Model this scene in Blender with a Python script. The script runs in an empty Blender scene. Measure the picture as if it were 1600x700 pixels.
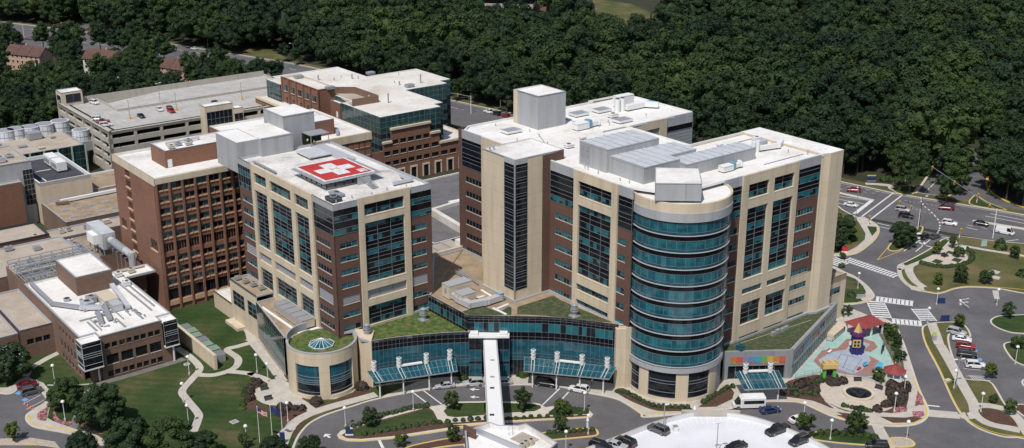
import bpy, bmesh, math, random
from mathutils import Vector, Matrix
R = math.radians
random.seed(7)
SC = bpy.context.scene
COL = SC.collection
# ------------------------------------------------------------------ camera
CAM_H = 125.0; PITCH = R(19.6); FOC = 1850.0
cam = bpy.data.cameras.new("camera"); camo = bpy.data.objects.new("camera", cam); COL.objects.link(camo)
cam.sensor_width = 36; cam.lens = 36 * FOC / 1600; cam.clip_start = 1; cam.clip_end = 6000
camo.location = (0, 0, CAM_H); camo.rotation_euler = (R(90) - PITCH, 0, 0)
SC.camera = camo
# ------------------------------------------------------------------ world and sun
SUN_AZ = R(249); SUN_EL = R(57)
w = bpy.data.worlds.new("World"); SC.world = w; w.use_nodes = True
nt = w.node_tree
bg = nt.nodes["Background"]; sky = nt.nodes.new("ShaderNodeTexSky")
sky.sky_type = 'NISHITA'; sky.sun_disc = False; sky.sun_elevation = SUN_EL; sky.sun_rotation = R(90) - SUN_AZ
sky.altitude = 100; sky.air_density = 1.0; sky.dust_density = 1.5
nt.links.new(sky.outputs[0], bg.inputs[0]); bg.inputs[1].default_value = 0.105
sl = bpy.data.lights.new("sun", 'SUN'); sl.energy = 4.2; sl.angle = R(0.55); sl.color = (1, .955, .9)
so = bpy.data.objects.new("sun", sl); COL.objects.link(so)
sd = Vector((math.cos(SUN_AZ)*math.cos(SUN_EL), math.sin(SUN_AZ)*math.cos(SUN_EL), math.sin(SUN_EL)))
so.rotation_euler = sd.to_track_quat('Z', 'Y').to_euler(); so.location = (0, 0, 300)
SC.view_settings.view_transform = 'Standard'; SC.view_settings.look = 'None'
SC.view_settings.exposure = -0.05; SC.view_settings.gamma = 1
SC.render.engine = 'CYCLES'
SC.cycles.max_bounces = 6; SC.cycles.diffuse_bounces = 2; SC.cycles.glossy_bounces = 3; SC.cycles.transmission_bounces = 4; SC.cycles.transparent_max_bounces = 6

# ------------------------------------------------------------------ survey: turn sightings into real positions
cP, sP = math.cos(PITCH), math.sin(PITCH)
YA = R(37.9); cY, sY = math.cos(YA), math.sin(YA)      # the campus grid: u runs back-right, v runs back-left
def ground(x, y, z=0.0):
    a = (x-800)/FOC; b = (y-350)/FOC
    r = (a, cP - b*sP, -sP - b*cP); t = (z-CAM_H)/r[2]
    return Vector((r[0]*t, r[1]*t, z))
def W(u, v, z=0.0): return Vector((u*cY - v*sY, u*sY + v*cY, z))
def UV(p): return (p[0]*cY + p[1]*sY, -p[0]*sY + p[1]*cY)
def U(x, y, z=0.0): return UV(ground(x, y, z))
def crop(x0, y0, k):
    return lambda *p, z=0.0: [ground(x0 + a/k, y0 + b/k, z) for a, b in p]
A_ = crop(0, 480, 3.1825); B_ = crop(360, 480, 3.1825); C_ = crop(700, 480, 3.1825); D_ = crop(1100, 480, 3.1825)
E_ = crop(1300, 360, 2.06); F_ = crop(1280, 200, 3.8875); G_ = crop(1420, 200, 4.378); H_ = crop(1270, 240, 4.376)
I_ = crop(1400, 360, 5.469); J_ = crop(1420, 540, 4.378); K_ = crop(540, 590, 6.154); L_ = crop(0, 560, 5.0); M_ = crop(1290, 380, 5.833)
P_ = crop(1230, 470, 3.685)
def full(*p, z=0.0): return [ground(x, y, z) for x, y in p]

# ------------------------------------------------------------------ materials
MATS = {}
def newmat(name):
    m = bpy.data.materials.new(name); m.use_nodes = True; MATS[name] = m
    n = m.node_tree; return m, n, n.nodes["Principled BSDF"]
def node(n, typ, **kw):
    x = n.nodes.new(typ)
    for k, v in kw.items():
        if k.startswith('i_'):
            key = k[2:]
            key = int(key) if key.isdigit() else key.replace('_', ' ')
            x.inputs[key].default_value = v
        else: setattr(x, k, v)
    return x
def ramp(n, fac, stops):
    r = n.nodes.new("ShaderNodeValToRGB"); n.links.new(fac, r.inputs[0])
    e = r.color_ramp.elements
    e[0].position, e[0].color = stops[0][0], (*stops[0][1], 1)
    e[1].position, e[1].color = stops[-1][0], (*stops[-1][1], 1)
    for p, c in stops[1:-1]:
        q = e.new(p); q.color = (*c, 1)
    return r.outputs[0]
def noise(n, scale, detail=4, vec=None, rough=.6):
    t = node(n, "ShaderNodeTexNoise"); t.inputs['Scale'].default_value = scale; t.inputs['Detail'].default_value = detail
    t.inputs['Roughness'].default_value = rough
    if vec is not None: n.links.new(vec, t.inputs['Vector'])
    return t.outputs['Fac']
def geo_pos(n): return node(n, "ShaderNodeNewGeometry").outputs['Position']
def mix(n, fac, a, b, mode='MIX'):
    m = n.nodes.new("ShaderNodeMix"); m.data_type = 'RGBA'; m.blend_type = mode
    for i, s in ((0, fac), (6, a), (7, b)):
        if isinstance(s, (int, float)): m.inputs[i].default_value = s
        elif isinstance(s, tuple): m.inputs[i].default_value = (*s, 1)
        else: n.links.new(s, m.inputs[i])
    return m.outputs[2]
def bump(n, bs, h, strength=.3, dist=.05):
    b = node(n, "ShaderNodeBump"); b.inputs['Strength'].default_value = strength; b.inputs['Distance'].default_value = dist
    n.links.new(h, b.inputs['Height']); n.links.new(b.outputs[0], bs.inputs['Normal'])
def two(name, c1, c2, scale=.5, rough=.85, lo=.35, hi=.65, metallic=0, spec=None, scale2=None, amt2=.25):
    m, n, b = newmat(name); p = geo_pos(n)
    c = ramp(n, noise(n, scale, 6, p), [(lo, c1), (hi, c2)])
    if scale2:
        g = ramp(n, noise(n, scale2, 2, p), [(.3, (1-amt2,)*3), (.7, (1, 1, 1))])
        c = mix(n, 1.0, c, g, 'MULTIPLY')
    n.links.new(c, b.inputs['Base Color']); b.inputs['Roughness'].default_value = rough; b.inputs['Metallic'].default_value = metallic
    if spec is not None: b.inputs['Specular IOR Level'].default_value = spec
    return m
def plain(name, c, rough=.6, metallic=0, spec=.5, emit=None):
    m, n, b = newmat(name); b.inputs['Base Color'].default_value = (*c, 1); b.inputs['Roughness'].default_value = rough
    b.inputs['Metallic'].default_value = metallic; b.inputs['Specular IOR Level'].default_value = spec
    return m
def gridvec(n):
    """world position turned onto the campus grid"""
    v = node(n, "ShaderNodeVectorRotate", rotation_type='Z_AXIS'); n.links.new(geo_pos(n), v.inputs['Vector']); v.inputs['Angle'].default_value = -YA
    return v.outputs[0]
def brickmat(name, c1, c2, mortar):
    m, n, b = newmat(name); g = gridvec(n)
    s = node(n, "ShaderNodeSeparateXYZ"); n.links.new(g, s.inputs[0])
    add = node(n, "ShaderNodeMath", operation='ADD'); n.links.new(s.outputs[0], add.inputs[0]); n.links.new(s.outputs[1], add.inputs[1])
    cb = node(n, "ShaderNodeCombineXYZ"); n.links.new(add.outputs[0], cb.inputs[0]); n.links.new(s.outputs[2], cb.inputs[1])
    t = node(n, "ShaderNodeTexBrick"); n.links.new(cb.outputs[0], t.inputs['Vector'])
    t.inputs['Scale'].default_value = 1; t.inputs['Brick Width'].default_value = .6; t.inputs['Row Height'].default_value = .2; t.inputs['Mortar Size'].default_value = .012
    t.inputs['Color1'].default_value = (*c1, 1); t.inputs['Color2'].default_value = (*c2, 1); t.inputs['Mortar'].default_value = (*mortar, 1)
    st = ramp(n, noise(n, .12, 5, geo_pos(n)), [(.3, (.78, .78, .8)), (.7, (1.08, 1.05, 1.0))])
    n.links.new(mix(n, 1.0, t.outputs['Color'], st, 'MULTIPLY'), b.inputs['Base Color']); b.inputs['Roughness'].default_value = .9
    return m
brickmat('brick_dark', (.125, .060, .045), (.098, .048, .037), (.15, .11, .09))
brickmat('brick_red', (.235, .108, .068), (.185, .085, .055), (.24, .16, .12))
brickmat('brick_brown', (.195, .118, .084), (.15, .090, .066), (.21, .16, .12))
def panelmat(name, c, joint=.8, cu=3.4, cz=3.35, rough=.8, dark=.72):
    """stone or metal panels with thin joints and faint streaks"""
    m, n, b = newmat(name); g = gridvec(n); s = node(n, "ShaderNodeSeparateXYZ"); n.links.new(g, s.inputs[0])
    add = node(n, "ShaderNodeMath", operation='ADD'); n.links.new(s.outputs[0], add.inputs[0]); n.links.new(s.outputs[1], add.inputs[1])
    cb = node(n, "ShaderNodeCombineXYZ"); n.links.new(add.outputs[0], cb.inputs[0]); n.links.new(s.outputs[2], cb.inputs[1])
    t = node(n, "ShaderNodeTexBrick", offset=0.0); n.links.new(cb.outputs[0], t.inputs['Vector'])
    t.inputs['Scale'].default_value = 1; t.inputs['Brick Width'].default_value = cu; t.inputs['Row Height'].default_value = cz; t.inputs['Mortar Size'].default_value = .025
    c2 = tuple(x*.95 for x in c)
    t.inputs['Color1'].default_value = (*c, 1); t.inputs['Color2'].default_value = (*c2, 1); t.inputs['Mortar'].default_value = (*[x*dark for x in c], 1)
    sc = node(n, "ShaderNodeVectorMath", operation='MULTIPLY'); n.links.new(geo_pos(n), sc.inputs[0]); sc.inputs[1].default_value = (1, 1, .12)
    st = ramp(n, noise(n, .5, 5, sc.outputs[0]), [(.28, (.82, .80, .77)), (.5, (.98, .98, .97)), (.72, (1.05, 1.05, 1.05))])
    n.links.new(mix(n, 1.0, t.outputs['Color'], st, 'MULTIPLY'), b.inputs['Base Color']); b.inputs['Roughness'].default_value = rough
    return m
panelmat('limestone', (.57, .48, .355), dark=.62)
panelmat('limestone_pale', (.56, .48, .37))
panelmat('stucco_cream', (.55, .46, .35), cu=6, cz=4)
panelmat('metal_panel', (.36, .37, .39), cu=1.6, cz=4.2, rough=.5)
panelmat('dark_panel', (.25, .26, .275), cu=1.6, cz=4.2, rough=.45)
panelmat('metal_clad', (.36, .37, .385), cu=.8, cz=30, rough=.55, dark=.8)
panelmat('rooftop_metal', (.50, .52, .55), cu=2.0, cz=30, rough=.45, dark=.75)
panelmat('concrete_wall', (.42, .39, .34), cu=9, cz=3.0)
m, n, b = newmat('white_roof'); p = geo_pos(n)
c = ramp(n, noise(n, .09, 8, p, .65), [(.28, (.50, .47, .43)), (.45, (.69, .67, .64)), (.6, (.75, .74, .72))])
c = mix(n, 1.0, c, ramp(n, noise(n, 1.1, 6, p), [(.25, (.84, .83, .81)), (.5, (1, 1, 1))]), 'MULTIPLY')
sm = node(n, "ShaderNodeTexBrick", offset=.5); n.links.new(gridvec(n), sm.inputs['Vector']); sm.inputs['Scale'].default_value = 1; sm.inputs['Brick Width'].default_value = 9.0; sm.inputs['Row Height'].default_value = 2.9; sm.inputs['Mortar Size'].default_value = .05
sm.inputs['Color1'].default_value = (1, 1, 1, 1); sm.inputs['Color2'].default_value = (.955, .95, .94, 1); sm.inputs['Mortar'].default_value = (.80, .79, .78, 1); c = mix(n, 1.0, c, sm.outputs['Color'], 'MULTIPLY')
n.links.new(c, b.inputs['Base Color']); b.inputs['Roughness'].default_value = .8
m, n, b = newmat('stained_roof'); p = geo_pos(n)
c = ramp(n, noise(n, .13, 8, p, .72), [(.3, (.33, .31, .285)), (.43, (.56, .54, .51)), (.6, (.70, .68, .65))])
c = mix(n, 1.0, c, ramp(n, noise(n, 1.4, 6, p), [(.3, (.8, .79, .77)), (.55, (1, 1, 1))]), 'MULTIPLY')
n.links.new(c, b.inputs['Base Color']); b.inputs['Roughness'].default_value = .8
m, n, b = newmat('aged_roof'); p = geo_pos(n)
c = ramp(n, noise(n, .07, 8, p, .7), [(.25, (.42, .36, .28)), (.45, (.58, .54, .48)), (.62, (.66, .64, .60))])
c = mix(n, 1.0, c, ramp(n, noise(n, .8, 6, p), [(.25, (.8, .78, .76)), (.5, (1, 1, 1))]), 'MULTIPLY')
n.links.new(c, b.inputs['Base Color']); b.inputs['Roughness'].default_value = .85
two('gravel_roof', (.27, .20, .13), (.40, .31, .215), .35, .95, scale2=6, amt2=.3)
two('tan_roof', (.36, .30, .235), (.46, .40, .33), .2, .95, scale2=3, amt2=.2)
two('grey_roof', (.115, .11, .112), (.155, .148, .15), .3, .9, scale2=3, amt2=.15)
two('dark_roof', (.035, .036, .045), (.055, .056, .068), .3, .8)
two('deck_concrete', (.36, .345, .325), (.44, .425, .40), .25, .9, scale2=2.5, amt2=.12)
two('white_deck', (.60, .61, .64), (.67, .68, .70), .15, .8, scale2=2.5, amt2=.06)
two('concrete', (.42, .385, .335), (.50, .465, .41), .5, .9, scale2=4, amt2=.15)
two('kerb', (.45, .42, .36), (.53, .49, .42), .6, .9)
m, n, b = newmat('asphalt'); p = geo_pos(n)
c = ramp(n, noise(n, .10, 8, p, .7), [(.3, (.078, .075, .079)), (.5, (.105, .101, .104)), (.68, (.135, .130, .132))])
c = mix(n, 1.0, c, ramp(n, noise(n, 3, 5, p), [(.3, (.86, .86, .86)), (.7, (1.06, 1.06, 1.06))]), 'MULTIPLY')
vo = node(n, "ShaderNodeTexVoronoi", feature='DISTANCE_TO_EDGE'); vo.inputs['Scale'].default_value = .07; vo.inputs['Randomness'].default_value = 1
dn = node(n, "ShaderNodeTexNoise"); dn.inputs['Scale'].default_value = .3; n.links.new(p, dn.inputs['Vector']); va = node(n, "ShaderNodeVectorMath", operation='MULTIPLY_ADD'); n.links.new(dn.outputs['Color'], va.inputs[0]); va.inputs[1].default_value = (5, 5, 5); n.links.new(p, va.inputs[2]); n.links.new(va.outputs[0], vo.inputs['Vector'])
c = mix(n, 1.0, c, ramp(n, vo.outputs['Distance'], [(.0, (.82, .82, .82)), (.008, (1, 1, 1))]), 'MULTIPLY')
n.links.new(c, b.inputs['Base Color']); b.inputs['Roughness'].default_value = .9
two('asphalt_path', (.125, .115, .11), (.17, .155, .145), .4, .95)
two('mulch', (.065, .032, .02), (.12, .062, .04), 2.2, 1.0, scale2=8, amt2=.4)
two('gravel', (.22, .18, .14), (.52, .46, .38), 5, 1.0)
two('flowers', (.06, .05, .025), (.50, .17, .22), 2.6, .9, lo=.47, hi=.56)
two('shrub_leaf', (.016, .032, .009), (.042, .072, .018), 1.8, .8)
two('shrub_purple', (.026, .020, .014), (.055, .036, .026), 1.8, .8)
plain('yellow_paint', (.60, .38, .05), .8); two('white_paint', (.50, .50, .49), (.70, .70, .68), 1.2, .75); plain('blue_paint', (.10, .32, .62), .7)
two('sedum', (.042, .10, .015), (.16, .17, .045), .8, .95, lo=.42, hi=.6, scale2=4, amt2=.55)
two('sedum_dry', (.038, .078, .022), (.115, .105, .055), .9, .95, lo=.42, hi=.6, scale2=3, amt2=.6)
m, n, b = newmat('lawn'); p = gridvec(n)
wv = node(n, "ShaderNodeTexWave", wave_type='BANDS', bands_direction='DIAGONAL'); wv.inputs['Scale'].default_value = .18; wv.inputs['Distortion'].default_value = .6
n.links.new(p, wv.inputs['Vector'])
c1 = ramp(n, noise(n, .06, 6, p, .65), [(.36, (.022, .046, .013)), (.48, (.036, .064, .018)), (.57, (.052, .070, .023)), (.66, (.095, .088, .040))])
c1 = mix(n, 1.0, c1, ramp(n, wv.outputs['Fac'], [(.3, (.93, .93, .93)), (.7, (1.05, 1.05, 1.05))]), 'MULTIPLY')
c1 = mix(n, 1.0, c1, ramp(n, noise(n, 3.0, 4, p), [(.3, (.7, .7, .7)), (.7, (1.15, 1.15, 1.15))]), 'MULTIPLY')
n.links.new(c1, b.inputs['Base Color']); b.inputs['Roughness'].default_value = 1.0; b.inputs['Specular IOR Level'].default_value = .2
m, n, b = newmat('dry_lawn'); p = gridvec(n)
c1 = ramp(n, noise(n, .08, 6, p, .65), [(.33, (.055, .072, .022)), (.5, (.095, .095, .036)), (.66, (.15, .12, .06))])
c1 = mix(n, 1.0, c1, ramp(n, noise(n, 2.5, 4, p), [(.3, (.75, .75, .75)), (.7, (1.12, 1.12, 1.12))]), 'MULTIPLY')
n.links.new(c1, b.inputs['Base Color']); b.inputs['Roughness'].default_value = 1.0; b.inputs['Specular IOR Level'].default_value = .2
two('forest_floor', (.018, .022, .010), (.035, .034, .016), .1, 1.0)
def glass(name, c, rough=.06, spec=.6, var=.4, scale=.6, tilt=.03):
    m, n, b = newmat(name); p = geo_pos(n)
    cc = ramp(n, noise(n, scale, 3, p), [(.3, tuple(x*(1-var) for x in c)), (.7, tuple(x*(1+var) for x in c))])
    n.links.new(cc, b.inputs['Base Color']); b.inputs['Roughness'].default_value = rough; b.inputs['Specular IOR Level'].default_value = spec
    bump(n, b, noise(n, .5, 2, p), tilt, 1.0)
    return m
glass('glass_dark', (.010, .014, .020), .06, .35); glass('glass_spandrel', (.006, .007, .010), .10, .22)
glass('glass_teal', (.018, .125, .15), .12, .5, .18); glass('glass_mid', (.018, .10, .12), .08, .55, .3)
glass('glass_blue', (.014, .075, .105), .06, .6, .35); glass('glass_black', (.006, .006, .008), .08, .6)
glass('canopy_glass', (.012, .085, .115), .07, .5, .25); MATS['canopy_glass'].node_tree.nodes['Principled BSDF'].inputs['Alpha'].default_value = .78; glass('glass_green', (.020, .060, .062), .06, .7, .45)
plain('louver', (.30, .315, .335), .5, .2)
plain('mullion', (.20, .22, .24), .5, .2); plain('bright_trim', (.45, .47, .49), .45, .2); plain('coping', (.42, .43, .45), .5, .3); plain('steel', (.42, .44, .46), .4, .5)
plain('white_metal', (.70, .70, .69), .5); plain('grey_metal', (.33, .34, .36), .5, .3); plain('dark_metal', (.03, .03, .035), .5)
plain('black_rubber', (.015, .015, .015), .8); plain('duct_insul', (.52, .53, .55), .45, .3); plain('beige_unit', (.50, .44, .34), .7)
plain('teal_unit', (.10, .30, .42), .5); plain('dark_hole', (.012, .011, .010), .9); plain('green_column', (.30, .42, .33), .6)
two('tank', (.50, .53, .56), (.60, .62, .65), .6, .5)
two('helipad_red', (.40, .022, .022), (.47, .035, .032), .3, .8, scale2=2, amt2=.15)
two('red_roof', (.19, .030, .028), (.25, .045, .04), .6, .7); two('shingle', (.08, .042, .034), (.12, .065, .05), .8, .95)
two('brick_house', (.42, .27, .18), (.50, .34, .24), .8, .95); two('white_house', (.55, .54, .50), (.62, .61, .58), .8, .9)
two('bark', (.06, .045, .032), (.10, .078, .058), 2, 1)
def leafmat(name, c1, c2, hue=.0):
    m, n, b = newmat(name); p = geo_pos(n)
    oi = node(n, "ShaderNodeObjectInfo")
    c = ramp(n, noise(n, .45, 3, p), [(.3, c1), (.7, c2)])
    v = ramp(n, oi.outputs['Random'], [(0, (.50, .62, .66)), (.3, (.85, .88, .85)), (.6, (1.1, 1.08, .9)), (.85, (1.3, 1.22, .9)), (1, (1.75, 1.45, .95))])
    c = mix(n, 1.0, c, ramp(n, noise(n, .011, 4, p), [(.35, (.68, .74, .78)), (.65, (1.3, 1.22, 1.05))]), 'MULTIPLY')
    c = mix(n, 1.0, c, v, 'MULTIPLY')
    n.links.new(c, b.inputs['Base Color']); b.inputs['Roughness'].default_value = .75; b.inputs['Specular IOR Level'].default_value = .25
    b.inputs['Subsurface Weight'].default_value = 0
    return m
leafmat('leaf', (.012, .028, .012), (.028, .053, .020)); two('peach_stone', (.42, .27, .17), (.50, .34, .22), 1, .9); leafmat('leaf_bright', (.020, .040, .012), (.046, .074, .022))
for nme, c in dict(car_white=(.68, .68, .67), car_silver=(.38, .39, .40), car_black=(.012, .012, .014), car_grey=(.07, .07, .075), car_red=(.24, .008, .010), car_blue=(.012, .03, .10), car_maroon=(.12, .006, .012)).items():
    mm = plain(nme, c, .28, .0, .6); mm.node_tree.nodes['Principled BSDF'].inputs['Coat Weight'].default_value = .6
plain('car_glass', (.01, .011, .013), .06, 0, .8); plain('rim', (.35, .35, .36), .35, .7); plain('headlight', (.75, .75, .72), .2); plain('taillight', (.35, .01, .01), .3)
plain('signal_yellow', (.62, .33, .03), .5); plain('orange', (.75, .12, .02), .6); plain('sign_blue', (.015, .03, .11), .5); plain('sign_green', (.35, .50, .06), .5)
plain('purple', (.09, .02, .10), .6); plain('navy', (.02, .02, .12), .6); plain('gold', (.52, .38, .15), .6); plain('play_green', (.10, .38, .06), .6)
plain('skin', (.45, .27, .19), .6); plain('cloth_dark', (.02, .02, .03), .9); plain('cloth_blue', (.08, .16, .30), .9); plain('cloth_white', (.65, .65, .62), .9)
plain('hivis', (.45, .75, .05), .7); plain('flag_red', (.5, .02, .03), .8); plain('flag_blue', (.02, .03, .16), .8)
two('aqua_ground', (.26, .40, .37), (.33, .47, .43), .5, .85); two('brick_paving', (.24, .125, .10), (.31, .165, .135), 1.5, .9); two('lilac_ground', (.27, .31, .37), (.34, .38, .44), .5, .85)
two('pool_blue', (.05, .30, .50), (.10, .42, .62), .5, .6); two('round_paving', (.42, .36, .30), (.50, .44, .37), 1.0, .9)
for i, c in enumerate([(.60, .17, .04), (.60, .09, .04), (.30, .22, .40), (.08, .28, .50), (.05, .34, .46), (.10, .42, .10), (.65, .42, .04), (.62, .22, .04), (.55, .12, .06)]): plain('panel_colour_%d' % i, tuple(x*.72+.03 for x in c), .4)

# ------------------------------------------------------------------ mesh builder: vertices are kept in world coordinates
class MB:
    def __init__(s): s.v = []; s.f = []; s.m = []
    def poly(s, pts, mat):
        i = len(s.v); s.v += [tuple(p) for p in pts]; s.f.append(tuple(range(i, i+len(pts)))); s.m.append(mat)
    def hexa(s, b, t, mat, top=None, bottom=True):
        i = len(s.v); k = len(b); s.v += [tuple(p) for p in b] + [tuple(p) for p in t]
        if bottom: s.f.append(tuple(range(i+k-1, i-1, -1))); s.m.append(mat)
        s.f.append(tuple(range(i+k, i+2*k))); s.m.append(top or mat)
        for j in range(k):
            a = (j+1) % k; s.f.append((i+j, i+a, i+k+a, i+k+j)); s.m.append(mat)
    def ubox(s, u0, u1, v0, v1, z0, z1, mat, top=None):
        if u0 > u1: u0, u1 = u1, u0
        if v0 > v1: v0, v1 = v1, v0
        c = [(u0, v0), (u1, v0), (u1, v1), (u0, v1)]
        s.hexa([W(a, b, z0) for a, b in c], [W(a, b, z1) for a, b in c], mat, top)
    def prism(s, pts, z0, z1, mat, top=None):
        pts = ccw(pts); s.hexa([(p[0], p[1], z0) for p in pts], [(p[0], p[1], z1) for p in pts], mat, top)
    def box(s, cx, cy, z0, lx, ly, lz, mat, rot=0, top=None):
        c, q = math.cos(rot), math.sin(rot)
        P = [(cx + a*lx/2*c - b*ly/2*q, cy + a*lx/2*q + b*ly/2*c) for a, b in ((-1, -1), (1, -1), (1, 1), (-1, 1))]
        s.hexa([(x, y, z0) for x, y in P], [(x, y, z0+lz) for x, y in P], mat, top)
    def cyl(s, cx, cy, z0, z1, r0, r1=None, mat='steel', n=12, top=None):
        r1 = r0 if r1 is None else r1
        a = [2*math.pi*i/n for i in range(n)]
        s.hexa([(cx+r0*math.cos(t), cy+r0*math.sin(t), z0) for t in a], [(cx+r1*math.cos(t), cy+r1*math.sin(t), z1) for t in a], mat, top)
    def bar(s, p, q, r, mat, n=6):
        p, q = Vector(p), Vector(q); d = (q-p)
        if d.length < 1e-6: return
        d.normalize(); a = d.cross(Vector((0, 0, 1)))
        if a.length < .01: a = d.cross(Vector((1, 0, 0)))
        a.normalize(); b = a.cross(d)
        ang = [2*math.pi*i/n + math.pi/4 for i in range(n)]
        s.hexa([p + (a*math.cos(t) + b*math.sin(t))*r for t in ang][::-1], [q + (a*math.cos(t) + b*math.sin(t))*r for t in ang][::-1], mat)
    def build(s, name, parent=None, smooth=False):
        me = bpy.data.meshes.new(name)
        vs = s.v
        if parent is not None:
            mw = root_matrix(parent).inverted(); vs = [tuple(mw @ Vector(p)) for p in vs]
        me.from_pydata(vs, [], s.f)
        keys = []
        for k in s.m:
            if k not in keys: keys.append(k)
        for k in keys: me.materials.append(MATS[k])
        me.polygons.foreach_set('material_index', [keys.index(k) for k in s.m])
        if smooth: me.polygons.foreach_set('use_smooth', [True]*len(me.polygons))
        me.update()
        o = bpy.data.objects.new(name, me); COL.objects.link(o)
        if parent is not None: o.parent = parent
        return o
def root_matrix(o):
    m = Matrix.Translation(o.location) @ o.rotation_euler.to_matrix().to_4x4() @ Matrix.Diagonal((*o.scale, 1))
    return root_matrix(o.parent) @ m if o.parent else m
def area(pts): return sum(pts[i][0]*pts[(i+1) % len(pts)][1] - pts[(i+1) % len(pts)][0]*pts[i][1] for i in range(len(pts)))/2
def ccw(pts):
    pts = [(p[0], p[1]) for p in pts]
    return pts if area(pts) > 0 else pts[::-1]
def tag(o, label=None, cat=None, group=None, kind=None):
    if label: o['label'] = label
    if cat: o['category'] = cat
    if group: o['group'] = group
    if kind: o['kind'] = kind
    return o
def thing(name, label, cat, loc, rz=0.0, group=None):
    o = bpy.data.objects.new(name, None); COL.objects.link(o); o.location = loc; o.rotation_euler = (0, 0, rz); o.empty_display_size = .5
    return tag(o, label, cat, group)
def copy_tree(o, parent=None):
    c = o.copy(); COL.objects.link(c)
    if parent is not None: c.parent = parent
    for ch in [x for x in KIDS.get(o.name, [])]:
        KIDS.setdefault(c.name, []).append(copy_tree(ch, c))
    return c
KIDS = {}
def reg(o):
    for ch in o.children: KIDS.setdefault(o.name, []).append(ch); reg(ch)
def smooth_path(pts, k=6, closed=False):
    P = [Vector((p[0], p[1])) for p in pts]; n_ = len(P); out = []
    rng = range(n_) if closed else range(n_-1)
    for i in rng:
        if closed: p0, p1, p2, p3 = P[i-1], P[i], P[(i+1) % n_], P[(i+2) % n_]
        else: p0, p1, p2, p3 = P[max(i-1, 0)], P[i], P[i+1], P[min(i+2, n_-1)]
        for j in range(k):
            t = j/k
            out.append(.5*((2*p1) + (p2-p0)*t + (2*p0-5*p1+4*p2-p3)*t*t + (3*p1-p0-3*p2+p3)*t**3))
    if not closed: out.append(P[-1])
    return out
def offset(pts, d, closed=False):
    out = []; n_ = len(pts)
    for i, p in enumerate(pts):
        a = pts[i-1] if (closed or i > 0) else pts[i]; b = pts[(i+1) % n_] if (closed or i < n_-1) else pts[i]
        t = Vector((b[0]-a[0], b[1]-a[1]))
        if t.length < 1e-6: t = Vector((1, 0))
        t.normalize(); out.append(Vector((p[0] - t.y*d, p[1] + t.x*d)))
    return out
def strip_mb(mb, pts, w, z0, z1, mat):
    a = offset(pts, w/2); b = offset(pts, -w/2)
    for i in range(len(pts)-1):
        q = [b[i], b[i+1], a[i+1], a[i]]
        if z0 is None: mb.poly([(p[0], p[1], z1) for p in q], mat)
        else: mb.hexa([(p[0], p[1], z0) for p in q], [(p[0], p[1], z1) for p in q], mat)
def sheet(name, pts, z, mat, kind='structure', z0=None, smooth=0):
    """a flat ground sheet, or a slab with sides when z0 is given"""
    if smooth: pts = smooth_path(pts, smooth, True)
    pts = ccw(pts); bm = bmesh.new()
    vs = [bm.verts.new((p[0], p[1], z)) for p in pts]
    es = [bm.edges.new((vs[i], vs[(i+1) % len(vs)])) for i in range(len(vs))]
    bmesh.ops.triangle_fill(bm, edges=es, use_beauty=True)
    bmesh.ops.recalc_face_normals(bm, faces=bm.faces)
    for f in bm.faces:
        if f.normal.z < 0: f.normal_flip()
    if z0 is not None:
        lo = [bm.verts.new((p[0], p[1], z0)) for p in pts]
        for i in range(len(vs)):
            j = (i+1) % len(vs); bm.faces.new((lo[i], lo[j], vs[j], vs[i]))
    me = bpy.data.meshes.new(name); bm.to_mesh(me); bm.free(); me.materials.append(MATS[mat])
    o = bpy.data.objects.new(name, me); COL.objects.link(o)
    if kind: o['kind'] = kind
    return o
def strip(name, pts, w, z, mat, z0=None, k=6, kind='structure'):
    mb = MB(); strip_mb(mb, smooth_path(pts, k) if k > 1 else [Vector((p[0], p[1])) for p in pts], w, z0, z, mat)
    o = mb.build(name); 
    if kind: o['kind'] = kind
    return o
# ================================================================== THE SETTING: ground, roads, pavements
big = [(-1500, -200), (1500, -200), (1500, 2600), (-1500, 2600)]
sheet('ground', big, -.06, 'forest_floor')
hw_far = full((1800, 372), (1600, 336), (1403, 303), (1308, 283), (800, 177), (712, 158), (485, 105), (400, 90), (275, 70), (150, 52), (0, 34), (-200, 12))
hw_far = [Vector((p.x, p.y)) for p in hw_far]
HWc = offset(smooth_path(hw_far, 4), 15)
strip('highway', HWc, 30, 0.0, 'asphalt', k=1)
strip('verge', offset(smooth_path(hw_far, 4), -2.2), 4.4, .12, 'dry_lawn', z0=-.05, k=1)
strip('kerb', offset(smooth_path(hw_far, 4), -.1), .6, .15, 'kerb', z0=-.05, k=1)
strip('kerb', offset(smooth_path(hw_far, 4), 15), .9, .16, 'kerb', z0=-.05, k=1) if False else None
# campus roads: one asphalt sheet, raised islands stand on it
sheet('campus_road', full((1290, 331), (1497, 371), (1600, 385), (1700, 402), (1700, 800), (430, 800), (462, 690), (480, 660), (520, 630), (600, 612), (740, 596), (960, 560), (1290, 440)), .02, 'asphalt')
sheet('car_park', full((-300, 598), (80, 598), (170, 640), (260, 800), (-300, 800)), .015, 'asphalt')
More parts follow.
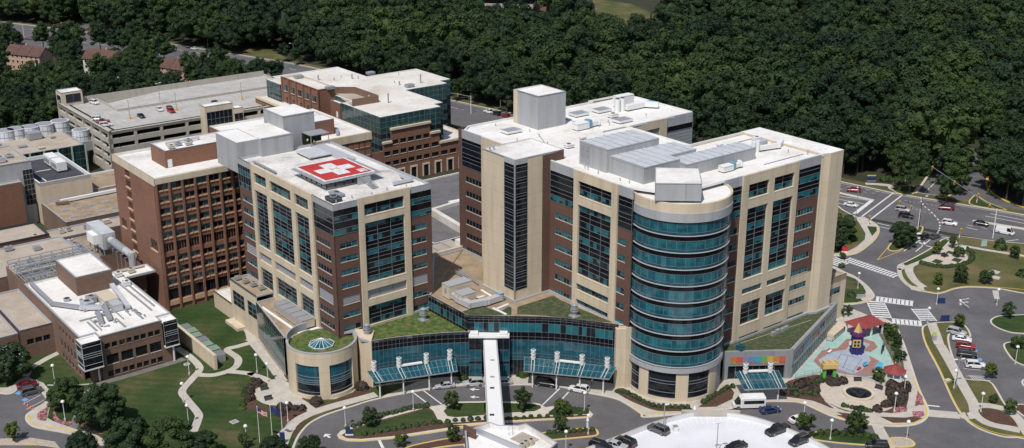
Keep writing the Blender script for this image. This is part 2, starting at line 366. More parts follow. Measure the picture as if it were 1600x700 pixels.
# west lawns
outerL = L_((-300, 265), (0, 275), (60, 280), (115, 262), (150, 205), (230, 180), (300, 190), (330, 260), (365, 335), (270, 400), (215, 440), (208, 480), (240, 520), (300, 545), (450, 572), (600, 602), (700, 640), (760, 720), (780, 900))
loopB = B_((300, 860), (305, 740), (320, 680), (350, 625), (400, 575), (480, 535), (600, 496), (740, 455), (1010, 405), (1185, 388))
sheet('lawn', outerL + loopB + full((760, 560), (620, 300), (-100, 330), (-300, 500)), .12, 'lawn', z0=-.05)
strip('kerb', outerL, .5, .15, 'kerb', z0=-.05); strip('kerb', loopB, .5, .15, 'kerb', z0=-.05)
sheet('pavement', outerL[:-1] + L_((900, 720), (840, 655), (760, 605), (600, 560), (450, 506), (415, 495), (372, 470), (385, 400), (430, 335), (392, 258), (340, 195), (250, 165), (222, 140), (150, 170), (110, 205), (60, 232), (0, 232), (-300, 222)), .16, 'concrete', z0=-.05)
yl = L_((235, 450), (238, 485), (262, 508), (320, 526), (450, 550), (610, 585), (720, 630), (780, 680)); strip('kerb_paint', yl, .3, .175, 'yellow_paint')
sheet('flower_bed', L_((385, 378), (345, 400), (300, 430), (290, 462), (312, 488), (355, 492), (370, 470), (372, 430)), .20, 'flowers', z0=.1, smooth=3)
sheet('flower_bed', L_((415, 400), (418, 470), (450, 510), (540, 528), (560, 500), (480, 490), (440, 450), (425, 400)), .20, 'flowers', z0=.1, smooth=3)
sheet('flower_bed', L_((630, 520), (650, 545), (760, 592), (800, 590), (720, 560), (660, 515)), .20, 'flowers', z0=.1, smooth=3)
strip('path', L_((560, 560), (600, 480), (650, 350), (690, 280), (740, 225), (820, 190), (1000, 140), (1200, 80), (1400, 20), (1440, 5)), 1.9, .135, 'asphalt_path', z0=0)
strip('path', A_((300, 225), (225, 262), (150, 310), (130, 345)), 1.7, .15, 'concrete', z0=0)
strip('path', L_((370, 212), (520, 215), (620, 210), (750, 200)), .5, .14, 'concrete', z0=0)
sheet('gravel_bed', L_((-300, 640), (60, 630), (250, 625), (430, 655), (480, 720), (480, 900), (-300, 900)), .16, 'gravel', z0=-.05)
strip('kerb_paint', L_((-300, 690), (0, 675), (130, 668), (300, 685), (420, 720)), .35, .18, 'yellow_paint')
sheet('car_park', full((-300, 697), (60, 697), (110, 704), (110, 900), (-300, 900)), .19, 'asphalt', z0=0)
for q in (((180, 357), (320, 285)), ((205, 400), (352, 322))): strip('marking', L_(*q), .14, .035, 'white_paint', k=1)
for q in (((128, 280), (165, 262)), ((178, 332), (212, 316))): strip('marking', L_(*q), 1.3, .035, 'blue_paint', k=1)
# paths over the lawn
PW = 1.75
def path(pts, w=PW, mat='concrete', z=.15): return strip('path', pts, w, z, mat, z0=0)
path(A_((880, 205), (940, 245), (988, 292), (988, 322), (950, 365), (906, 420), (930, 462), (985, 530), (985, 562), (962, 622)))
path(A_((985, 338), (1060, 340), (1140, 318), (1178, 292), (1182, 255), (1130, 214), (1190, 195), (1262, 172)) + B_((85, 160),), z=.153)
path(A_((1140, 322), (1210, 328), (1262, 336)) + B_((100, 335), (170, 358), (215, 385)), z=.156)
path(B_((60, 85), (92, 120), (110, 172), (160, 235), (225, 320), (262, 372)), 2.2, z=.159)
sheet('forecourt', B_((115, 440), (125, 412), (150, 400), (180, 395), (195, 370), (230, 360), (285, 375), (345, 420), (355, 470), (330, 492), (240, 492), (180, 486), (140, 468)), .165, 'concrete', z0=0, smooth=3)
path(B_((305, 450), (360, 480), (405, 515)), 2.0, z=.168)
path(B_((255, 690), (285, 620), (320, 575), (380, 540), (430, 520), (520, 492), (620, 465), (725, 436)), 2.4, z=.171)
path(B_((210, 700), (260, 640), (300, 600)), 2.6, z=.174)
sheet('planting_bed', B_((60, 500), (55, 460), (75, 400), (110, 365), (150, 355), (195, 372), (150, 392), (118, 410), (108, 445), (130, 480), (180, 498), (260, 500), (340, 480), (395, 520), (380, 545), (320, 560), (260, 590), (240, 540), (150, 510), (90, 515)), .14, 'mulch', z0=0, smooth=3)
sheet('planting_bed', B_((222, 378), (262, 362), (278, 380), (262, 402), (236, 404)), .15, 'mulch', z0=0)
sheet('planting_bed', B_((455, 500), (440, 480), (520, 470), (600, 435), (660, 400), (700, 385), (700, 425), (620, 455), (520, 485)), .15, 'mulch', z0=0)
sheet('planting_bed', B_((320, 665), (345, 610), (395, 560), (412, 545), (385, 548), (340, 585), (312, 640)), .15, 'mulch', z0=0)
sheet('gravel_bed', B_((300, 420), (330, 440), (420, 462), (520, 460), (610, 425), (665, 370), (650, 365), (580, 400), (460, 430)), .16, 'gravel', z0=0)
strip('gravel_bed', B_((118, 150), (180, 240), (255, 340)), 1.4, .155, 'gravel', z0=0)
# courtyard paving against the brick tower
# ---- forecourt in front of the glass lobby
kerbA = B_((740, 452), (1010, 404), (1185, 388)) + C_((90, 395), (310, 388), (430, 388), (560, 398), (700, 428), (830, 455), (900, 490), (960, 530), (1000, 548)) + D_((60, 512), (110, 510), (200, 490), (300, 472), (405, 470), (480, 476), (560, 510), (640, 545), (760, 576), (900, 592), (1000, 592), (1070, 578), (1108, 548), (1112, 505), (1062, 392), (1000, 205), (962, 110), (945, 88), (900, 62), (860, 60))
sheet('pavement', kerbA + full((1300, 470), (1100, 430), (740, 560)), .15, 'concrete', z0=-.05)
strip('kerb', kerbA, .5, .17, 'kerb', z0=-.05)
strip('kerb_paint', C_((900, 486), (960, 522), (1010, 530)) + D_((30, 512),), .25, .185, 'yellow_paint')
strip('kerb_paint', D_((405, 465), (480, 470), (560, 503), (640, 538), (760, 568), (900, 584), (1000, 584), (1065, 570), (1100, 543), (1104, 505), (1055, 392), (1040, 350)), .25, .185, 'yellow_paint')
sheet('planting_bed', C_((828, 418), (870, 405), (930, 440), (1010, 478), (1120, 490), (1210, 505), (1205, 518), (1120, 520), (1040, 518), (960, 492), (880, 455)), .19, 'mulch', z0=.1, smooth=2)
sheet('planting_bed', D_((-30, 500), (40, 450), (90, 405), (130, 395), (150, 430), (140, 460), (60, 498)), .19, 'mulch', z0=.1)
sheet('planting_bed', D_((360, 430), (420, 370), (500, 350), (560, 338), (590, 350), (575, 400), (600, 470), (645, 505), (620, 500), (540, 468), (420, 450)), .19, 'mulch', z0=.1, smooth=2)
sheet('gravel_bed', D_((-40, 470), (40, 440), (90, 390), (115, 395), (60, 460), (-30, 490)), .185, 'gravel', z0=.1)
sheet('gravel_bed', C_((900, 425), (960, 455), (1060, 480), (1180, 485), (1190, 496), (1060, 492), (950, 470)), .2, 'gravel', z0=.1)
# ---- islands: kerb slab with planting on top
def island(pts, fill='lawn', yellow=False, inset=.45, name='lawn_island', sm=4, top=.15):
    sp = smooth_path(pts, sm, True) if sm else [Vector((p[0], p[1])) for p in pts]
    if area([(p[0], p[1]) for p in sp]) < 0: sp = sp[::-1]
    sheet('kerb', sp, top, 'kerb', z0=-.05)
    if yellow: strip('kerb_paint', offset(sp + [sp[0]], .15), .3, top+.015, 'yellow_paint', k=1)
    if fill: sheet(name, offset(sp, inset, True), top+.03, fill, z0=top-.05)
i1 = B_((530, 638), (548, 618), (600, 600), (720, 562), (800, 532), (985, 497), (1040, 490), (1140, 472), (1273, 470)) + C_((180, 468), (400, 474), (455, 482), (485, 500), (560, 490), (640, 505), (700, 515), (722, 535), (712, 550), (640, 556), (450, 566), (290, 577), (0, 602)) + B_((1180, 600), (1000, 628), (800, 657), (650, 670), (580, 668), (540, 655))
island(i1, None, False, sm=0)
LO = C_((712, 550), (640, 556), (450, 566), (290, 577), (0, 602)) + B_((1180, 600), (1000, 628), (800, 657), (650, 670), (580, 668), (545, 655), (533, 640))
strip('kerb_paint', offset([Vector((p.x, p.y)) for p in LO], -.3), .3, .165, 'yellow_paint', k=1)
sheet('planting_bed', B_((552, 640), (600, 610), (730, 568), (985, 500), (1010, 520), (1030, 560), (1060, 578), (1150, 575), (1273, 562)) + C_((180, 558), (290, 550), (470, 548), (690, 538), (700, 545), (640, 548), (290, 566), (0, 588)) + B_((1180, 588), (1000, 614), (800, 645), (650, 658), (580, 655)), .17, 'mulch', z0=.1)
sheet('lawn_island', B_((575, 640), (620, 612), (730, 578), (975, 512), (1005, 530), (1020, 560), (1045, 572), (850, 606), (700, 632), (610, 648)), .19, 'lawn', z0=.1)
sheet('lawn_island', B_((1060, 520), (1085, 495), (1140, 480), (1273, 478)) + C_((180, 476), (180, 534)) + B_((1273, 538), (1120, 550), (1080, 545)), .19, 'lawn', z0=.1)
sheet('lawn_island', C_((180, 477), (400, 483), (460, 492), (462, 505), (430, 520), (290, 528), (180, 534)), .19, 'lawn', z0=.1)
sheet('lawn_island', C_((500, 525), (530, 503), (590, 500), (690, 520), (690, 535), (600, 538), (500, 540)), .19, 'lawn', z0=.1)
island(C_((450, 630), (560, 612), (640, 605), (722, 605), (748, 620), (738, 642), (640, 654), (530, 664), (450, 675), (400, 650)), 'mulch', True)
sheet('lawn_island', C_((470, 635), (560, 622), (600, 620), (600, 645), (530, 652), (490, 655)), .195, 'lawn', z0=.1)
island(K_((560, 690), (640, 655), (800, 620), (960, 590), (1160, 570), (1300, 560), (1300, 640), (1160, 650), (900, 680), (700, 720), (560, 740)), 'mulch', True)
island(D_((530, 650), (545, 625), (600, 618), (780, 630), (840, 645), (868, 670), (850, 690), (700, 682), (560, 665)), 'lawn', True)
island(D_((930, 650), (1010, 652), (1050, 678), (1035, 696), (950, 698), (920, 670)), 'gravel', True)
sheet('crossing', D_((822, 560), (880, 575), (960, 720), (890, 720)), .06, 'concrete', z0=0)
sheet('crossing', J_((122, 438), (332, 456), (352, 502), (128, 486)), .06, 'concrete', z0=0)
for q in (((610, 268), (720, 400)), ((660, 260), (700, 300))): pass
for q in (((655, 150), (818, 272)), ((735, 115), (925, 258))): strip('marking', K_(*q), .3, .04, 'white_paint', k=1)
strip('marking', K_((320, 598), (365, 690)), .6, .04, 'white_paint', k=1)
for q in (((555, 405), (470, 487)), ((600, 422), (560, 465))): strip('marking', C_(*q), .3, .04, 'white_paint', k=1)
def arrow(p, q, w=1.5):
    p = Vector((p[0], p[1])); q = Vector((q[0], q[1])); d = (q-p).normalized(); s_ = Vector((-d.y, d.x)); L = (q-p).length; m_ = p + d*L*.5
    mb = MB(); mb.poly([(*(x), .045) for x in (p+s_*w*.12, p-s_*w*.12, m_-s_*w*.12, m_+s_*w*.12)][::-1], 'white_paint'); mb.poly([(*(x), .045) for x in (m_+s_*w*.5, m_-s_*w*.5, q)][::-1], 'white_paint')
    o = mb.build('marking'); o['kind'] = 'structure'
arrow(*K_((1285, 190), (1195, 187))); arrow(*K_((1285, 118), (1190, 112)))
arrow(*B_((495, 650), (470, 630)), 2)
# ---- eastern islands
island(M_((20, 300), (60, 215), (130, 240), (190, 270), (260, 300), (340, 355), (405, 415), (445, 470), (440, 500), (400, 532), (300, 556), (165, 562), (60, 500)), 'concrete', False, name='pavement')
strip('kerb_paint', M_((165, 553), (300, 548), (395, 525), (430, 500)), .25, .20, 'yellow_paint')
sheet('lawn_island', M_((60, 330), (190, 300), (270, 330), (340, 395), (368, 450), (350, 490), (320, 515), (340, 530), (280, 545), (170, 550), (80, 500)), .21, 'lawn', z0=.1)
island(H_((300, 432), (350, 436), (430, 480), (458, 520), (440, 575), (385, 630), (290, 690), (140, 705), (20, 708), (-60, 690), (-60, 330), (100, 300), (200, 380)), 'concrete', False, name='pavement')
strip('kerb_paint', H_((445, 500), (452, 525), (434, 572), (380, 624), (288, 682), (140, 697)), .25, .20, 'yellow_paint')
sheet('planting_bed', H_((290, 440), (330, 500), (360, 550), (355, 590), (300, 640), (230, 675), (120, 690), (-40, 680), (-40, 340), (100, 310), (200, 390)), .21, 'dry_lawn', z0=.1)
sheet('lawn_island', H_((370, 500), (435, 505), (438, 530), (405, 568), (385, 530)), .21, 'lawn', z0=.1)
i4 = I_((15, 300), (60, 280), (160, 230), (300, 150), (350, 110), (400, 75), (480, 62), (560, 52), (875, 98), (1250, 160), (1250, 530), (875, 500), (700, 490), (600, 490), (500, 505), (420, 533), (350, 545), (240, 527), (150, 510), (80, 462), (30, 400), (8, 340))
island(i4, 'dry_lawn', False, sm=3)
strip('kerb_paint', I_((240, 518), (350, 536), (420, 524), (500, 497), (600, 482), (700, 482), (875, 492), (1100, 510)), .25, .2, 'yellow_paint')
sheet('path', I_((15, 305), (60, 290), (95, 320), (95, 330), (30, 345), (10, 335)), .2, 'concrete', z0=.1)
path(I_((485, 75), (430, 130), (370, 190), (290, 235), (210, 262), (130, 300), (110, 330), (120, 375), (165, 440), (235, 490)), 2.3, z=.205)
path(I_((130, 493), (180, 500), (240, 505)), 2.5, z=.21)
path(I_((545, 130), (640, 148), (760, 170), (900, 192), (1200, 240)), 1.6, z=.2)
path(I_((25, 330), (40, 400), (90, 460), (150, 495)), 1.2, z=.2)
sheet('plaza', I_((225, 270), (310, 215), (380, 190), (440, 120), (500, 80), (520, 90), (540, 170), (600, 210), (612, 250), (570, 288), (480, 305), (340, 298), (250, 285)), .215, 'round_paving', z0=.1, smooth=3)
for q in (((300, 275), (340, 250), (405, 268), (370, 292)), ((425, 195), (450, 178), (515, 200), (490, 216)), ((468, 262), (500, 240), (570, 255), (535, 280)), ((60, 290), (180, 235), (320, 175), (400, 85), (455, 90), (380, 170), (330, 205), (220, 255), (90, 305))):
    sheet('planting_bed', I_(*q), .24, 'lawn', z0=.1)
for q in (((805, 350), (880, 368)), ((812, 400), (885, 415))): strip('path', I_(*q), 2.4, .205, 'concrete', z0=.1)
sheet('crossing', I_((822, 515), (875, 515), (885, 590), (840, 585)), .06, 'concrete', z0=0)
island(E_((288, 322), (298, 306), (330, 298), (400, 296), (432, 310), (448, 338), (440, 345), (405, 330), (378, 338), (382, 380), (405, 445), (425, 478), (505, 486), (535, 520), (560, 562), (605, 602), (645, 640), (720, 690), (720, 720), (618, 673), (560, 668), (500, 652), (450, 628), (412, 592), (382, 540), (342, 450), (300, 370)), 'dry_lawn', False, sm=3)
strip('kerb_paint', E_((292, 325), (304, 368), (346, 448), (386, 538), (415, 588), (452, 622), (502, 646), (560, 661), (618, 667)), .25, .2, 'yellow_paint')
path(J_((215, 0), (290, 130), (370, 275), (440, 400), (460, 470), (530, 530), (640, 560), (760, 585)), 2.4, z=.205)
path(J_((455, 415), (560, 418), (680, 450), (750, 510), (790, 570), (820, 620)), 2.2, z=.208)
path(J_((350, 470), (400, 490), (460, 470)), 2.4, z=.211)
sheet('planting_bed', J_((475, 445), (540, 438), (620, 455), (700, 500), (735, 550), (640, 545), (560, 525), (500, 490)), .22, 'mulch', z0=.1, smooth=3)
path(E_((320, 300), (335, 340), (345, 370)), 2.4, z=.207)
island(E_((508, 292), (528, 278), (570, 274), (660, 276), (680, 330), (600, 333), (560, 326), (522, 310)), 'lawn', False)
island(E_((550, 370), (570, 360), (620, 358), (720, 365), (720, 450), (640, 442), (590, 425), (565, 400)), 'lawn', False)
island(E_((610, 485), (630, 478), (680, 480), (680, 510), (620, 505)), 'lawn', False)
island(full((1386, 388.6), (1398, 374), (1418, 362), (1436, 354), (1443, 357), (1436, 370), (1420, 383), (1408, 391), (1396, 393)), 'lawn', True)
for q in (((470, 155), (600, 0)), ((470, 155), (690, 70))): strip('marking', M_(*q), .2, .05, 'yellow_paint', k=1)
island(E_((600, 560), (660, 570), (700, 600), (720, 640), (650, 620), (590, 580)), 'mulch', False)
# median strips and far-side islands of the highway
for q in (((1290, 297), (1365, 313.5)), ((1520, 345), (1600, 358), (1720, 378)), ): strip('median', full(*q), 1.6, .16, 'kerb', z0=-.05, k=1)
island(F_((470, 395), (440, 365), (520, 352), (600, 358), (590, 375), (560, 408)), 'lawn', True)
island(F_((910, 462), (935, 415), (960, 412), (1030, 455), (1140, 500), (1040, 490)), 'lawn', True)
strip('path', F_((280, 340), (420, 350), (450, 375), (560, 405)), 2.2, .17, 'concrete', z0=-.05)
sheet('side_road', F_((590, 400), (680, 290), (705, 200), (720, 140), (800, 120), (790, 200), (760, 300), (725, 410)), .02, 'asphalt')
sheet('side_road', F_((760, 425), (860, 330), (930, 230), (925, 150), (900, 120), (985, 130), (1030, 230), (1020, 340), (1060, 400), (1160, 450), (1260, 490), (1244, 520), (920, 465)), .024, 'asphalt')
strip('kerb', F_((1025, 290), (1018, 350), (1060, 402), (1160, 455), (1300, 500)), .8, .15, 'yellow_paint', z0=-.05)
strip('kerb', F_((720, 412), (750, 425), (800, 405), (850, 350)), .8, .15, 'yellow_paint', z0=-.05)
strip('kerb', F_((585, 398), (660, 290), (700, 210)), .8, .15, 'kerb', z0=-.05)
sheet('lawn', full((1420, 278), (1440, 262), (1458, 252), (1462, 268), (1452, 282)), .1, 'lawn')
# clearing in the wood and the lawn beside the road
sheet('clearing', full((925, -2), (985, 6), (1040, 30), (1020, 45), (960, 42), (935, 34)), .1, 'dry_lawn', z0=-.06)
sheet('clearing', full((1010, 30), (1060, 38), (1040, 52), (1000, 48)), .1, 'dry_lawn', z0=-.06)
sheet('clearing', full((400, 88), (372, 72), (420, 76), (450, 92), (430, 96)), .14, 'dry_lawn', z0=-.06)
sheet('side_road', full((85, 62), (95, 50), (130, 36), (150, 36), (130, 48), (110, 64)), .03, 'asphalt')
strip('side_road', full((-60, 60), (40, 70), (110, 78), (180, 90)), 22, .01, 'asphalt')
# highway paint
def lines(prs, w=.25, mat='white_paint', z=.03):
    mb = MB()
    for q in prs: strip_mb(mb, [Vector((p[0], p[1])) for p in q], w, None, z, mat)
    o = mb.build('marking'); o['kind'] = 'structure'
def dashes(p, q, n_, w=.25, frac=.4):
    p = Vector((p[0], p[1])); q = Vector((q[0], q[1])); return [[p + (q-p)*(i/n_), p + (q-p)*((i+frac)/n_)] for i in range(n_)]
lines([H_((335, 430), (550, 270)), H_((395, 450), (610, 285))], .5)
lines([H_((285, 412), (405, 320))], 1.3)
lines([F_((105, 410), (295, 440)), F_((100, 430), (270, 460)), F_((100, 455), (150, 465)), H_((440, 475), (525, 495)), H_((450, 500), (560, 522)), F_((585, 392), (710, 410)), F_((640, 395), (735, 300)), F_((1040, 520), (1244, 560)), F_((1010, 535), (1244, 580)), F_((800, 430), (920, 450)), F_((1120, 690), (1210, 678)), F_((895, 605), (965, 620))], .3)
lines(dashes(*F_((110, 345), (400, 395)), 5) + dashes(*F_((120, 370), (370, 400)), 5) + dashes(*F_((520, 440), (760, 480)), 9, .25, .4) + dashes(*F_((560, 490), (720, 530)), 6) + dashes(*F_((900, 590), (1244, 650)), 4), .25)
cv = smooth_path(F_((620, 410), (625, 460), (680, 510), (730, 570), (728, 620), (715, 640)), 6)
lines([[cv[i], cv[i+1]] for i in range(0, len(cv)-1, 2)], .4)
lines([HWc and [offset(HWc, -13.6)[i], offset(HWc, -13.6)[i+1]] for i in range(len(HWc)-1)], .2)
o1 = offset(HWc, -6); o2 = offset(HWc, 7)
for oo in (o1, o2):
    ds = []
    for i in range(18, len(oo)-1):
        ds += dashes(oo[i], oo[i+1], max(1, int((oo[i+1]-oo[i]).length/12)))
    lines(ds, .3)
lines([I_((65, 178), (210, 80)), I_((168, 182), (290, 80)), F_((580, 640), (880, 680))], .3)
lines([I_((195, 100), (240, 125)), I_((225, 130), (245, 100)), I_((255, 132), (300, 140)), I_((545, 615), (620, 612)), J_((122, 408), (210, 418))], .5)
def ladder(p, q, w, n_, bw=.55):
    p = Vector((p[0], p[1])); q = Vector((q[0], q[1])); d = (q-p).normalized(); s_ = Vector((-d.y, d.x)); mb = MB(); L = (q-p).length
    for sg in (-1, 1): strip_mb(mb, [p + s_*sg*w/2, q + s_*sg*w/2], .3, None, .05, 'white_paint')
    for i in range(n_):
        c_ = p + d*L*(i+.5)/n_; strip_mb(mb, [c_ - s_*(w/2-.2), c_ + s_*(w/2-.2)], bw, None, .046, 'white_paint')
    o = mb.build('crosswalk'); o['kind'] = 'structure'
ladder(*M_((185, 145), (655, 303)), 3.4, 17); ladder(*M_((455, 508), (800, 552)), 3.4, 9, .8)
ladder(*P_((505, 0), (550, 100)), 4.4, 8, .8); ladder(*E_((280, 252), (312, 292)), 4.0, 7, .6); ladder(*E_((192, 292), (290, 301)), 3.2, 7, .8)
ladder(*M_((55, 195), (165, 150)), 5.0, 5, .7)
for k_ in range(7):
    a = (388 + k_*8.5, 347 + k_*24.3)
    lines([E_(a, (a[0]+55, a[1]+6))], .14)
lines([J_((415+i*17, 206+i*2), (440+i*17, 232+i*2)) for i in range(6)] + [J_((405, 205), (520, 212)), J_((415, 232), (560, 240))], .14)
lines([J_((470, 92), (500, 98)), J_((510, 195), (540, 200)), J_((455, 35), (470, 38))], 1.3, 'blue_paint')
# playground ground colours
sheet('playground', P_((30, 430), (75, 400), (225, 235), (330, 180), (500, 190), (545, 190), (590, 310), (610, 350), (560, 400), (520, 440), (540, 470), (470, 450), (330, 440), (190, 415), (100, 438), (40, 450)), .19, 'aqua_ground', z0=.1)
bp = P_((150, 350), (200, 290), (290, 275), (340, 225), (420, 215), (500, 240), (522, 270), (480, 300), (430, 290), (470, 320), (530, 350), (500, 390), (520, 435), (450, 440), (330, 425), (200, 400))
sheet('brick_paving', bp, .205, 'brick_paving', z0=.1)
sheet('play_court', P_((180, 345), (250, 300), (340, 285), (370, 235), (420, 235), (480, 255), (440, 285), (470, 320), (480, 350), (430, 400), (380, 430), (300, 400), (200, 380)), .22, 'lilac_ground', z0=.1)
sheet('play_pool', P_((495, 400), (525, 355), (555, 362), (545, 392), (515, 405)), .225, 'pool_blue', z0=.1)
lines([P_((310, 310), (430, 340)), P_((430, 340), (380, 410)), P_((380, 410), (275, 370)), P_((275, 370), (310, 310)), P_((350, 325), (320, 390))], .1, 'navy', .235)
cc = U_c = P_((408, 545))[0]
sheet('fountain_paving', [cc + Vector((math.cos(t)*8.4, math.sin(t)*8.4, 0)) for t in [i*2*math.pi/48 for i in range(48)]], .21, 'round_paving', z0=.1)
for q in (((235, 480), (290, 470), (330, 470), (260, 510), (225, 560), (290, 620), (250, 600), (215, 560)), ((470, 440), (540, 470), (640, 485), (700, 490), (700, 560), (680, 640), (600, 650), (480, 640), (560, 600), (585, 545), (560, 500)), ((280, 600), (350, 622), (480, 640), (470, 650), (340, 640), (290, 622)), ((280, 660), (400, 668), (480, 672), (430, 695), (350, 690))):
    sheet('planting_bed', P_(*q), .195, 'mulch', z0=.1)
for q in (((600, 625), (650, 615), (690, 620), (690, 640), (620, 650)),): sheet('flower_bed', P_(*q), .25, 'flowers', z0=.1)
for q in (((1062, 420), (1085, 450), (1092, 488), (1060, 492), (1046, 497)), ((1035, 522), (1090, 520), (1096, 540), (1062, 556), (1040, 545))): sheet('flower_bed', D_(*q), .25, 'flowers', z0=.1)
sheet('planting_bed', D_((875, 548), (1000, 553), (1050, 545), (1085, 556), (1040, 576), (940, 578)), .2, 'mulch', z0=.1)
sheet('planting_bed', D_((660, 525), (820, 545), (800, 562), (720, 556)), .2, 'mulch', z0=.1)
sheet('planting_bed', D_((880, 90), (930, 90), (950, 150), (990, 270), (1000, 340), (940, 280), (905, 200), (870, 140)), .2, 'dry_lawn', z0=.1)
# ================================================================== BUILDINGS
class Face:
    """one vertical wall plane on the campus grid. ax 0: plane u=c looking toward -u, s runs along v. ax 1: plane v=c looking toward -v, s runs along u."""
    def __init__(s, root, ax, c): s.r = root; s.ax = ax; s.c = c; s.rng = random.Random(int(c*37+ax))
    def P(s, a, d, z): return W(s.c-d, a, z) if s.ax == 0 else W(a, s.c-d, z)
    def box(s, mb, s0, s1, z0, z1, d0, d1, mat):
        if s.ax == 0: mb.ubox(s.c-d1, s.c-d0, s0, s1, z0, z1, mat)
        else: mb.ubox(s0, s1, s.c-d1, s.c-d0, z0, z1, mat)
    def quad(s, mb, s0, s1, z0, z1, d, mat):
        q = [s.P(s0, d, z0), s.P(s1, d, z0), s.P(s1, d, z1), s.P(s0, d, z1)]
        mb.poly(q if s.ax == 1 else q[::-1], mat)
    def wall(s, s0, s1, z0, z1, holes, mat, d=0.0, depth=.3, name='wall', mb=None):
        own = mb is None
        if own: mb = MB()
        S = sorted({s0, s1} | {x for h in holes for x in h[:2] if s0 < x < s1}); Z = sorted({z0, z1} | {x for h in holes for x in h[2:4] if z0 < x < z1})
        hole = lambda a, b: any(h[0] < a < h[1] and h[2] < b < h[3] for h in holes)
        for j in range(len(Z)-1):
            i = 0
            while i < len(S)-1:
                if hole((S[i]+S[i+1])/2, (Z[j]+Z[j+1])/2): i += 1; continue
                k = i
                while k < len(S)-2 and not hole((S[k+1]+S[k+2])/2, (Z[j]+Z[j+1])/2): k += 1
                s.quad(mb, S[i], S[k+1], Z[j], Z[j+1], d, mat); i = k+1
        b = d-depth
        for h in holes:
            a0, a1, b0, b1 = max(h[0], s0), min(h[1], s1), max(h[2], z0), min(h[3], z1)
            mb.poly([s.P(a0, d, b0), s.P(a1, d, b0), s.P(a1, b, b0), s.P(a0, b, b0)], mat); mb.poly([s.P(a0, d, b1), s.P(a1, d, b1), s.P(a1, b, b1), s.P(a0, b, b1)], mat)
            for a in (a0, a1): mb.poly([s.P(a, d, b0), s.P(a, b, b0), s.P(a, b, b1), s.P(a, d, b1)], mat)
        for a in (s0, s1): mb.poly([s.P(a, d, z0), s.P(a, b, z0), s.P(a, b, z1), s.P(a, d, z1)], mat)
        for z in (z0, z1): mb.poly([s.P(s0, d, z), s.P(s1, d, z), s.P(s1, b, z), s.P(s0, b, z)], mat)
        if own: return mb.build(name, s.r)
    def window(s, s0, s1, z0, z1, cols=4, rows='v', d=-.13, sill=None, frame='mullion', blind=.7, hm=None, name='window', sd=.07, fw=.045):
        """rows, bottom to top: v vision glass with random blinds, d dark vision glass, s spandrel, l louver. a number after the letter is its weight"""
        mb = MB(); g = s.rng; seq = []
        for tok in rows.split():
            seq.append((tok[0], float(tok[1:]) if len(tok) > 1 else 1.0))
        tot = sum(x[1] for x in seq); z = z0; dw = (s1-s0)/cols
        cut = [z0]
        for kd, wt in seq:
            h = (z1-z0)*wt/tot
            if kd == 'l': s.quad(mb, s0, s1, z, z+h, d, 'louver'); [s.box(mb, s0, s1, z+h*i/5, z+h*i/5+.06, d, d+.05, 'coping') for i in range(1, 5)]
            elif kd == 's': s.quad(mb, s0, s1, z, z+h, d, 'glass_spandrel')
            else:
                for i in range(cols):
                    a, b = s0+i*dw, s0+(i+1)*dw; r = g.random()
                    base = 'glass_dark' if (kd == 'd' or r > .12) else 'glass_mid'
                    if kd == 'v' and g.random() < blind:
                        f = g.choice((0, 0, .15, .3, .45)); m_ = g.choice(('glass_teal', 'glass_teal', 'glass_mid'))
                        s.quad(mb, a, b, z+h*f, z+h, d, m_)
                        if f: s.quad(mb, a, b, z, z+h*f, d, base)
                    else: s.quad(mb, a, b, z, z+h, d, base)
            z += h; cut.append(z)
        for zz in cut: s.box(mb, s0, s1, max(zz-fw/2, z0), min(zz+fw/2, z1), d, d+.1, frame)
        nm = hm if hm else cols
        for i in range(nm+1):
            a = s0+(s1-s0)*i/nm; ww = fw*(1.3 if hm else .6); s.box(mb, max(a-ww/2, s0), min(a+ww/2, s1), z0, z1, d, d+.12, frame)
        if sill: s.box(mb, s0-.05, s1+.05, z0-.15, z0-.002, d+.02, sd+(.0 if d <= -.05 else d+.25), sill)
        return mb.build(name, s.r)
def roof(root, poly, z, mat='white_roof', rim='coping', h=.45, t=.4, name='roof', th=.25):
    """a flat roof of any outline with a low parapet round it"""
    poly = [(p[0], p[1]) for p in poly]
    if area(poly) < 0: poly = poly[::-1]
    bm = bmesh.new(); vs = [bm.verts.new((p[0], p[1], z)) for p in poly]
    es = [bm.edges.new((vs[i], vs[(i+1) % len(vs)])) for i in range(len(vs))]
    bmesh.ops.triangle_fill(bm, edges=es, use_beauty=True)
    bm.faces.ensure_lookup_table(); mb = MB()
    for f in bm.faces:
        q = [v.co.copy() for v in f.verts]
        if f.normal.z < 0: q = q[::-1]
        mb.poly(q, mat)
    bm.free(); o = mb.build(name, root)
    if h:
        inn = [Vector(p) for p in poly]; n_ = len(inn); ins = []
        for i in range(n_):      # mitred inset
            a, b, c = inn[i-1], inn[i], inn[(i+1) % n_]; d1 = (b-a).normalized(); d2 = (c-b).normalized(); n1 = Vector((-d1.y, d1.x)); n2 = Vector((-d2.y, d2.x)); k = n1+n2
            k = k/(max(k.dot(n1), .3)); ins.append(b+k*t)
        mb = MB()
        for i in range(n_):
            j = (i+1) % n_; a, b, c, d = inn[i], inn[j], ins[j], ins[i]
            mb.poly([(*a, z+h), (*b, z+h), (*c, z+h), (*d, z+h)], rim); mb.poly([(*d, z+h), (*c, z+h), (*c, z), (*d, z)], mat if 'white' in mat or 'aged' in mat else rim)
            mb.poly([(*a, z-.02), (*b, z-.02), (*b, z+h), (*a, z+h)], rim)
        mb.build('parapet', root)
    return o
def urect(u0, u1, v0, v1): return [W(u0, v0), W(u1, v0), W(u1, v1), W(u0, v1)]
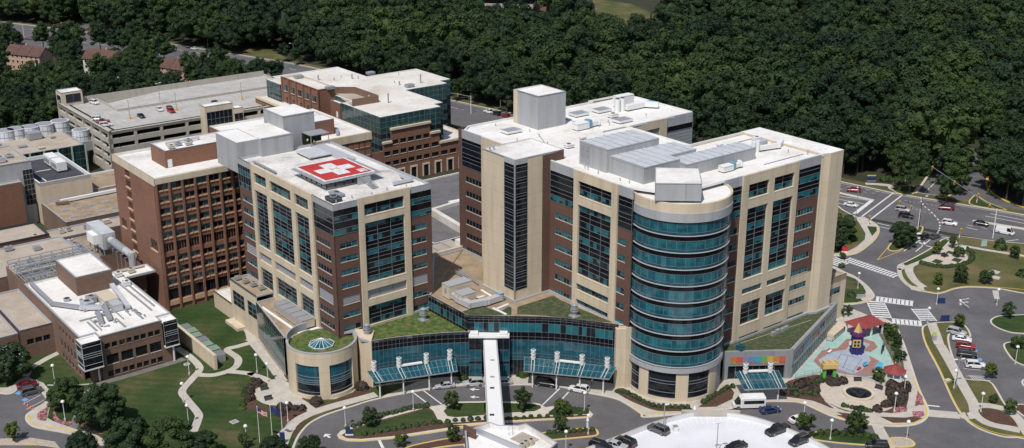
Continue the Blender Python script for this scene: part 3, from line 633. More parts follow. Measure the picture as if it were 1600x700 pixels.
def shell(root, poly, z0, z1, mat, name='wall'):
    mb = MB(); pts = ccw(poly); n_ = len(pts)
    for i in range(n_):
        j = (i+1) % n_; a, b = pts[i], pts[j]; mb.poly([(*a, z0), (*b, z0), (*b, z1), (*a, z1)], mat)
    return mb.build(name, root)
def block(root, u0, u1, v0, v1, z0, z1, wall, rmat='white_roof', h=.4, name='wall', rim='coping'):
    shell(root, urect(u0, u1, v0, v1), z0, z1, wall, name); roof(root, urect(u0, u1, v0, v1), z1-h, rmat, rim, h)
def unit(root, u0, u1, v0, v1, z0, z1, mat='white_metal', name='roof_unit', fan=True):
    mb = MB(); mb.ubox(u0, u1, v0, v1, z0+.25, z1, mat); mb.ubox(u0+.15, u1-.15, v0+.15, v1-.15, z0, z0+.25, 'dark_metal')
    if fan:
        c = W((u0+u1)/2, (v0+v1)/2); r = min(u1-u0, v1-v0)*.33; mb.cyl(c.x, c.y, z1, z1+.18, r, mat='grey_metal', n=12); mb.cyl(c.x, c.y, z1+.18, z1+.2, r*.8, mat='dark_metal', n=12)
    mb.ubox(u0-.03, u1+.03, v0-.03, v1+.03, z1-.25, z1-.18, 'grey_metal')
    return mb.build(name, root)
def vent(root, u, v, z, r=.3, h=.9, name='roof_vent', mat='steel'):
    mb = MB(); p = W(u, v); mb.cyl(p.x, p.y, z, z+h, r*.6, mat=mat, n=8); mb.cyl(p.x, p.y, z+h, z+h+.25, r, r*.6, mat, 8); return mb.build(name, root)
def duct(root, pts, z, w, h, mat='duct_insul', name='duct'):
    mb = MB()
    for i in range(len(pts)-1):
        a, b = W(*pts[i]), W(*pts[i+1]); d = (b-a).normalized()*w/2; strip_mb(mb, [(a-d).xy, (b+d).xy], w, z+.4 + .004*i, z+.4+h + .004*i, mat)
        n_ = max(1, int((b-a).length/2.5))
        for k in range(n_+1):
            p = a+(b-a)*k/n_; mb.box(p.x, p.y, z, .12, .12, .4, 'dark_metal'); mb.box(p.x, p.y, z+.36, w+.1 if 0 else .08, .08, h+.1, mat)
    return mb.build(name, root)

# ---- HELIPAD TOWER -------------------------------------------------------------------------------
H = thing('hospital_tower', 'brick and pale stone patient tower carrying the red helipad with white cross on its roof', 'building', W(119.3, 217, 0), YA)
u0, u1, v0, v1, ZB, ZT = 119.3, 145.2, 217.0, 263.8, 10.3, 42.2
zl = [11.6, 14.9, 22.05, 25.25, 28.45, 31.7]        # brick window sills
f = Face(H, 0, u0); g = Face(H, 1, v0)
def bayholes(L, R_, zs, h): return [(L, R_, z, z+h) for z in zs]
# left face: brick column, limestone frame, brick column
hl = bayholes(256.6, 262.5, zl, 1.3) + [(256.6, 262.5, 18.1, 20.4)]
f.wall(256.1, v1, 0, 35.0, hl, 'brick_dark')
for z in zl: f.window(256.6, 262.5, z, z+1.3, 5, 'v', sill='limestone_pale')
f.window(256.6, 262.5, 18.1, 20.4, 1, 'l', sill='limestone_pale', name='louver')
f.window(256.1, v1, 35.0, 40.8, 6, 'v1.3 s2 v1.3 s1.2', d=0.0); f.wall(256.1, v1, 40.8, ZT, [], 'metal_panel', d=.05)
fr = []
for a, b in ((248.1, 254.5), (235.8, 246.2), (227.5, 233.9)): fr += [(a, b, 38.1, 40.8), (a, b, 22.0, 36.4), (a, b, 18.1, 20.3), (a, b, 11.6, 16.3)]
f.wall(225.7, 256.1, 8.5, 42.6, fr, 'limestone', d=.45, depth=.7)
for a, b in ((248.1, 254.5), (235.8, 246.2), (227.5, 233.9)):
    n_ = 2 if b-a < 7 else 3
    f.window(a, b, 38.1, 40.8, n_*3, 'v1.3 d1.3', hm=n_, sill='limestone_pale', sd=.5)
    f.window(a, b, 22.0, 36.4, n_*3, 'v1.25 s.9 s.9 v1.35 s.9 s.9 v1.35 s.9 s.9 v1.35 s.9 s.9 v1.3', hm=n_, name='curtain_wall', sill='limestone_pale', sd=.5, blind=.6)
    f.window(a, b, 18.1, 20.3, 1, 'l', name='louver')
    f.window(a, b, 11.6, 16.3, n_*3, 'v1.25 s.9 s.9 v1.3', hm=n_, name='curtain_wall', sill='limestone_pale', sd=.5)
hr = bayholes(218.9, 225.2, zl, 1.3) + [(218.9, 225.2, 18.1, 20.4)]
f.wall(v0, 225.7, 0, 35.0, hr, 'brick_dark')
for z in zl: f.window(218.9, 225.2, z, z+1.3, 5, 'd', sill='limestone_pale')
f.window(218.9, 225.2, 18.1, 20.4, 1, 'l', sill='limestone_pale', name='louver')
f.window(v0, 225.7, 35.0, 40.9, 4, 'd1.4 s1.6 d1.4 d1.5', d=0.0, hm=1, name='corner_glass'); f.wall(v0, 225.7, 40.9, ZT, [], 'metal_panel', d=.05)
# right face
hL = bayholes(120.7, 125.1, zl, 1.25) + [(120.7, 125.1, 18.1, 19.95)]
g.wall(u0, 125.6, 0, 35.0, hL, 'brick_dark')
hR = bayholes(139.4, 143.6, zl, 1.25) + [(139.4, 143.6, 18.1, 20.3)]
g.wall(139.1, u1, 0, 35.0, hR, 'brick_dark')
for z in zl:
    g.window(120.7, 125.1, z, z+1.25, 3, 'v', sill='limestone_pale', blind=.85); g.window(139.4, 143.6, z, z+1.25, 3, 'v', sill='limestone_pale', blind=.85)
g.window(120.7, 125.1, 18.1, 19.95, 1, 'l', name='louver', sill='limestone_pale'); g.window(139.4, 143.6, 18.1, 20.3, 1, 'l', name='louver', sill='limestone_pale')
g.window(u0, 125.6, 35.0, 40.9, 4, 'v1.4 s1.6 v1.4 s1.5', d=0.0, hm=1, name='corner_glass', blind=.7); g.wall(u0, 125.6, 40.9, ZT, [], 'metal_panel', d=.05)
g.window(139.1, u1, 35.0, 40.9, 4, 'v1.4 s1.6 v1.4 s1.5', d=0.0, hm=1, name='corner_glass', blind=.7); g.wall(139.1, u1, 40.9, ZT, [], 'metal_panel', d=.05)
g.wall(125.6, 139.1, 8.5, 42.6, [(127, 137.5, 38.2, 40.9), (127, 137.5, 22, 36.5), (127, 137.5, 18.05, 20.25), (127, 137.5, 11.6, 16.3)], 'limestone', d=.45, depth=.7)
g.window(127, 137.5, 38.2, 40.9, 9, 'v1.3 s1.3', hm=3, sill='limestone_pale', sd=.5)
g.window(127, 137.5, 22, 36.5, 9, 'v1.3 s.9 s.9 v1.3 s.9 s.9 v1.3 s.9 s.9 v1.3 s.9 s.9 v1.3', hm=3, name='curtain_wall', sill='limestone_pale', sd=.5)
g.window(127, 137.5, 18.05, 20.25, 1, 'l', hm=3, name='louver'); g.window(127, 137.5, 11.6, 16.3, 9, 'v1.3 s.9 s.9 v1.3', hm=3, name='curtain_wall', sill='limestone_pale', sd=.5)
mb = MB()   # far sides
mb.poly([W(u1, v0, 0), W(u1, v1, 0), W(u1, v1, ZT), W(u1, v0, ZT)], 'brick_dark'); mb.poly([W(u1, v1, 0), W(u0, v1, 0), W(u0, v1, ZT), W(u1, v1, ZT)], 'brick_dark'); mb.build('rear_wall', H)
roof(H, urect(u0, u1, v0, v1), ZT-.55, 'stained_roof', 'coping', .55, .35)
mb = MB()
mb.ubox(134.0, 143.0, 267.2, 278, 38, 49.5, 'metal_clad', 'white_roof'); mb.ubox(125.2, 134.0, 262.3, 276, 38, 46.2, 'metal_clad', 'white_roof'); mb.ubox(119.4, 125.2, 263.9, 276, 38, 46.0, 'metal_clad', 'white_roof')
mb.ubox(133.9, 143.1, 267.1, 267.3, 49.5, 49.75, 'coping'); mb.ubox(133.9, 134.1, 267.1, 278, 49.5, 49.75, 'coping'); mb.ubox(125.1, 134.0, 262.2, 262.4, 46.2, 46.45, 'coping'); mb.build('penthouse', H)
mb = MB(); mb.ubox(139, 144.5, 262.5, 267, 44.6, 44.8, 'grey_metal')
for a in (139.2, 144.3): mb.ubox(a, a+.15, 262.6, 262.75, 41.7, 44.6, 'grey_metal')
mb.ubox(139, 144.5, 266.8, 267, 41.7, 44.6, 'dark_metal'); mb.build('lift_lobby_canopy', H)
mb = MB()   # helipad deck
mb.ubox(124.3, 137.6, 229.0, 243.3, 43.55, 43.75, 'white_paint'); mb.ubox(124.8, 137.1, 229.5, 242.8, 43.74, 43.78, 'helipad_red')
cu, cv_ = 130.95, 236.15
mb.ubox(cu-4.7, cu+4.7, cv_-1.65, cv_+1.65, 43.77, 43.80, 'white_paint'); mb.ubox(cu-1.65, cu+1.65, cv_-4.7, cv_-1.65, 43.77, 43.80, 'white_paint'); mb.ubox(cu-1.65, cu+1.65, cv_+1.65, cv_+4.7, 43.77, 43.80, 'white_paint')
for q in ((-.9, -.74, -1.0, 1.0), (.74, .9, -1.0, 1.0), (-.74, .74, -.08, .08)): mb.ubox(cu+q[0], cu+q[1], cv_+q[2], cv_+q[3], 43.80, 43.82, 'helipad_red')
mb.ubox(134.6, 136.6, 230.4, 232.6, 43.78, 43.80, 'white_paint')
for q in ((134.9, 135.0, 230.7, 232.3), (135.3, 135.9, 230.7, 230.85), (135.3, 135.9, 231.4, 231.55), (135.3, 135.9, 232.15, 232.3), (136.1, 136.3, 230.7, 232.3)): mb.ubox(q[0], q[1], q[2], q[3], 43.8, 43.815, 'helipad_red')
for a in range(6):
    for b_ in range(6): p = W(125.2+a*2.3, 229.9+b_*2.4); mb.box(p.x, p.y, 41.65, .25, .25, 1.9, 'dark_metal', YA)
for k_ in range(2):      # safety net frame
    mb.ubox(123.2, 124.25, 229+k_*.0, 243.3, 43.45, 43.5, 'grey_metal') if k_ == 0 else None
mb.ubox(137.65, 138.9, 229, 243.3, 43.45, 43.5, 'grey_metal'); mb.ubox(123.2, 138.9, 227.9, 228.95, 43.45, 43.5, 'grey_metal')
mb.build('helipad', H)
mb = MB(); mb.ubox(139.2, 142.5, 246, 262, 41.8, 42.2, 'duct_insul'); mb.ubox(133, 139, 252, 259.5, 42.2, 42.5, 'rooftop_metal'); mb.build('walkway', H)
mb = MB()
for i in range(9): a = 128+i*.9; mb.ubox(132, 135.5, 227.6-i*.0, 227.7, 41.7, 43.4, 'steel') if i == 0 else None
for i in range(7): mb.ubox(133.2, 134.6, 226.2-i*.55, 226.7-i*.55, 43.3-i*.25, 43.35-i*.25, 'grey_metal')
for s_ in (133.1, 134.7): mb.bar(W(s_, 227.8, 43.6), W(s_, 222.8, 41.9), .06, 'steel')
mb.build('helipad_stair', H)
for k_ in range(5): vent(H, 121.5+k_*4.6, 219.2+(k_ % 2), 41.65, .2, .5)
unit(H, 120.6, 123.2, 219.5, 222.6, 41.65, 42.7, 'dark_metal'); unit(H, 123.4, 125.4, 222, 226, 41.65, 42.4, 'grey_metal')
duct(H, [(138.5, 222), (143, 222), (143, 226)], 41.65, .8, .6); duct(H, [(121, 247), (121, 258)], 41.65, .5, .3, 'grey_metal')
mb = MB()
for i in range(20): p = W(u0+.2, v0+1+i*2.35); mb.bar(p+Vector((0, 0, 42.2)), p+Vector((0, 0, 42.75)), .03, 'steel')
for i in range(12): p = W(u0+1+i*2.2, v0+.2); mb.bar(p+Vector((0, 0, 42.2)), p+Vector((0, 0, 42.75)), .03, 'steel')
for i in range(20): p = W(u1-.2, v0+1+i*2.35); mb.bar(p+Vector((0, 0, 42.2)), p+Vector((0, 0, 42.75)), .03, 'steel')
mb.build('lightning_rod', H)

# ---- OLDER BRICK TOWER ---------------------------------------------------------------------------
Bt = thing('hospital_tower', 'older red brick tower with rows of small paired windows left of the helipad tower', 'building', W(103, 278.5, 0), YA)
bu0, bu1, bv0, bv1, bt = 103.0, 128.0, 278.5, 307.0, 35.9
g = Face(Bt, 1, bv0); f = Face(Bt, 0, bu0)
nb = 7; bw = 3.45; holes = []; wins = []
rows = [(34.4-3.2*k-1.6, 34.4-3.2*k) for k in range(5)] + [(16.1, 18.6)] + [(14.9-3.15*k-1.55, 14.9-3.15*k) for k in range(3)] + [(2.9, 5.9)]
for i in range(nb):
    a = 103.9+i*bw
    for z0_, z1_ in rows: holes.append((a, min(a+2.75, bu1-.1), z0_, z1_)); wins.append((a, min(a+2.75, bu1-.1), z0_, z1_))
g.wall(bu0, bu1, 0, 34.7, holes, 'brick_red', depth=.45)
for a, b, z0_, z1_ in wins:
    big_ = z0_ < 3; lou = abs(z0_-16.1) < .01
    g.window(a, b, z0_, z1_, 4 if lou else 2, 'v' if not (big_ or lou) else 'd', d=-.4, frame='brick_red' if not big_ else 'dark_metal', fw=.22 if not big_ else .1, blind=.55)
mb = MB()
for i in range(nb+1): a = 103.3+i*bw; g.box(mb, a-.25, a+.25, 0, 34.6, 0, .5, 'brick_red')
mb.build('pilaster', Bt)
mb = MB()
for a, b, z0_, z1_ in wins:
    if z0_ < 3: g.box(mb, a, b, 1.5, 2.8, .02, .35, 'peach_stone')
    elif abs(z0_-16.1) > .01:
        for q in (a+.1, (a+b)/2+.12): g.box(mb, q, q+1.1, z0_-.3, z0_-.02, -.3, .22, 'peach_stone')
mb.build('window_sill', Bt)
g.wall(bu0, bu1, 34.7, bt+.3, [], 'limestone_pale', d=.5, depth=.6, name='cornice'); f.wall(bv0-.5, bv1, 34.3, bt+.3, [], 'limestone_pale', d=.15, depth=.3, name='cornice')
hh = [(295.4, 298.6, 34.6-2.75*k-2.3, 34.6-2.75*k) for k in range(11)] + [(288.0+0, 291.0, 14.2-0, 18.4), (302.2, 305.4, 15.2, 18.6), (280.4, 284.6, 15.2, 18.6)]
hh = [(295.3, 298.7, 32.0-3.0*k, 34.3-3.0*k) for k in range(10)] + [(301.8, 305.3, 16.0, 18.7), (280.6, 285.0, 15.6, 18.8)]
f.wall(bv0, bv1, 0, 34.3, hh, 'brick_red', depth=.35)
for a, b, z0_, z1_ in hh:
    o = f.window(a, b, z0_, z1_, 4, 'd', d=-.2, frame='brick_red', fw=.12, blind=.2); 
mb = MB(); [f.box(mb, a, b, z0_-.02, z0_+.3, -.28, .2, 'peach_stone') for a, b, z0_, z1_ in hh]; mb.build('window_sill', Bt)
mb = MB(); mb.poly([W(bu1, bv0, 0), W(bu1, bv1, 0), W(bu1, bv1, bt), W(bu1, bv0, bt)], 'brick_red'); mb.poly([W(bu1, bv1, 0), W(bu0, bv1, 0), W(bu0, bv1, bt), W(bu1, bv1, bt)], 'brick_red'); mb.build('rear_wall', Bt)
roof(Bt, urect(bu0, bu1+12, bv0, bv1), bt-.4, 'white_roof', 'limestone_pale', .7, .5)
shell(Bt, urect(110, 134, 287.5, 297), bt-.4, 40.1, 'brick_red', 'penthouse'); roof(Bt, urect(110, 134, 287.5, 297), 39.8, 'white_roof', 'coping', .35)
mb = MB(); Face(Bt, 1, 287.5).box(mb, 110.6, 111.8, bt-.3, bt+1.8, 0, .08, 'white_metal'); mb.build('door', Bt)
for a, b in ((112, 289), (114.5, 290.5), (117, 289.6), (118, 292), (128.5, 291)): unit(Bt, a, a+1.6, b, b+1.3, 39.8, 40.7, random.choice(('grey_metal', 'beige_unit')))
duct(Bt, [(113, 293.5), (122, 293.5)], 39.8, .5, .4)

# ---- MAIN TOWER WITH THE GLASS DRUM ------------------------------------------------------------------
T = thing('hospital_tower', 'large brick and pale stone tower wrapped round a tall curved blue glass drum', 'building', W(168, 166, 0), YA)
U0, V0, ZT = 168.0, 166.0, 47.2
f = Face(T, 0, U0); g = Face(T, 1, V0)
zw = [14.6, 18.5, 22.3, 26.1, 29.95, 33.8]
f.wall(192.6, 201.3, 0, 37.7, [(192.9, 199.3, z, z+1.35) for z in zw], 'brick_dark')
for z in zw: f.window(192.9, 199.3, z, z+1.35, 6, 'v', sill='limestone_pale', blind=.8)
f.window(192.6, 201.3, 37.7, 45.0, 8, 'v1.4 s.9 s.9 d1.3 d1.3 s.8', d=0, hm=1, name='corner_glass'); f.wall(192.6, 201.3, 45.0, ZT, [], 'metal_panel', d=.05)
f.wall(178.1, 192.6, 0, 47.3, [(180, 191, 41.5, 45), (180, 191, 22.5, 39.4), (180.1, 191.1, 18.6, 20.2), (180.1, 191.1, 14.8, 16.3)], 'limestone', d=.45, depth=.7)
f.window(180, 191, 41.5, 45, 9, 'v1.4 s1 s1', hm=3, sill='limestone_pale', sd=.5)
f.window(180, 191, 22.5, 39.4, 9, 'v1.5 s1.1 s1.1 v1.5 s1.1 s1.1 v1.5 s1.1 s1.1 v1.5 s1.1 s1.1 v1.5', hm=3, name='curtain_wall', sill='limestone_pale', sd=.5, blind=.65)
f.window(180.1, 191.1, 18.6, 20.2, 9, 'v', sill='limestone_pale', blind=.8, sd=.5); f.window(180.1, 191.1, 14.8, 16.3, 9, 'v', sill='limestone_pale', blind=.7, sd=.5)
f.wall(173.7, 178.1, 0, 37.7, [(175.5, 178.0, z, z+1.35) for z in zw], 'brick_dark')
for z in zw: f.window(175.5, 178.0, z, z+1.35, 2, 'v', sill='limestone_pale', blind=.8)
f.window(173.7, 178.1, 37.7, 45.0, 3, 'd1.3 s.9 s.9 v1.4 s1 s.8', d=0, hm=1, name='corner_glass', blind=.7); f.wall(173.7, 178.1, 45, ZT, [], 'metal_panel', d=.05)
# right-hand face
g.wall(188, 193.8, 0, 37.7, [(190.5, 193.4, z, z+1.4) for z in zw + [10.6, 6.4]], 'brick_dark')
for z in zw + [10.6, 6.4]: g.window(190.5, 193.4, z, z+1.4, 2, 'v', sill='limestone_pale')
g.window(188, 193.8, 37.7, 45, 4, 'v1.4 s.9 s.9 v1.4 s1 s.8', d=0, hm=1, name='corner_glass', blind=.7); g.wall(188, 193.8, 45, ZT, [], 'metal_panel', d=.05)
hs = []
for a, b in ((195.8, 202.6), (204.4, 211.3)): hs += [(a, b, 41.5, 44.9), (a, b, 22.0, 39.2), (a, b, 18.2, 19.7), (a, b, 10.5, 16.0), (a, b, 6.1, 7.6)]
g.wall(193.8, 212.9, 0, 47.3, hs, 'limestone', d=.45, depth=.7)
for a, b in ((195.8, 202.6), (204.4, 211.3)):
    g.window(a, b, 41.5, 44.9, 6, 'v1.4 s1 s1', hm=2, sill='limestone_pale', sd=.5, blind=.8)
    g.window(a, b, 22.0, 39.2, 6, 'v1.5 s1.1 s1.1 v1.5 s1.1 s1.1 v1.5 s1.1 s1.1 v1.5 s1.1 s1.1 v1.5', hm=2, name='curtain_wall', sill='limestone_pale', sd=.5, blind=.75)
    g.window(a, b, 18.2, 19.7, 6, 'v', hm=2, sill='limestone_pale', sd=.5, blind=.7); g.window(a, b, 10.5, 16.0, 6, 'v1.5 s1.2 s1.2 v1.5', hm=2, name='curtain_wall', sill='limestone_pale', sd=.5); g.window(a, b, 6.1, 7.6, 6, 'v', sill='limestone_pale', sd=.5)
g.wall(212.9, 221.2, 18.0, 37.7, [(213.1, 219.7, z-.3, z+1.1) for z in zw[1:]], 'brick_dark', d=.02)
for z in zw[1:]: g.window(213.1, 219.7, z-.3, z+1.1, 6, 'v', sill='limestone_pale', blind=.8)
g.wall(212.9, 221.2, 0, 18.0, [(212.95, 219.5, z, z+1.45) for z in (14.4, 10.6, 6.2)], 'limestone', d=.0)
for z in (14.4, 10.6, 6.2): g.window(212.95, 219.5, z, z+1.45, 6, 'v', sill='limestone_pale')
g.window(212.9, 221.2, 37.7, 45, 8, 'v1.4 s.9 s.9 v1.4 s1 s.8', d=0, hm=1, name='corner_glass', blind=.85); g.wall(212.9, 221.2, 45, ZT, [], 'metal_panel', d=.05)
# limestone end pier
mb = MB(); pts = [W(221.2, 166.1), W(223.4, 165.0), W(228.2, 165.0), W(228.2, 191), W(221.2, 191)]
mb.prism(pts, 0, 47.45, 'limestone', 'white_roof'); mb.build('end_pier', T)
# rear block walls
shell(T, [W(173.7, 190), W(221.2, 190), W(228, 190.8), W(173.7, 190.8)], 0, ZT, 'limestone', 'rear_wall')
roof(T, [W(168, 176), W(173, 166), W(221.2, 166), W(221.2, 165.8), W(228, 165.2), W(228, 191), W(203, 191), W(203, 212.5), W(227, 213.2), W(227, 234.2), W(226.3, 239.3), W(213, 239.3), W(213, 238), W(171, 238), W(168, 235.5)], ZT-.35, 'white_roof', 'white_metal', .5, .35)
# west wing and its faces
f.wall(227.9, 236.5, 0, 37.7, [(228.3, 235, z, z+1.4) for z in zw + [10.7, 6.9]], 'brick_dark')
for z in zw + [10.7, 6.9]: f.window(228.3, 235, z, z+1.4, 5, 'd', sill='limestone_pale')
f.window(227.9, 236.5, 37.7, 45, 6, 'd1.3 s.9 s.9 d1.3 d1.3 s.8', d=0, hm=1, name='corner_glass'); f.wall(227.9, 236.5, 45, ZT, [], 'metal_panel', d=.05)
f.wall(201.4, 227.9, 0, ZT, [], 'limestone', d=.3)
mb = MB(); mb.poly([W(168, 236.5, 0), W(168, 238, 0), W(168, 238, ZT), W(168, 236.5, ZT)], 'brick_dark'); mb.poly([W(168, 238, 0), W(227, 238, 0), W(227, 238, ZT), W(168, 238, ZT)], 'brick_dark'); mb.poly([W(227, 238, 0), W(227, 213, 0), W(227, 213, ZT), W(227, 238, ZT)], 'metal_panel'); mb.build('rear_wall', T)
g2 = Face(T, 1, 213.0)
g2.wall(195, 202.3, 30, ZT, [], 'metal_panel'); g2.wall(202.3, 217.2, 0, ZT, [(207, 214.5, 41, 45)], 'limestone', d=.3)
g2.window(207, 214.5, 41, 45, 3, 'l', hm=3, name='louver'); g2.wall(217.2, 227, 44.6, ZT, [], 'metal_panel')
g2.window(217.2, 227, 30, 44.6, 8, 'v1.3 s1 s1 v1.4 s1 l3 s1', d=0, hm=1, name='corner_glass'); g2.wall(217.2, 227, 0, 30, [], 'brick_dark')
# stair tower
ST = Face(T, 0, 157.5); SG = Face(T, 1, 201.3); zt = 49.2
ST.wall(205.2, 213.6, 9, zt, [], 'limestone'); ST.wall(201.3, 205.2, 9, 17.3, [], 'limestone'); SG.wall(157.5, 161.2, 9, 17.3, [], 'limestone')
SG.wall(161.2, 165.6, 9, zt, [], 'limestone'); SG.wall(165.6, 172, 9, zt, [], 'brick_dark')
rw = ' '.join(['s.5 d1.1 d.9 s.6']*8)
ST.window(201.3, 205.2, 17.3, 48.0, 1, rw, d=-.05, hm=1, name='corner_glass'); SG.window(157.5, 161.2, 17.3, 48.0, 1, rw, d=-.05, hm=1, name='corner_glass')
ST.wall(201.3, 205.2, 48.0, zt, [], 'metal_panel', d=.02); SG.wall(157.5, 161.2, 48.0, zt, [], 'metal_panel', d=.02)
mb = MB(); p = W(157.5, 201.3); mb.box(p.x, p.y, 17.3, .3, .3, 30.7, 'steel', YA); mb.build('corner_post', T)
shell(T, [W(157.5, 213.6), W(172, 213.6), W(172, 201.3), W(171.9, 213.5), W(157.6, 213.5)], 9, zt, 'limestone', 'rear_wall')
mb = MB(); mb.poly([W(172, 201.3, 40), W(172, 213.6, 40), W(172, 213.6, zt), W(172, 201.3, zt)], 'limestone'); mb.build('rear_wall', T)
roof(T, urect(157.5, 172, 201.3, 213.6), zt-.3, 'white_roof', 'coping', .35, .3)
for a in (158.2, 159.6): vent(T, a, 211.5+(a-158)*.3, zt-.3, .35, 1.0)
# rooftop metal houses
def shed(u0, u1, v0, v1, z0, z1, name='plant_enclosure', rise=.5):
    mb = MB(); n_ = 6
    for i in range(n_):      # a slightly bowed roof
        a, b = v0+(v1-v0)*i/n_, v0+(v1-v0)*(i+1)/n_; za, zb = [z1+rise*math.sin(math.pi*k/n_) for k in (i, i+1)]
        mb.poly([W(u0, a, za), W(u1, a, za), W(u1, b, zb), W(u0, b, zb)], 'rooftop_metal')
        for uu in (u0, u1): mb.poly([W(uu, a, z0), W(uu, b, z0), W(uu, b, zb), W(uu, a, za)], 'metal_clad')
    for vv in (v0, v1): mb.poly([W(u0, vv, z0), W(u1, vv, z0), W(u1, vv, z1), W(u0, vv, z1)], 'metal_clad')
    k = u0
    while k < u1: mb.ubox(k, k+.08, v0, v1, z1+.0, z1+.12, 'grey_metal') if rise < .1 else None; k += 2.4
    mb.ubox(u0-.06, u0, v0-.06, v1, z1-.25, z1, 'coping'); mb.ubox(u0-.06, u1, v0-.06, v0, z1-.25, z1, 'coping')
    return mb.build(name, T)
z_ = ZT-.35
shed(172.3, 188.5, 187, 196.2, z_, 52.3, rise=.08); shed(173, 184, 175.8, 187, z_, 50.7, rise=.08); shed(184, 193, 179.5, 187, z_, 50.6, rise=.08); shed(184, 207, 173.9, 179.5, z_, 49.8, rise=.08)
mb = MB(); fa = Face(T, 0, 172.3)
for i in range(2):
    for j in range(3): fa.box(mb, 192.8+i*1.6, 194.1+i*1.6, 47.6+j*1.45, 48.8+j*1.45, .02, .08, 'grey_metal')
mb.build('louver', T)
block(T, 183.5, 192.6, 225, 235, z_, 55.6, 'metal_clad', 'white_roof', .35, 'lift_house')
mb = MB(); Face(T, 0, 183.5).box(mb, 233.4, 235.02, z_, 55.62, .01, .06, 'limestone'); mb.build('corner_pier', T)
mb = MB()
bc = [W(167.6, 166.8), W(175.3, 174.6), W(182.1, 168.3), W(175, 160.6)]; mb.prism(bc, z_-.2, 50.4, 'metal_clad', 'white_roof'); 
for p, q in ((bc[0], bc[3]), (bc[3], bc[2]), (bc[2], bc[1]), (bc[1], bc[0])): mb.bar(p+Vector((0, 0, 50.45)), q+Vector((0, 0, 50.45)), .12, 'coping')
mb.build('drum_penthouse', T)
# roof plant
def ahu(u, v, z, s=1.0, m_='white_metal'):
    unit(T, u, u+3.6*s, v, v+2.0*s, z, z+1.7*s, m_, fan=False); duct(T, [(u+4.4*s, v+1*s), (u+7*s, v+1*s), (u+8*s, v+2.2*s)], z, 1.0*s, 1.0*s, 'white_metal'); unit(T, u+3.6*s, u+4.6*s, v+.2, v+1.8*s, z, z+2.0*s, 'teal_unit', fan=False)
ahu(190.5, 217.8, z_, 1.1); ahu(192.8, 170.6, z_, .9)
for a, b in ((174.3, 225.6), (199, 228.2), (206.5, 227.6), (203.5, 216.2)): 
    mb = MB(); mb.ubox(a, a+4.6, b, b+3.2, z_+.3, z_+.9, 'white_metal', 'coping'); [mb.ubox(a+.3+i*.75, a+.7+i*.75, b+.25, b+2.95, z_+.9, z_+.97, 'grey_metal') for i in range(5)]; mb.build('roof_skylight', T)
for a, b in ((212, 226.5), (213.8, 226.5)):
    mb = MB(); p = W(a, b); mb.cyl(p.x, p.y, z_, z_+3.6, .8, .75, 'white_metal', 14); mb.cyl(p.x, p.y, z_+3.6, z_+3.7, .6, .6, 'dark_metal', 14); mb.build('exhaust_fan', T)
unit(T, 214.8, 220.5, 229, 231.3, z_, z_+3.2, 'white_metal', fan=False); duct(T, [(215, 225.5), (221, 225.5), (223, 223)], z_, 1.4, 1.3, 'white_metal'); unit(T, 221.5, 224, 224, 226, z_, z_+1.6, 'teal_unit', fan=False)
for a in (210.5, 211.9):
    mb = MB(); p = W(a, 177.6); mb.cyl(p.x, p.y, z_, z_+2.9, .55, .5, 'white_metal', 12); mb.build('exhaust_fan', T)
unit(T, 212.8, 216, 178, 180.2, z_, z_+2.2, 'duct_insul', fan=False); duct(T, [(213, 177.5), (218, 176.4), (222, 178.5), (223.5, 177.5)], z_, 1.0, 1.0, 'white_metal')
rr = random.Random(3)
for k_ in range(26):
    a, b = rr.choice([(rr.uniform(171, 181), rr.uniform(203, 235)), (rr.uniform(194, 225), rr.uniform(215, 235)), (rr.uniform(209, 226), rr.uniform(167.5, 188)), (rr.uniform(170, 172), rr.uniform(178, 198))])
    vent(T, a, b, z_, .18, .5)
mb = MB(); 
for i in range(14): mb.bar(W(169+i*4.2, 237.7, ZT), W(169+i*4.2, 237.7, ZT+.6), .03, 'steel')
for i in range(9): mb.bar(W(227.8, 166+i*3, ZT), W(227.8, 166+i*3, ZT+.6), .03, 'steel')
mb.build('lightning_rod', T)
# the curved glass drum
dc = W(178.8, 169.9); 
def arc(r, a0, a1, n_=40, c=None):
    c = c or dc; return [Vector((c.x+r*math.cos(R(a0+(a1-a0)*i/n_)), c.y+r*math.sin(R(a0+(a1-a0)*i/n_)))) for i in range(n_+1)]
def band(mb, r0, r1, z0, z1, mat, a0, a1, n_=40, c=None):
    o_, i_ = arc(r1, a0, a1, n_, c), arc(r0, a0, a1, n_, c)
    for k in range(n_): q = [i_[k], o_[k], o_[k+1], i_[k+1]]; mb.hexa([(*p, z0) for p in q], [(*p, z1) for p in q], mat)
A0, A1 = -142-37.9+10, 30      # world degrees swept by the drum, round its front
A0, A1 = 178, 385
RD = 10.75
mb = MB(); band(mb, RD-.3, RD+.2, 44.3, 46.35, 'limestone', A0, A1); mb.build('parapet', T)
mb = MB(); band(mb, RD-.3, RD+.35, 42.3, 44.3, 'metal_panel', A0, A1); mb.build('metal_band', T)
mb = MB(); mb.poly([(*p, 46.1) for p in arc(RD-.25, 0, 360, 60)][:-1], 'white_roof'); mb.build('roof', T)
fl = [8.4+3.82*k for k in range(9)]; gr = random.Random(11)
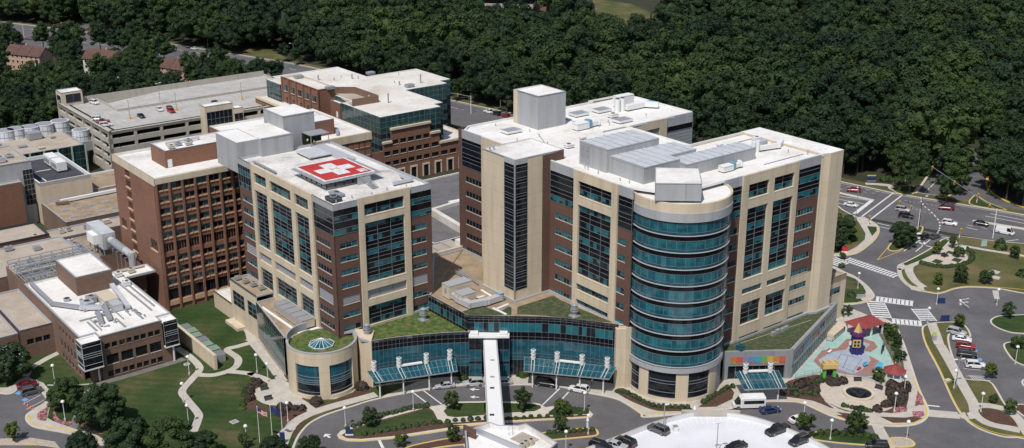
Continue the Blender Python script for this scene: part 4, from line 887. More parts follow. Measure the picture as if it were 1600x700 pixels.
for k, z in enumerate(fl):
    mb = MB(); z2 = z+3.82 if k < 8 else 42.3
    n_ = 34; pts = arc(RD, A0+14, A1-4, n_)
    for i in range(n_):
        a, b = pts[i], pts[i+1]
        def q(za, zb, m_): mb.poly([(*a, za), (*b, za), (*b, zb), (*a, zb)], m_)
        q(z+.45, z+.95, 'glass_blue'); r_ = gr.random()
        lo_ = z+.95; hi_ = z+2.95
        if r_ < .62: fz = gr.choice((0, 0, .3, .5)); q(lo_, lo_+(hi_-lo_)*fz, 'glass_blue') if fz else None; q(lo_+(hi_-lo_)*fz, hi_, gr.choice(('glass_teal', 'glass_mid', 'glass_mid')))
        else: q(lo_, hi_, 'glass_blue')
        q(hi_, z2+.02, 'glass_spandrel')
        if i % 2 == 0: mb.bar((*a, lo_), (*a, hi_), .035, 'mullion', 4)
    band(mb, RD-.02, RD+.06, z+.93, z+.98, 'mullion', A0+14, A1-4); band(mb, RD-.02, RD+.06, z+2.93, z+2.98, 'mullion', A0+14, A1-4)
    mb.build('curtain_wall', T)
    mb = MB(); band(mb, RD-.1, RD+.22, z+.2, z+.33, 'bright_trim', A0+4, A1-2); mb.build('sunshade', T)
mb = MB(); band(mb, RD-.1, RD+.02, 8.4, 42.3, 'metal_panel', A0, A0+15, 6); band(mb, RD-.1, RD+.02, 8.4, 42.3, 'metal_panel', A1-5, A1, 4); mb.build('side_panel', T)
mb = MB(); band(mb, RD-.2, RD+.35, 7.3, 8.4, 'metal_panel', A0, A1); mb.build('fascia', T)
mb = MB(); cut_ = [(178, 200, 1), (200, 218, 0), (218, 232, 1), (232, 266, 0), (266, 281, 1), (281, 311, 0), (311, 325, 1), (325, 385, 2)]
gb = MB()
for a, b, st in cut_:
    if st == 1: band(mb, RD-.5, RD-.05, 0, 7.4, 'limestone', a, b, 6)
    elif st == 2: band(mb, RD-.5, RD-.05, 0, 7.4, 'metal_panel', a, b, 8)
    else:
        band(mb, RD-.6, RD-.1, 0, .9, 'limestone_pale', a, b, 8)
        band(gb, RD-.6, RD-.35, .9, 7.3, 'glass_dark', a, b, 10)
        for zz in (.9, 2.2, 4.3, 5.0, 7.2): band(gb, RD-.36, RD-.25, zz, zz+.1, 'mullion', a, b, 10)
mb.build('base_wall', T); gb.build('base_glass', T)
mb = MB()      # limestone return between drum and lobby
mb.prism([W(168.0, 166.5+7.5), W(165.8, 175.2), W(168, 179), W(172, 179), W(172, 172)], 0, 14.6, 'limestone'); mb.build('side_wall', T)

mb = MB()
for a, b in (((171, 203), (181, 222)), ((186, 205), (199, 205)), ((196, 218), (196, 232)), ((209, 186), (225, 186)), ((205, 169.5), (219, 169.5))): mb.bar(W(*a, z_+.15), W(*b, z_+.15), .09, 'grey_metal', 4)
mb.build('pipe_run', T)
for a, b, s_ in ((178, 207, 1.6), (186, 211, 1.2), (206, 222, 1.8), (188, 232, 1.3), (219, 184, 1.4), (208, 186, 1.1), (223, 171, 1.2), (176, 229, 1.0)): unit(T, a, a+s_*1.3, b, b+s_, z_, z_+s_*.6, 'white_metal', fan=s_ > 1.3)
# ================================================================== LOWER BUILDINGS
def onp(pt, ax, c0):
    """height and position of a sighting on a known wall plane of the campus grid"""
    a = (pt[0]-800)/FOC; b = (pt[1]-350)/FOC; r = (a, cP-b*sP, -sP-b*cP); ru, rv = UV(r); t = c0/(ru if ax == 0 else rv)
    return ((rv if ax == 0 else ru)*t, CAM_H + r[2]*t)
def pxs(x0, y0, k, *p): return [(x0+a/k, y0+b/k) for a, b in p]
def gpoly(z, pts): return [ground(x, y, z) for x, y in pts]
def curtain(root, pts, bands, name='glass_wall', step=None, mull='mullion', off=.0):
    """glass wall along a plan line. bands: (z0, z1, material); thin mullions at every point"""
    mb = MB()
    for i in range(len(pts)-1):
        a, b = pts[i], pts[i+1]
        for z0, z1, m_ in bands:
            mm = m_
            if m_ == 'mix': mm = random.choice(('glass_teal', 'glass_mid', 'glass_blue', 'glass_teal', 'glass_dark'))
            mb.poly([(a[0], a[1], z0), (b[0], b[1], z0), (b[0], b[1], z1), (a[0], a[1], z1)], mm)
    for i, p in enumerate(pts): mb.bar((p[0], p[1], bands[0][0]), (p[0], p[1], bands[-1][1]), .028, mull, 4)
    for i in range(len(pts)-1):
        for z0, z1, m_ in bands: mb.bar((pts[i][0], pts[i][1], z1), (pts[i+1][0], pts[i+1][1], z1), .035, mull, 4)
    return mb.build(name, root)
def subdiv(pts, step):
    out = []
    for i in range(len(pts)-1):
        a, b = Vector((pts[i][0], pts[i][1])), Vector((pts[i+1][0], pts[i+1][1])); n_ = max(1, round((b-a).length/step))
        out += [a+(b-a)*k/n_ for k in range(n_)]
    return out + [Vector((pts[-1][0], pts[-1][1]))]

# ---- GLASS LOBBY --------------------------------------------------------------------------------------
LB = thing('lobby_building', 'curved blue glass lobby with planted green roofs between the towers', 'building', (-2, 248, 0))
zL, zM = 11.4, 15.0
Lf = [Vector(p) for p in ((-31.3, 240.4), (-27.0, 241.9), (-22.6, 243.2), (-15.9, 244.6), (-9.8, 245.2))]
Rf = [Vector(p) for p in ((-10.0, 246.3), (0.3, 245.9), (8.3, 245.4), (15.0, 244.0), (23.8, 241.2))]
Lfs, Rfs = subdiv(smooth_path(Lf, 5), 1.1), subdiv(smooth_path(Rf, 5), 1.15)
curtain(LB, Lfs, [(0, .5, 'limestone_pale'), (.5, 3.2, 'glass_dark'), (3.2, 4.2, 'glass_blue'), (4.2, 5.0, 'glass_blue'), (5.0, 5.8, 'glass_blue'), (5.8, 9.1, 'glass_blue'), (9.1, 10.1, 'glass_spandrel'), (10.1, zL+.3, 'glass_spandrel')])
curtain(LB, Rfs, [(0, .5, 'limestone_pale'), (.5, 4.4, 'glass_dark'), (4.4, 5.2, 'glass_blue'), (5.2, 6.0, 'glass_blue'), (6.0, 9.4, 'glass_blue'), (9.4, 10.2, 'glass_spandrel'), (10.2, 11.4, 'glass_spandrel'), (11.4, 13.6, 'mix'), (13.6, 14.3, 'glass_spandrel'), (14.3, zM+.3, 'glass_spandrel')])
Bk = subdiv([Vector((-14.7, 250.6)), Vector((-10.0, 246.3))], 1.15); p0 = W(143.2, 216.2); Bk = subdiv([Vector((p0.x, p0.y)), Vector((-10.0, 246.3))], 1.2)
curtain(LB, Bk, [(zL-2, 11.8, 'glass_spandrel'), (11.8, 13.6, 'mix'), (13.6, zM+.3, 'glass_spandrel')])
lowp = Lfs + [Vector((-9, 249)), W(146, 217).xy, W(120, 217.2).xy, Vector((-36, 246)), Vector((-34, 241.5))]
roof(LB, lowp, zL-.3, 'sedum', 'coping', .5, .45, name='green_roof')
upp = [Vector((-10, 246.3))] + Rfs[1:] + [Vector((26.3, 240.8)), W(168, 178).xy, W(168, 201.2).xy, W(157.5, 201.2).xy, W(157.5, 213.6).xy, W(168, 213.8).xy, W(168, 236.5).xy, W(158.4, 236.5).xy, W(154.6, 231.2).xy, W(145.5, 218).xy, W(143.2, 216.2).xy]
roof(LB, upp, zM-.35, 'gravel_roof', 'coping', .45, .4)
shell(LB, [W(145.4, 218), W(154.6, 231.2), W(158.4, 236.5), W(168, 236.5)], 3, zM, 'limestone_pale', 'rear_wall')
c2 = crop(700, 300, 3.1825)
sheet('green_roof', c2((345, 607), (345, 572), (525, 515), (560, 538), (700, 600), (822, 648), (740, 645), (600, 628), (470, 613), z=zM-.3), zM-.27, 'sedum_dry', kind=None, z0=zM-.34).parent = None
gr1 = bpy.data.objects[-1] if False else None
mb = MB(); p = [(26.2, 240.6), (23.8, 241.0), (24.6, 243.5), W(168.0, 179).xy, (29, 243)]
mb.prism([(23.8, 240.9), (26.6, 240.3), W(167.5, 173.6).xy, W(170, 177).xy, (25.5, 250)], 0, zM+.1, 'limestone'); mb.build('pier', LB)
mb = MB(); mb.prism([(-31.4, 240.2), (-34.5, 242.5), (-36, 247), (-31.4, 246)], 0, zL+.3, 'limestone'); mb.build('pier', LB)
# entrance bay with its lift lobby
mb = MB(); mb.box(-5.2, 246.4, 10.6, 9.2, 4.6, .5, 'white_metal'); mb.box(-8.6, 245.2, 11.1, 1.8, 1.8, .5, 'white_metal'); mb.box(-1.9, 245.2, 11.1, 1.8, 1.8, .5, 'white_metal'); mb.build('entrance_roof', LB)
for a in (-8.4, -2.0):
    q = [Vector((a-1.4, 246.2)), Vector((a-1.4, 244.3)), Vector((a, 244.3)), Vector((a+1.4, 244.3)), Vector((a+1.4, 246.2))]
    curtain(LB, q, [(0, .9, 'limestone_pale'), (.9, 4.0, 'glass_blue'), (4.0, 4.8, 'glass_dark'), (4.8, 7.6, 'glass_blue'), (7.6, 10.6, 'glass_dark')], name='lift_bay')
for nm, pt in (('cupola_vent', (360+960/3.1825, 480+45/3.1825)), ('cupola_vent', (360+680/3.1825, 480+125/3.1825)), ('cupola_vent', (700+628/3.1825, 300+600/3.1825))):
    zz = zM-.3 if pt[0] > 860 else zL-.3; q = ground(pt[0], pt[1]+6, zz); mb = MB(); mb.box(q.x, q.y, zz, 2.0, 2.0, .3, 'steel', YA); mb.cyl(q.x, q.y, zz+.3, zz+1.4, .62, .62, 'steel', 14)
    for k_ in range(3): mb.cyl(q.x, q.y, zz+1.4+k_*.5, zz+1.6+k_*.5, .95-.1*k_, .95-.1*k_, 'steel', 14); mb.cyl(q.x, q.y, zz+1.6+k_*.5, zz+1.9+k_*.5, .6, .6, 'grey_metal', 14)
    mb.cyl(q.x, q.y, zz+2.9, zz+3.2, .8, .2, 'steel', 14); mb.build(nm, LB)
# plant on the gravel roof
def rb(cx, cy, z, w_, d_, h_, mat, name='roof_unit', rot=YA, par=None):
    mb = MB(); mb.box(cx, cy, z+.2, w_, d_, h_, mat, rot); mb.box(cx, cy, z, w_-.3, d_-.3, .2, 'dark_metal', rot); mb.box(cx, cy, z+.2+h_, w_+.15, d_+.15, .08, 'coping', rot)
    mb.box(cx, cy, z+.2+h_*.35, w_+.04, d_*.25, h_*.4, 'grey_metal', rot); return mb.build(name, par)
zz = zM-.35
for x, y, w_, d_, h_ in ((714, 455, 6.5, 3.0, 3.2), (727, 466, 4.0, 3.2, 2.4)): q = ground(x, y+6, zz); rb(q.x, q.y, zz, w_, d_, h_, 'beige_unit', par=LB)
P3 = crop(700, 300, 3.1825)
pp = [UV(p) for p in P3((20, 525), (60, 555), (110, 580), (190, 565), (250, 545), z=zz)]; duct(LB, pp, zz, 1.5, 1.3, 'duct_insul')
q = P3((18, 525), z=zz)[0]; rb(q.x, q.y, zz, 1.8, 1.8, 1.9, 'teal_unit', 'fan_unit', par=LB); q = P3((258, 540), z=zz)[0]; rb(q.x, q.y, zz, 1.2, 1.8, 1.9, 'teal_unit', 'fan_unit', par=LB)
for a in (((165, 490), (255, 545)), ((100, 540), (180, 520)), ((225, 580), (290, 612)), ((240, 585), (300, 560))):
    mb = MB(); strip_mb(mb, [p.xy for p in P3(*a, z=zz)], .55, zz+.05, zz+.25, 'white_metal'); mb.build('roof_walkway', LB)
q3 = crop(640, 250, 2.8)
for a, b in (((215, 495), (300, 550)), ((225, 510), (250, 540)), ((200, 500), (240, 520))):
    mb = MB(); A, B2 = q3(a, z=zz)[0], q3(b, z=zz)[0]
    for k_ in (0, .5): mb.bar(A+Vector((0, 0, .5+k_)), B2+Vector((0, 0, .5+k_)), .12, 'steel')
    for k_ in range(5): mb.bar(A+(B2-A)*k_/4, A+(B2-A)*k_/4+Vector((0, 0, 1.2)), .07, 'steel')
    mb.build('pipe_run', LB)
for o in list(bpy.data.objects):
    if o.name.startswith('green_roof') and o.parent is None: o.parent = LB; o.location = (-LB.location.x, -LB.location.y, 0)
sh = sheet('green_roof', c2((60, 598), (170, 565), (230, 590), (268, 590), (300, 568), (315, 575), (315, 610), (200, 612), (85, 612), z=zM-.3), zM-.27, 'sedum_dry', kind=None, z0=zM-.34); sh.parent = LB; sh.location = (-LB.location.x, -LB.location.y, 0)

# ---- ROTUNDA -------------------------------------------------------------------------------------------
rc = W(115, 217.5); RR = 7.9
RO = thing('rotunda', 'round pale stone rotunda with tall curved windows and a grass roof with glass skylight', 'building', (rc.x, rc.y, 0))
mb = MB(); zt = 11.3
wins_ = [(-129.5, -87), (-70, -24)]; segs = [(-190, -129.5, 0), (-129.5, -87, 1), (-87, -70, 0), (-70, -24, 1), (-24, 28, 0)]
for a, b, wn in segs:
    n_ = max(4, int((b-a)/5))
    if not wn: band(mb, RR-.5, RR, 0, zt, 'limestone', a, b, n_, rc)
    else: band(mb, RR-.5, RR, 8.3, zt, 'limestone', a, b, n_, rc); band(mb, RR-.5, RR, 0, 1.0, 'limestone', a, b, n_, rc)
mb.build('wall', RO)
for a, b in wins_:
    mb = MB()
    for i in range(10):
        aa, bb = a+(b-a)*i/10, a+(b-a)*(i+1)/10
        for z0, z1, m_ in ((1.0, 3.6, 'glass_dark'), (3.6, 4.6, 'glass_blue'), (4.6, 5.6, 'glass_blue'), (5.6, 8.3, 'glass_blue')): band(mb, RR-.42, RR-.38, z0, z1, m_, aa, bb, 1, rc)
    for z0 in (1.0, 1.7, 3.6, 4.1, 4.6, 5.4, 8.2): band(mb, RR-.38, RR-.28, z0, z0+.1, 'mullion', a, b, 8, rc)
    mb.build('window', RO)
mb = MB(); mb.poly([(*p, zt-.9) for p in arc(RR-.45, 0, 360, 60, rc)][:-1], 'sedum'); mb.build('green_roof', RO)
mb = MB(); band(mb, RR-.52, RR+.05, zt, zt+.12, 'coping', -190, 28, 40, rc); band(mb, RR-.3, RR, zt-.5, zt+1.2, 'metal_panel', 125, 185, 12, rc); mb.build('parapet', RO)
sc = W(114.3, 216.3); mb = MB()
pts = [Vector((sc.x+2.9*math.cos(R(20+i*45)), sc.y+2.9*math.sin(R(20+i*45)), zt-.5)) for i in range(8)]; ap = Vector((sc.x, sc.y, zt+.9))
mb.prism([(p.x, p.y) for p in pts], zt-.9, zt-.5, 'steel')
for i in range(8): a, b = pts[i], pts[(i+1) % 8]; mb.poly([a, b, ap], 'canopy_glass' if i % 2 else 'glass_teal'); mb.bar(a, ap, .07, 'white_metal', 4); mb.bar(a, b, .08, 'white_metal', 4); mb.bar((a+b)/2, ap, .04, 'white_metal', 4)
mb.build('skylight', RO)

# ---- WEST WING (stone and slanted glass) -------------------------------------------------------------------
WW = thing('hospital_wing', 'low stone wing with slanted glass wall beside the lawn', 'building', W(114, 262, 0), YA)
f = Face(WW, 0, 114.0)
f.wall(248.2, 262.8, 0, 11.6, [(255, 261.4, 5.1, 9.1), (248.3, 253.1, 5.1, 9.1)], 'limestone'); f.window(255, 261.4, 5.1, 9.1, 3, 'd d v', sill='limestone_pale'); f.window(248.3, 253.1, 5.1, 9.1, 2, 'd d v', sill='limestone_pale')
f.wall(262.8, 273.6, 0, 4.6, [], 'limestone')
shell(WW, [W(114, 262.8), W(114.1, 262.8), W(119.4, 262.8), W(119.4, 262.9)], 0, 11.6, 'limestone')
a, b = W(114, 248.2), W(109.9, 226.2); gl = subdiv([a, b], 1.6)
curtain(WW, [Vector((p.x, p.y)) for p in gl], [(0, .6, 'limestone_pale'), (.6, 2.0, 'glass_green'), (2.0, 2.7, 'glass_dark'), (2.7, 4.6, 'glass_green'), (4.6, 5.4, 'glass_green'), (5.4, 7.4, 'glass_green'), (7.4, 8.2, 'glass_dark'), (8.2, 10.2, 'glass_dark')])
roof(WW, [W(114, 262.8), W(114, 248.2), W(119.4, 248.2), W(119.4, 262.8)], 11.2, 'gravel_roof', 'coping', .4); roof(WW, [W(114, 248.2), W(109.9, 226.2), W(112, 224.5), W(119.4, 224.5), W(119.4, 248.2)], 9.8, 'gravel_roof', 'coping', .4)
roof(WW, [W(114, 273.6), W(114, 262.8), W(119.4, 262.8), W(119.4, 273.6)], 4.2, 'white_roof', 'limestone', .4)
for k_ in range(5):
    mb = MB(); v_ = 241-k_*2.9; uu = 115.2; mb.ubox(uu, uu+3.2, v_-2.6, v_, 10.2, 12.2, 'beige_unit'); mb.ubox(uu-.05, uu+3.25, v_-2.65, v_-.0, 12.2, 12.28, 'grey_metal')
    for j in range(5): mb.ubox(uu-.08, uu, v_-2.5+j*.5, v_-2.25+j*.5, 10.6, 12.0, 'grey_metal'); mb.ubox(uu, uu+3.2, v_-2.5+j*.5, v_-2.4+j*.5, 12.28, 12.34, 'coping')
    mb.build('air_handler', WW)
mb = MB(); mb.ubox(113.6, 114.3, 228, 245, 9.85, 10.0, 'white_metal'); mb.ubox(113.6, 119, 225.5, 226.4, 9.85, 10.02, 'white_metal'); mb.build('roof_walkway', WW)
for k_ in range(4): unit(WW, 115+k_*.6, 116.4+k_*.6, 262-k_*3.2, 261-k_*3.2, 11.2, 12.3, 'steel')
mb = MB(); mb.ubox(111.8, 114, 255.5, 262.5, 0, .9, 'limestone_pale'); mb.build('planter', WW)

# ---- BROWN BRICK THREE STOREY BLOCK ------------------------------------------------------------------------
BB = thing('office_block', 'three storey brown brick block with white roof full of ducts at the lower left', 'building', W(72.3, 250, 0), YA)
f = Face(BB, 0, 72.3); g = Face(BB, 1, 250.0); zt = 10.9
hs = []
for i in range(4):
    a = 77.1+i*3.4
    hs += [(a, a+1.3, 7.6, 8.9), (a+1.6, a+2.9, 7.6, 8.9), (a+.1, a+2.9, 3.6, 5.95), (a, a+1.3, .6, 1.95), (a+1.6, a+2.9, .6, 1.95)]
g.wall(76, 90.8, 0, zt, hs, 'brick_brown', depth=.35)
for h in hs: g.window(*h, 1 if h[1]-h[0] < 2 else 2, 'd' if h[1]-h[0] < 2 else 'd2 s.6', d=-.3, sill='brick_brown' if h[1]-h[0] < 2 else 'limestone_pale', frame='dark_metal')
hs = []
for i in range(6):
    a = 254.2+i*2.3; hs += [(a, a+1.15, 7.7, 8.9), (a, a+1.15, 3.6, 5.6), (a, a+1.15, .6, 2.0)]
f.wall(252.6, 308, 0, zt, hs, 'brick_brown', depth=.35)
for h in hs: f.window(*h, 1, 'd', d=-.3, frame='dark_metal')
mb = MB(); mb.ubox(73.9, 76, 250.4, 253, 0, 4, 'brick_brown'); mb.ubox(75.0, 75.3, 250.1, 250.4, 0, 4.2, 'white_metal'); mb.build('entrance_recess', BB)
GA = Face(BB, 0, 71.6); GB_ = Face(BB, 1, 248.6)
GA.window(248.6, 252.6, 4.4, zt, 3, 's1 d1.6 s.5 s.5 d1.6 s1', d=0, hm=1, name='corner_glass', frame='bright_trim', fw=.055); GB_.window(71.6, 75.9, 4.4, zt, 3, 's1 d1.6 s.5 s.5 d1.6 s1', d=0, hm=1, name='corner_glass', frame='bright_trim', fw=.055)
mb = MB(); mb.ubox(71.5, 76, 248.5, 252.7, 4.1, 4.4, 'white_metal'); mb.build('soffit', BB); mb = MB(); mb.ubox(75.9, 76.0, 248.6, 250, 4.4, zt, 'brick_brown'); mb.build('side_wall', BB); mb = MB(); mb.ubox(90.8, 94.3, 249.0, 252.8, 4.1, 4.4, 'white_metal'); mb.build('soffit', BB)
GB2 = Face(BB, 1, 249.1); GB2.window(90.8, 94.2, 4.4, zt, 2, 's1 d1.6 s.5 s.5 d1.6 s1', d=0, hm=1, name='corner_glass', frame='bright_trim', fw=.055)
shell(BB, [W(94.2, 249.1), W(94.2, 286), W(101, 286), W(101, 300), W(94.2, 300)], 4.4, zt, 'brick_brown', 'rear_wall'); shell(BB, [W(90.8, 250), W(93.4, 250), W(93.4, 290), W(90.8, 290)], 0, 4.4, 'brick_brown', 'rear_wall')
mb = MB(); mb.ubox(92.6, 92.9, 249.4, 249.7, 0, 4.2, 'white_metal'); mb.build('column', BB)
roof(BB, [W(72.3, 252.6), W(76, 252.6), W(76, 250), W(90.8, 250), W(90.8, 252.8), W(94.2, 252.8), W(94.2, 281), W(102, 281), W(102, 287), W(90, 287), W(90, 292.5), W(72.3, 292.5)], zt-.35, 'white_roof', 'coping', .5)
roof(BB, urect(71.6, 76, 248.6, 252.6), zt-.5, 'white_roof', 'white_metal', .3); roof(BB, urect(90.8, 94.2, 249.1, 252.8), zt-.5, 'white_roof', 'white_metal', .3)
block(BB, 80.6, 89.6, 277.4, 292.5, zt-.4, 15.5, 'brick_brown', 'white_roof', .35, 'penthouse')
zz = zt-.35
duct(BB, [(73.6, 290), (73.6, 275), (78.5, 268)], zz, .9, .8, 'grey_metal'); duct(BB, [(78.5, 268), (82, 265.5), (84, 268)], zz, 1.1, .9, 'duct_insul')
duct(BB, [(89.5, 280), (87.3, 262)], zz, 1.1, .9, 'rooftop_metal'); duct(BB, [(84.5, 274), (81.5, 258)], zz, 1.1, .7, 'grey_metal'); duct(BB, [(80.5, 263), (79, 256.5)], zz, 1.1, .6, 'grey_metal')
unit(BB, 83.3, 86.8, 266, 273, zz, zz+1.8, 'beige_unit', fan=False); unit(BB, 84, 86.3, 262, 265.5, zz, zz+1.9, 'duct_insul', fan=False); unit(BB, 79, 81.5, 268, 271, zz, zz+1.5, 'duct_insul'); unit(BB, 81, 83, 270.5, 273, zz, zz+1.6, 'grey_metal')
for a, b in (((91.5, 258), (91.5, 279)), ((76, 262), (87, 262.4)), ((77, 254.5), (77, 260)), ((88, 254.5), (88, 259)), ((83, 252.5), (83, 258)), ((93, 260), (93, 280))): duct(BB, [a, b], zz-.3, .45, .2, 'grey_metal', 'pipe_tray')
rq = random.Random(8)
for k_ in range(20): a, b, s_ = rq.uniform(77.5, 89), rq.uniform(254, 275), rq.uniform(.4, 1.2); unit(BB, a, a+s_*rq.uniform(.6, 1.6), b, b+s_, zz, zz+rq.uniform(.3, 1.0), rq.choice(('steel', 'grey_metal', 'duct_insul', 'white_metal')), fan=rq.random() < .4)
for k_ in range(5): duct(BB, [(78+k_*2.1, 254+k_), (78+k_*2.1, 262+k_*2)], zz-.2, .22, .2, 'grey_metal', 'pipe')
for a, b in ((92.5, 283), (96, 283.6), (92, 276)): unit(BB, a, a+1.5, b, b+1.5, zz, zz+1.2, random.choice(('white_metal', 'beige_unit')))
mb = MB(); q = W(77.5, 276); mb.cyl(q.x, q.y, zz, zz+.8, .8, .8, 'steel', 14); mb.cyl(q.x, q.y, zz+.8, zz+.9, .55, .55, 'dark_metal', 12); mb.build('exhaust_fan', BB)
mb = MB()      # timber/stone garden wall beside
mb.ubox(98.2, 98.9, 239.0, 262, 0, 3.9, 'limestone'); o = mb.build('garden_wall'); tag(o, 'tall free standing pale stone garden wall running out from the brown brick block', 'wall')
# pergola / stepped shrub terrace behind the wall
for k_ in range(7):
    mb = MB(); v_ = 264-k_*3.2; mb.ubox(100.0+.25*(k_ % 2), 102.4+.25*(k_ % 2), v_-2.7, v_, 0, 2.0, 'shrub_leaf' if k_ % 3 else 'grey_metal')
    for j in range(9): mb.ubox(99.9+.25*(k_ % 2), 102.5+.25*(k_ % 2), v_-2.6+j*.3, v_-2.48+j*.3, 2.0, 2.12, 'green_column' if k_ % 3 else 'grey_metal')
    o = mb.build('pergola'); tag(o, 'square slatted green pergola over a seat behind the stone garden wall', 'pergola', 'pergolas in a row along the courtyard')

# ---- rack, low roofs and plant west of the brick tower --------------------------------------------------------
def bld(name, label, cat, pts_px, z, wall, rmat, h=.4, z0=0, rim='coping'):
    pts = gpoly(z, pts_px); root = thing(name, label, cat, (pts[0].x, pts[0].y, z0)); shell(root, pts, z0, z, wall); roof(root, pts, z-h, rmat, rim, h); return root
d1 = lambda *p: pxs(0, 340, 3.8875, *p)
def gb(name, label, cat, u0, u1, v0, v1, z, wall, rmat, h=.4, z0=0, rim='coping'):
    root = thing(name, label, cat, W(u0, v0, z0), YA); block(root, u0, u1, v0, v1, z0, z, wall, rmat, h, rim=rim); return root
LW = thing('low_building', 'low brown brick annex with speckled tan roof joined to the three storey block', 'building', W(65, 272, 0), YA)
g = Face(LW, 1, 272.0); g.wall(64.8, 72.3, 0, 7.6, [(66+i*1.9, 67.6+i*1.9, 3.6, 5.0) for i in range(3)], 'brick_brown')
for i in range(3): g.window(66+i*1.9, 67.6+i*1.9, 3.6, 5.0, 2, 'd', frame='dark_metal', d=-.28)
shell(LW, [W(64.8, 300), W(64.8, 272.02)], 0, 7.6, 'brick_brown'); roof(LW, urect(64.8, 72.3, 272, 299), 7.2, 'tan_roof', 'coping', .4)
gb('low_building', 'tan roofed brick annex cut off by the left edge behind the magnolia', 'building', 48, 64.6, 273.4, 290, 6.6, 'brick_brown', 'tan_roof')
LA = gb('low_building', 'gravel roofed service building beside the steel pipe rack', 'building', 50, 93.5, 308.4, 331, 8, 'brick_brown', 'tan_roof')
LR = gb('low_building', 'low white topped roof under the steel pipe rack', 'building', 72.5, 93, 293, 308.2, 7.0, 'brick_brown', 'gravel_roof')
LB2 = gb('low_building', 'tan roof with a dark rim left of the roof with square skylights', 'building', 50, 90.7, 331.4, 345, 9.2, 'brick_dark', 'tan_roof', .7, rim='dark_metal')
LC = gb('low_building', 'lower gravel roof with pipework against the brick tower', 'building', 93.8, 102.8, 290, 331, 6.5, 'brick_brown', 'gravel_roof')
LD = gb('low_building', 'gravel roof beside the silver duct house', 'building', 91, 120, 331.4, 340, 7.2, 'brick_brown', 'tan_roof')
mb = MB()
for i in range(8): a = 72.9+i*2.8; mb.bar(W(a, 293, 11.2), W(a, 308, 11.2), .13, 'steel', 4); mb.bar(W(a, 293, 12.3), W(a, 308, 12.3), .10, 'steel', 4)
for i in range(8): b = 293+i*2.14; mb.bar(W(72.9, b, 11.2), W(92.5, b, 11.2), .13, 'steel', 4); mb.bar(W(72.9, b, 12.3), W(92.5, b, 12.3), .10, 'steel', 4)
for i in range(8):
    for j in (293, 300.5, 308): mb.bar(W(72.9+i*2.8, j, 6.8), W(72.9+i*2.8, j, 12.3), .12, 'steel', 4)
o = mb.build('pipe_rack'); tag(o, 'open grey steel pipe rack framework on the roofs left of the brick tower', 'pipe rack')
for k_ in range(6): duct(LR, [(74+k_*3, 294+k_), (74+k_*3, 306)], 6.7, .6, .6, random.choice(('steel', 'duct_insul', 'grey_metal')), 'pipe')
DB = thing('duct_house', 'big silver insulated air handling house on legs left of the brick tower', 'machinery', W(97.8, 307, 6), YA)
mb = MB(); mb.ubox(97.8, 101.4, 307.4, 320, 9.6, 14.2, 'duct_insul', 'rooftop_metal'); mb.ubox(96.4, 97.8, 311, 316, 10.4, 13.0, 'white_metal'); mb.ubox(98.6, 100.6, 307.2, 307.4, 10.2, 13.4, 'grey_metal'); mb.build('casing', DB)
mb = MB()
for i in range(4):
    for j in (0, 1): p = W(98.1+j*3.0, 308+i*3.8); mb.box(p.x, p.y, 6, .25, .25, 3.6, 'steel', YA)
mb.bar(W(98, 307.5, 7), W(98, 319.5, 9.4), .08, 'steel'); mb.build('stand', DB)
mb = MB(); mb.bar(W(100, 307.4, 12.2), W(100.2, 291.5, 12.2), 1.0, 'duct_insul', 12); mb.bar(W(100.2, 292.3, 13.1), W(100.2, 292.3, 7.5), 1.0, 'duct_insul', 12); mb.bar(W(100, 305, 12.2), W(100, 297, 12.2), 1.12, 'grey_metal', 12); mb.build('round_duct', DB)
mb = MB()
for i in range(4): [mb.bar(W(98.8+j*2.3, 303-i*3, 6), W(98.8+j*2.3, 303-i*3, 11.4), .1, 'steel') for j in (0, 1)]; mb.bar(W(98.8, 303-i*3, 11.2), W(101.1, 303-i*3, 11.2), .1, 'steel')
mb.build('duct_support', DB)
rr = random.Random(5)
for L_b, (a0, a1, b0, b1, z) in ((LA, (74, 92, 310, 330, 7.6)), (LB2, (60, 89, 332, 344, 8.5)), (LC, (94, 98, 292, 330, 6.1)), (LD, (93, 118, 332, 339, 6.8)), (LR, (78, 92, 294, 307, 6.6))):
    for k_ in range(8):
        a, b, s_ = rr.uniform(a0, a1-2), rr.uniform(b0, b1-2), rr.uniform(.8, 2.2); unit(L_b, a, a+s_, b, b+s_*rr.uniform(.5, 1), z, z+rr.uniform(.5, 1.5), rr.choice(('steel', 'grey_metal', 'duct_insul', 'beige_unit')), fan=rr.random() < .5)
duct(LA, [(76, 312), (91, 312.5)], 7.6, .7, .7, 'duct_insul')
duct(LC, [(94.5, 305), (94.5, 327)], 6.1, .9, .8, 'steel'); duct(LC, [(96.5, 305), (96.5, 325)], 6.1, .6, .9, 'grey_metal')
SK = gb('low_building', 'flat tan roof with eight square skylights left of the brick tower', 'building', 98.6, 124, 341.5, 364.5, 8.0, 'brick_brown', 'gravel_roof')
for x, y in pxs(0, 260, 3.1825, (325, 215), (393, 202), (458, 187), (525, 173), (365, 247), (432, 233), (500, 218), (567, 203)):
    q = ground(x, y, 8); mb = MB(); mb.box(q.x, q.y, 7.6, 1.9, 1.4, .35, 'coping', YA); mb.box(q.x, q.y, 7.95, 1.6, 1.1, .05, 'grey_metal', YA); mb.build('skylight', SK)
duct(SK, [(104, 361), (121, 361.3)], 7.6, .9, .9, 'white_metal'); duct(SK, [(102, 360), (105, 359)], 7.6, .7, .7, 'brick_brown', 'pipe')
CW = gb('low_building', 'cream stucco block with sunken dark roof carrying two white roof units', 'building', 99, 115, 364.8, 396, 14.2, 'stucco_cream', 'dark_roof', 1.2, rim='white_metal')
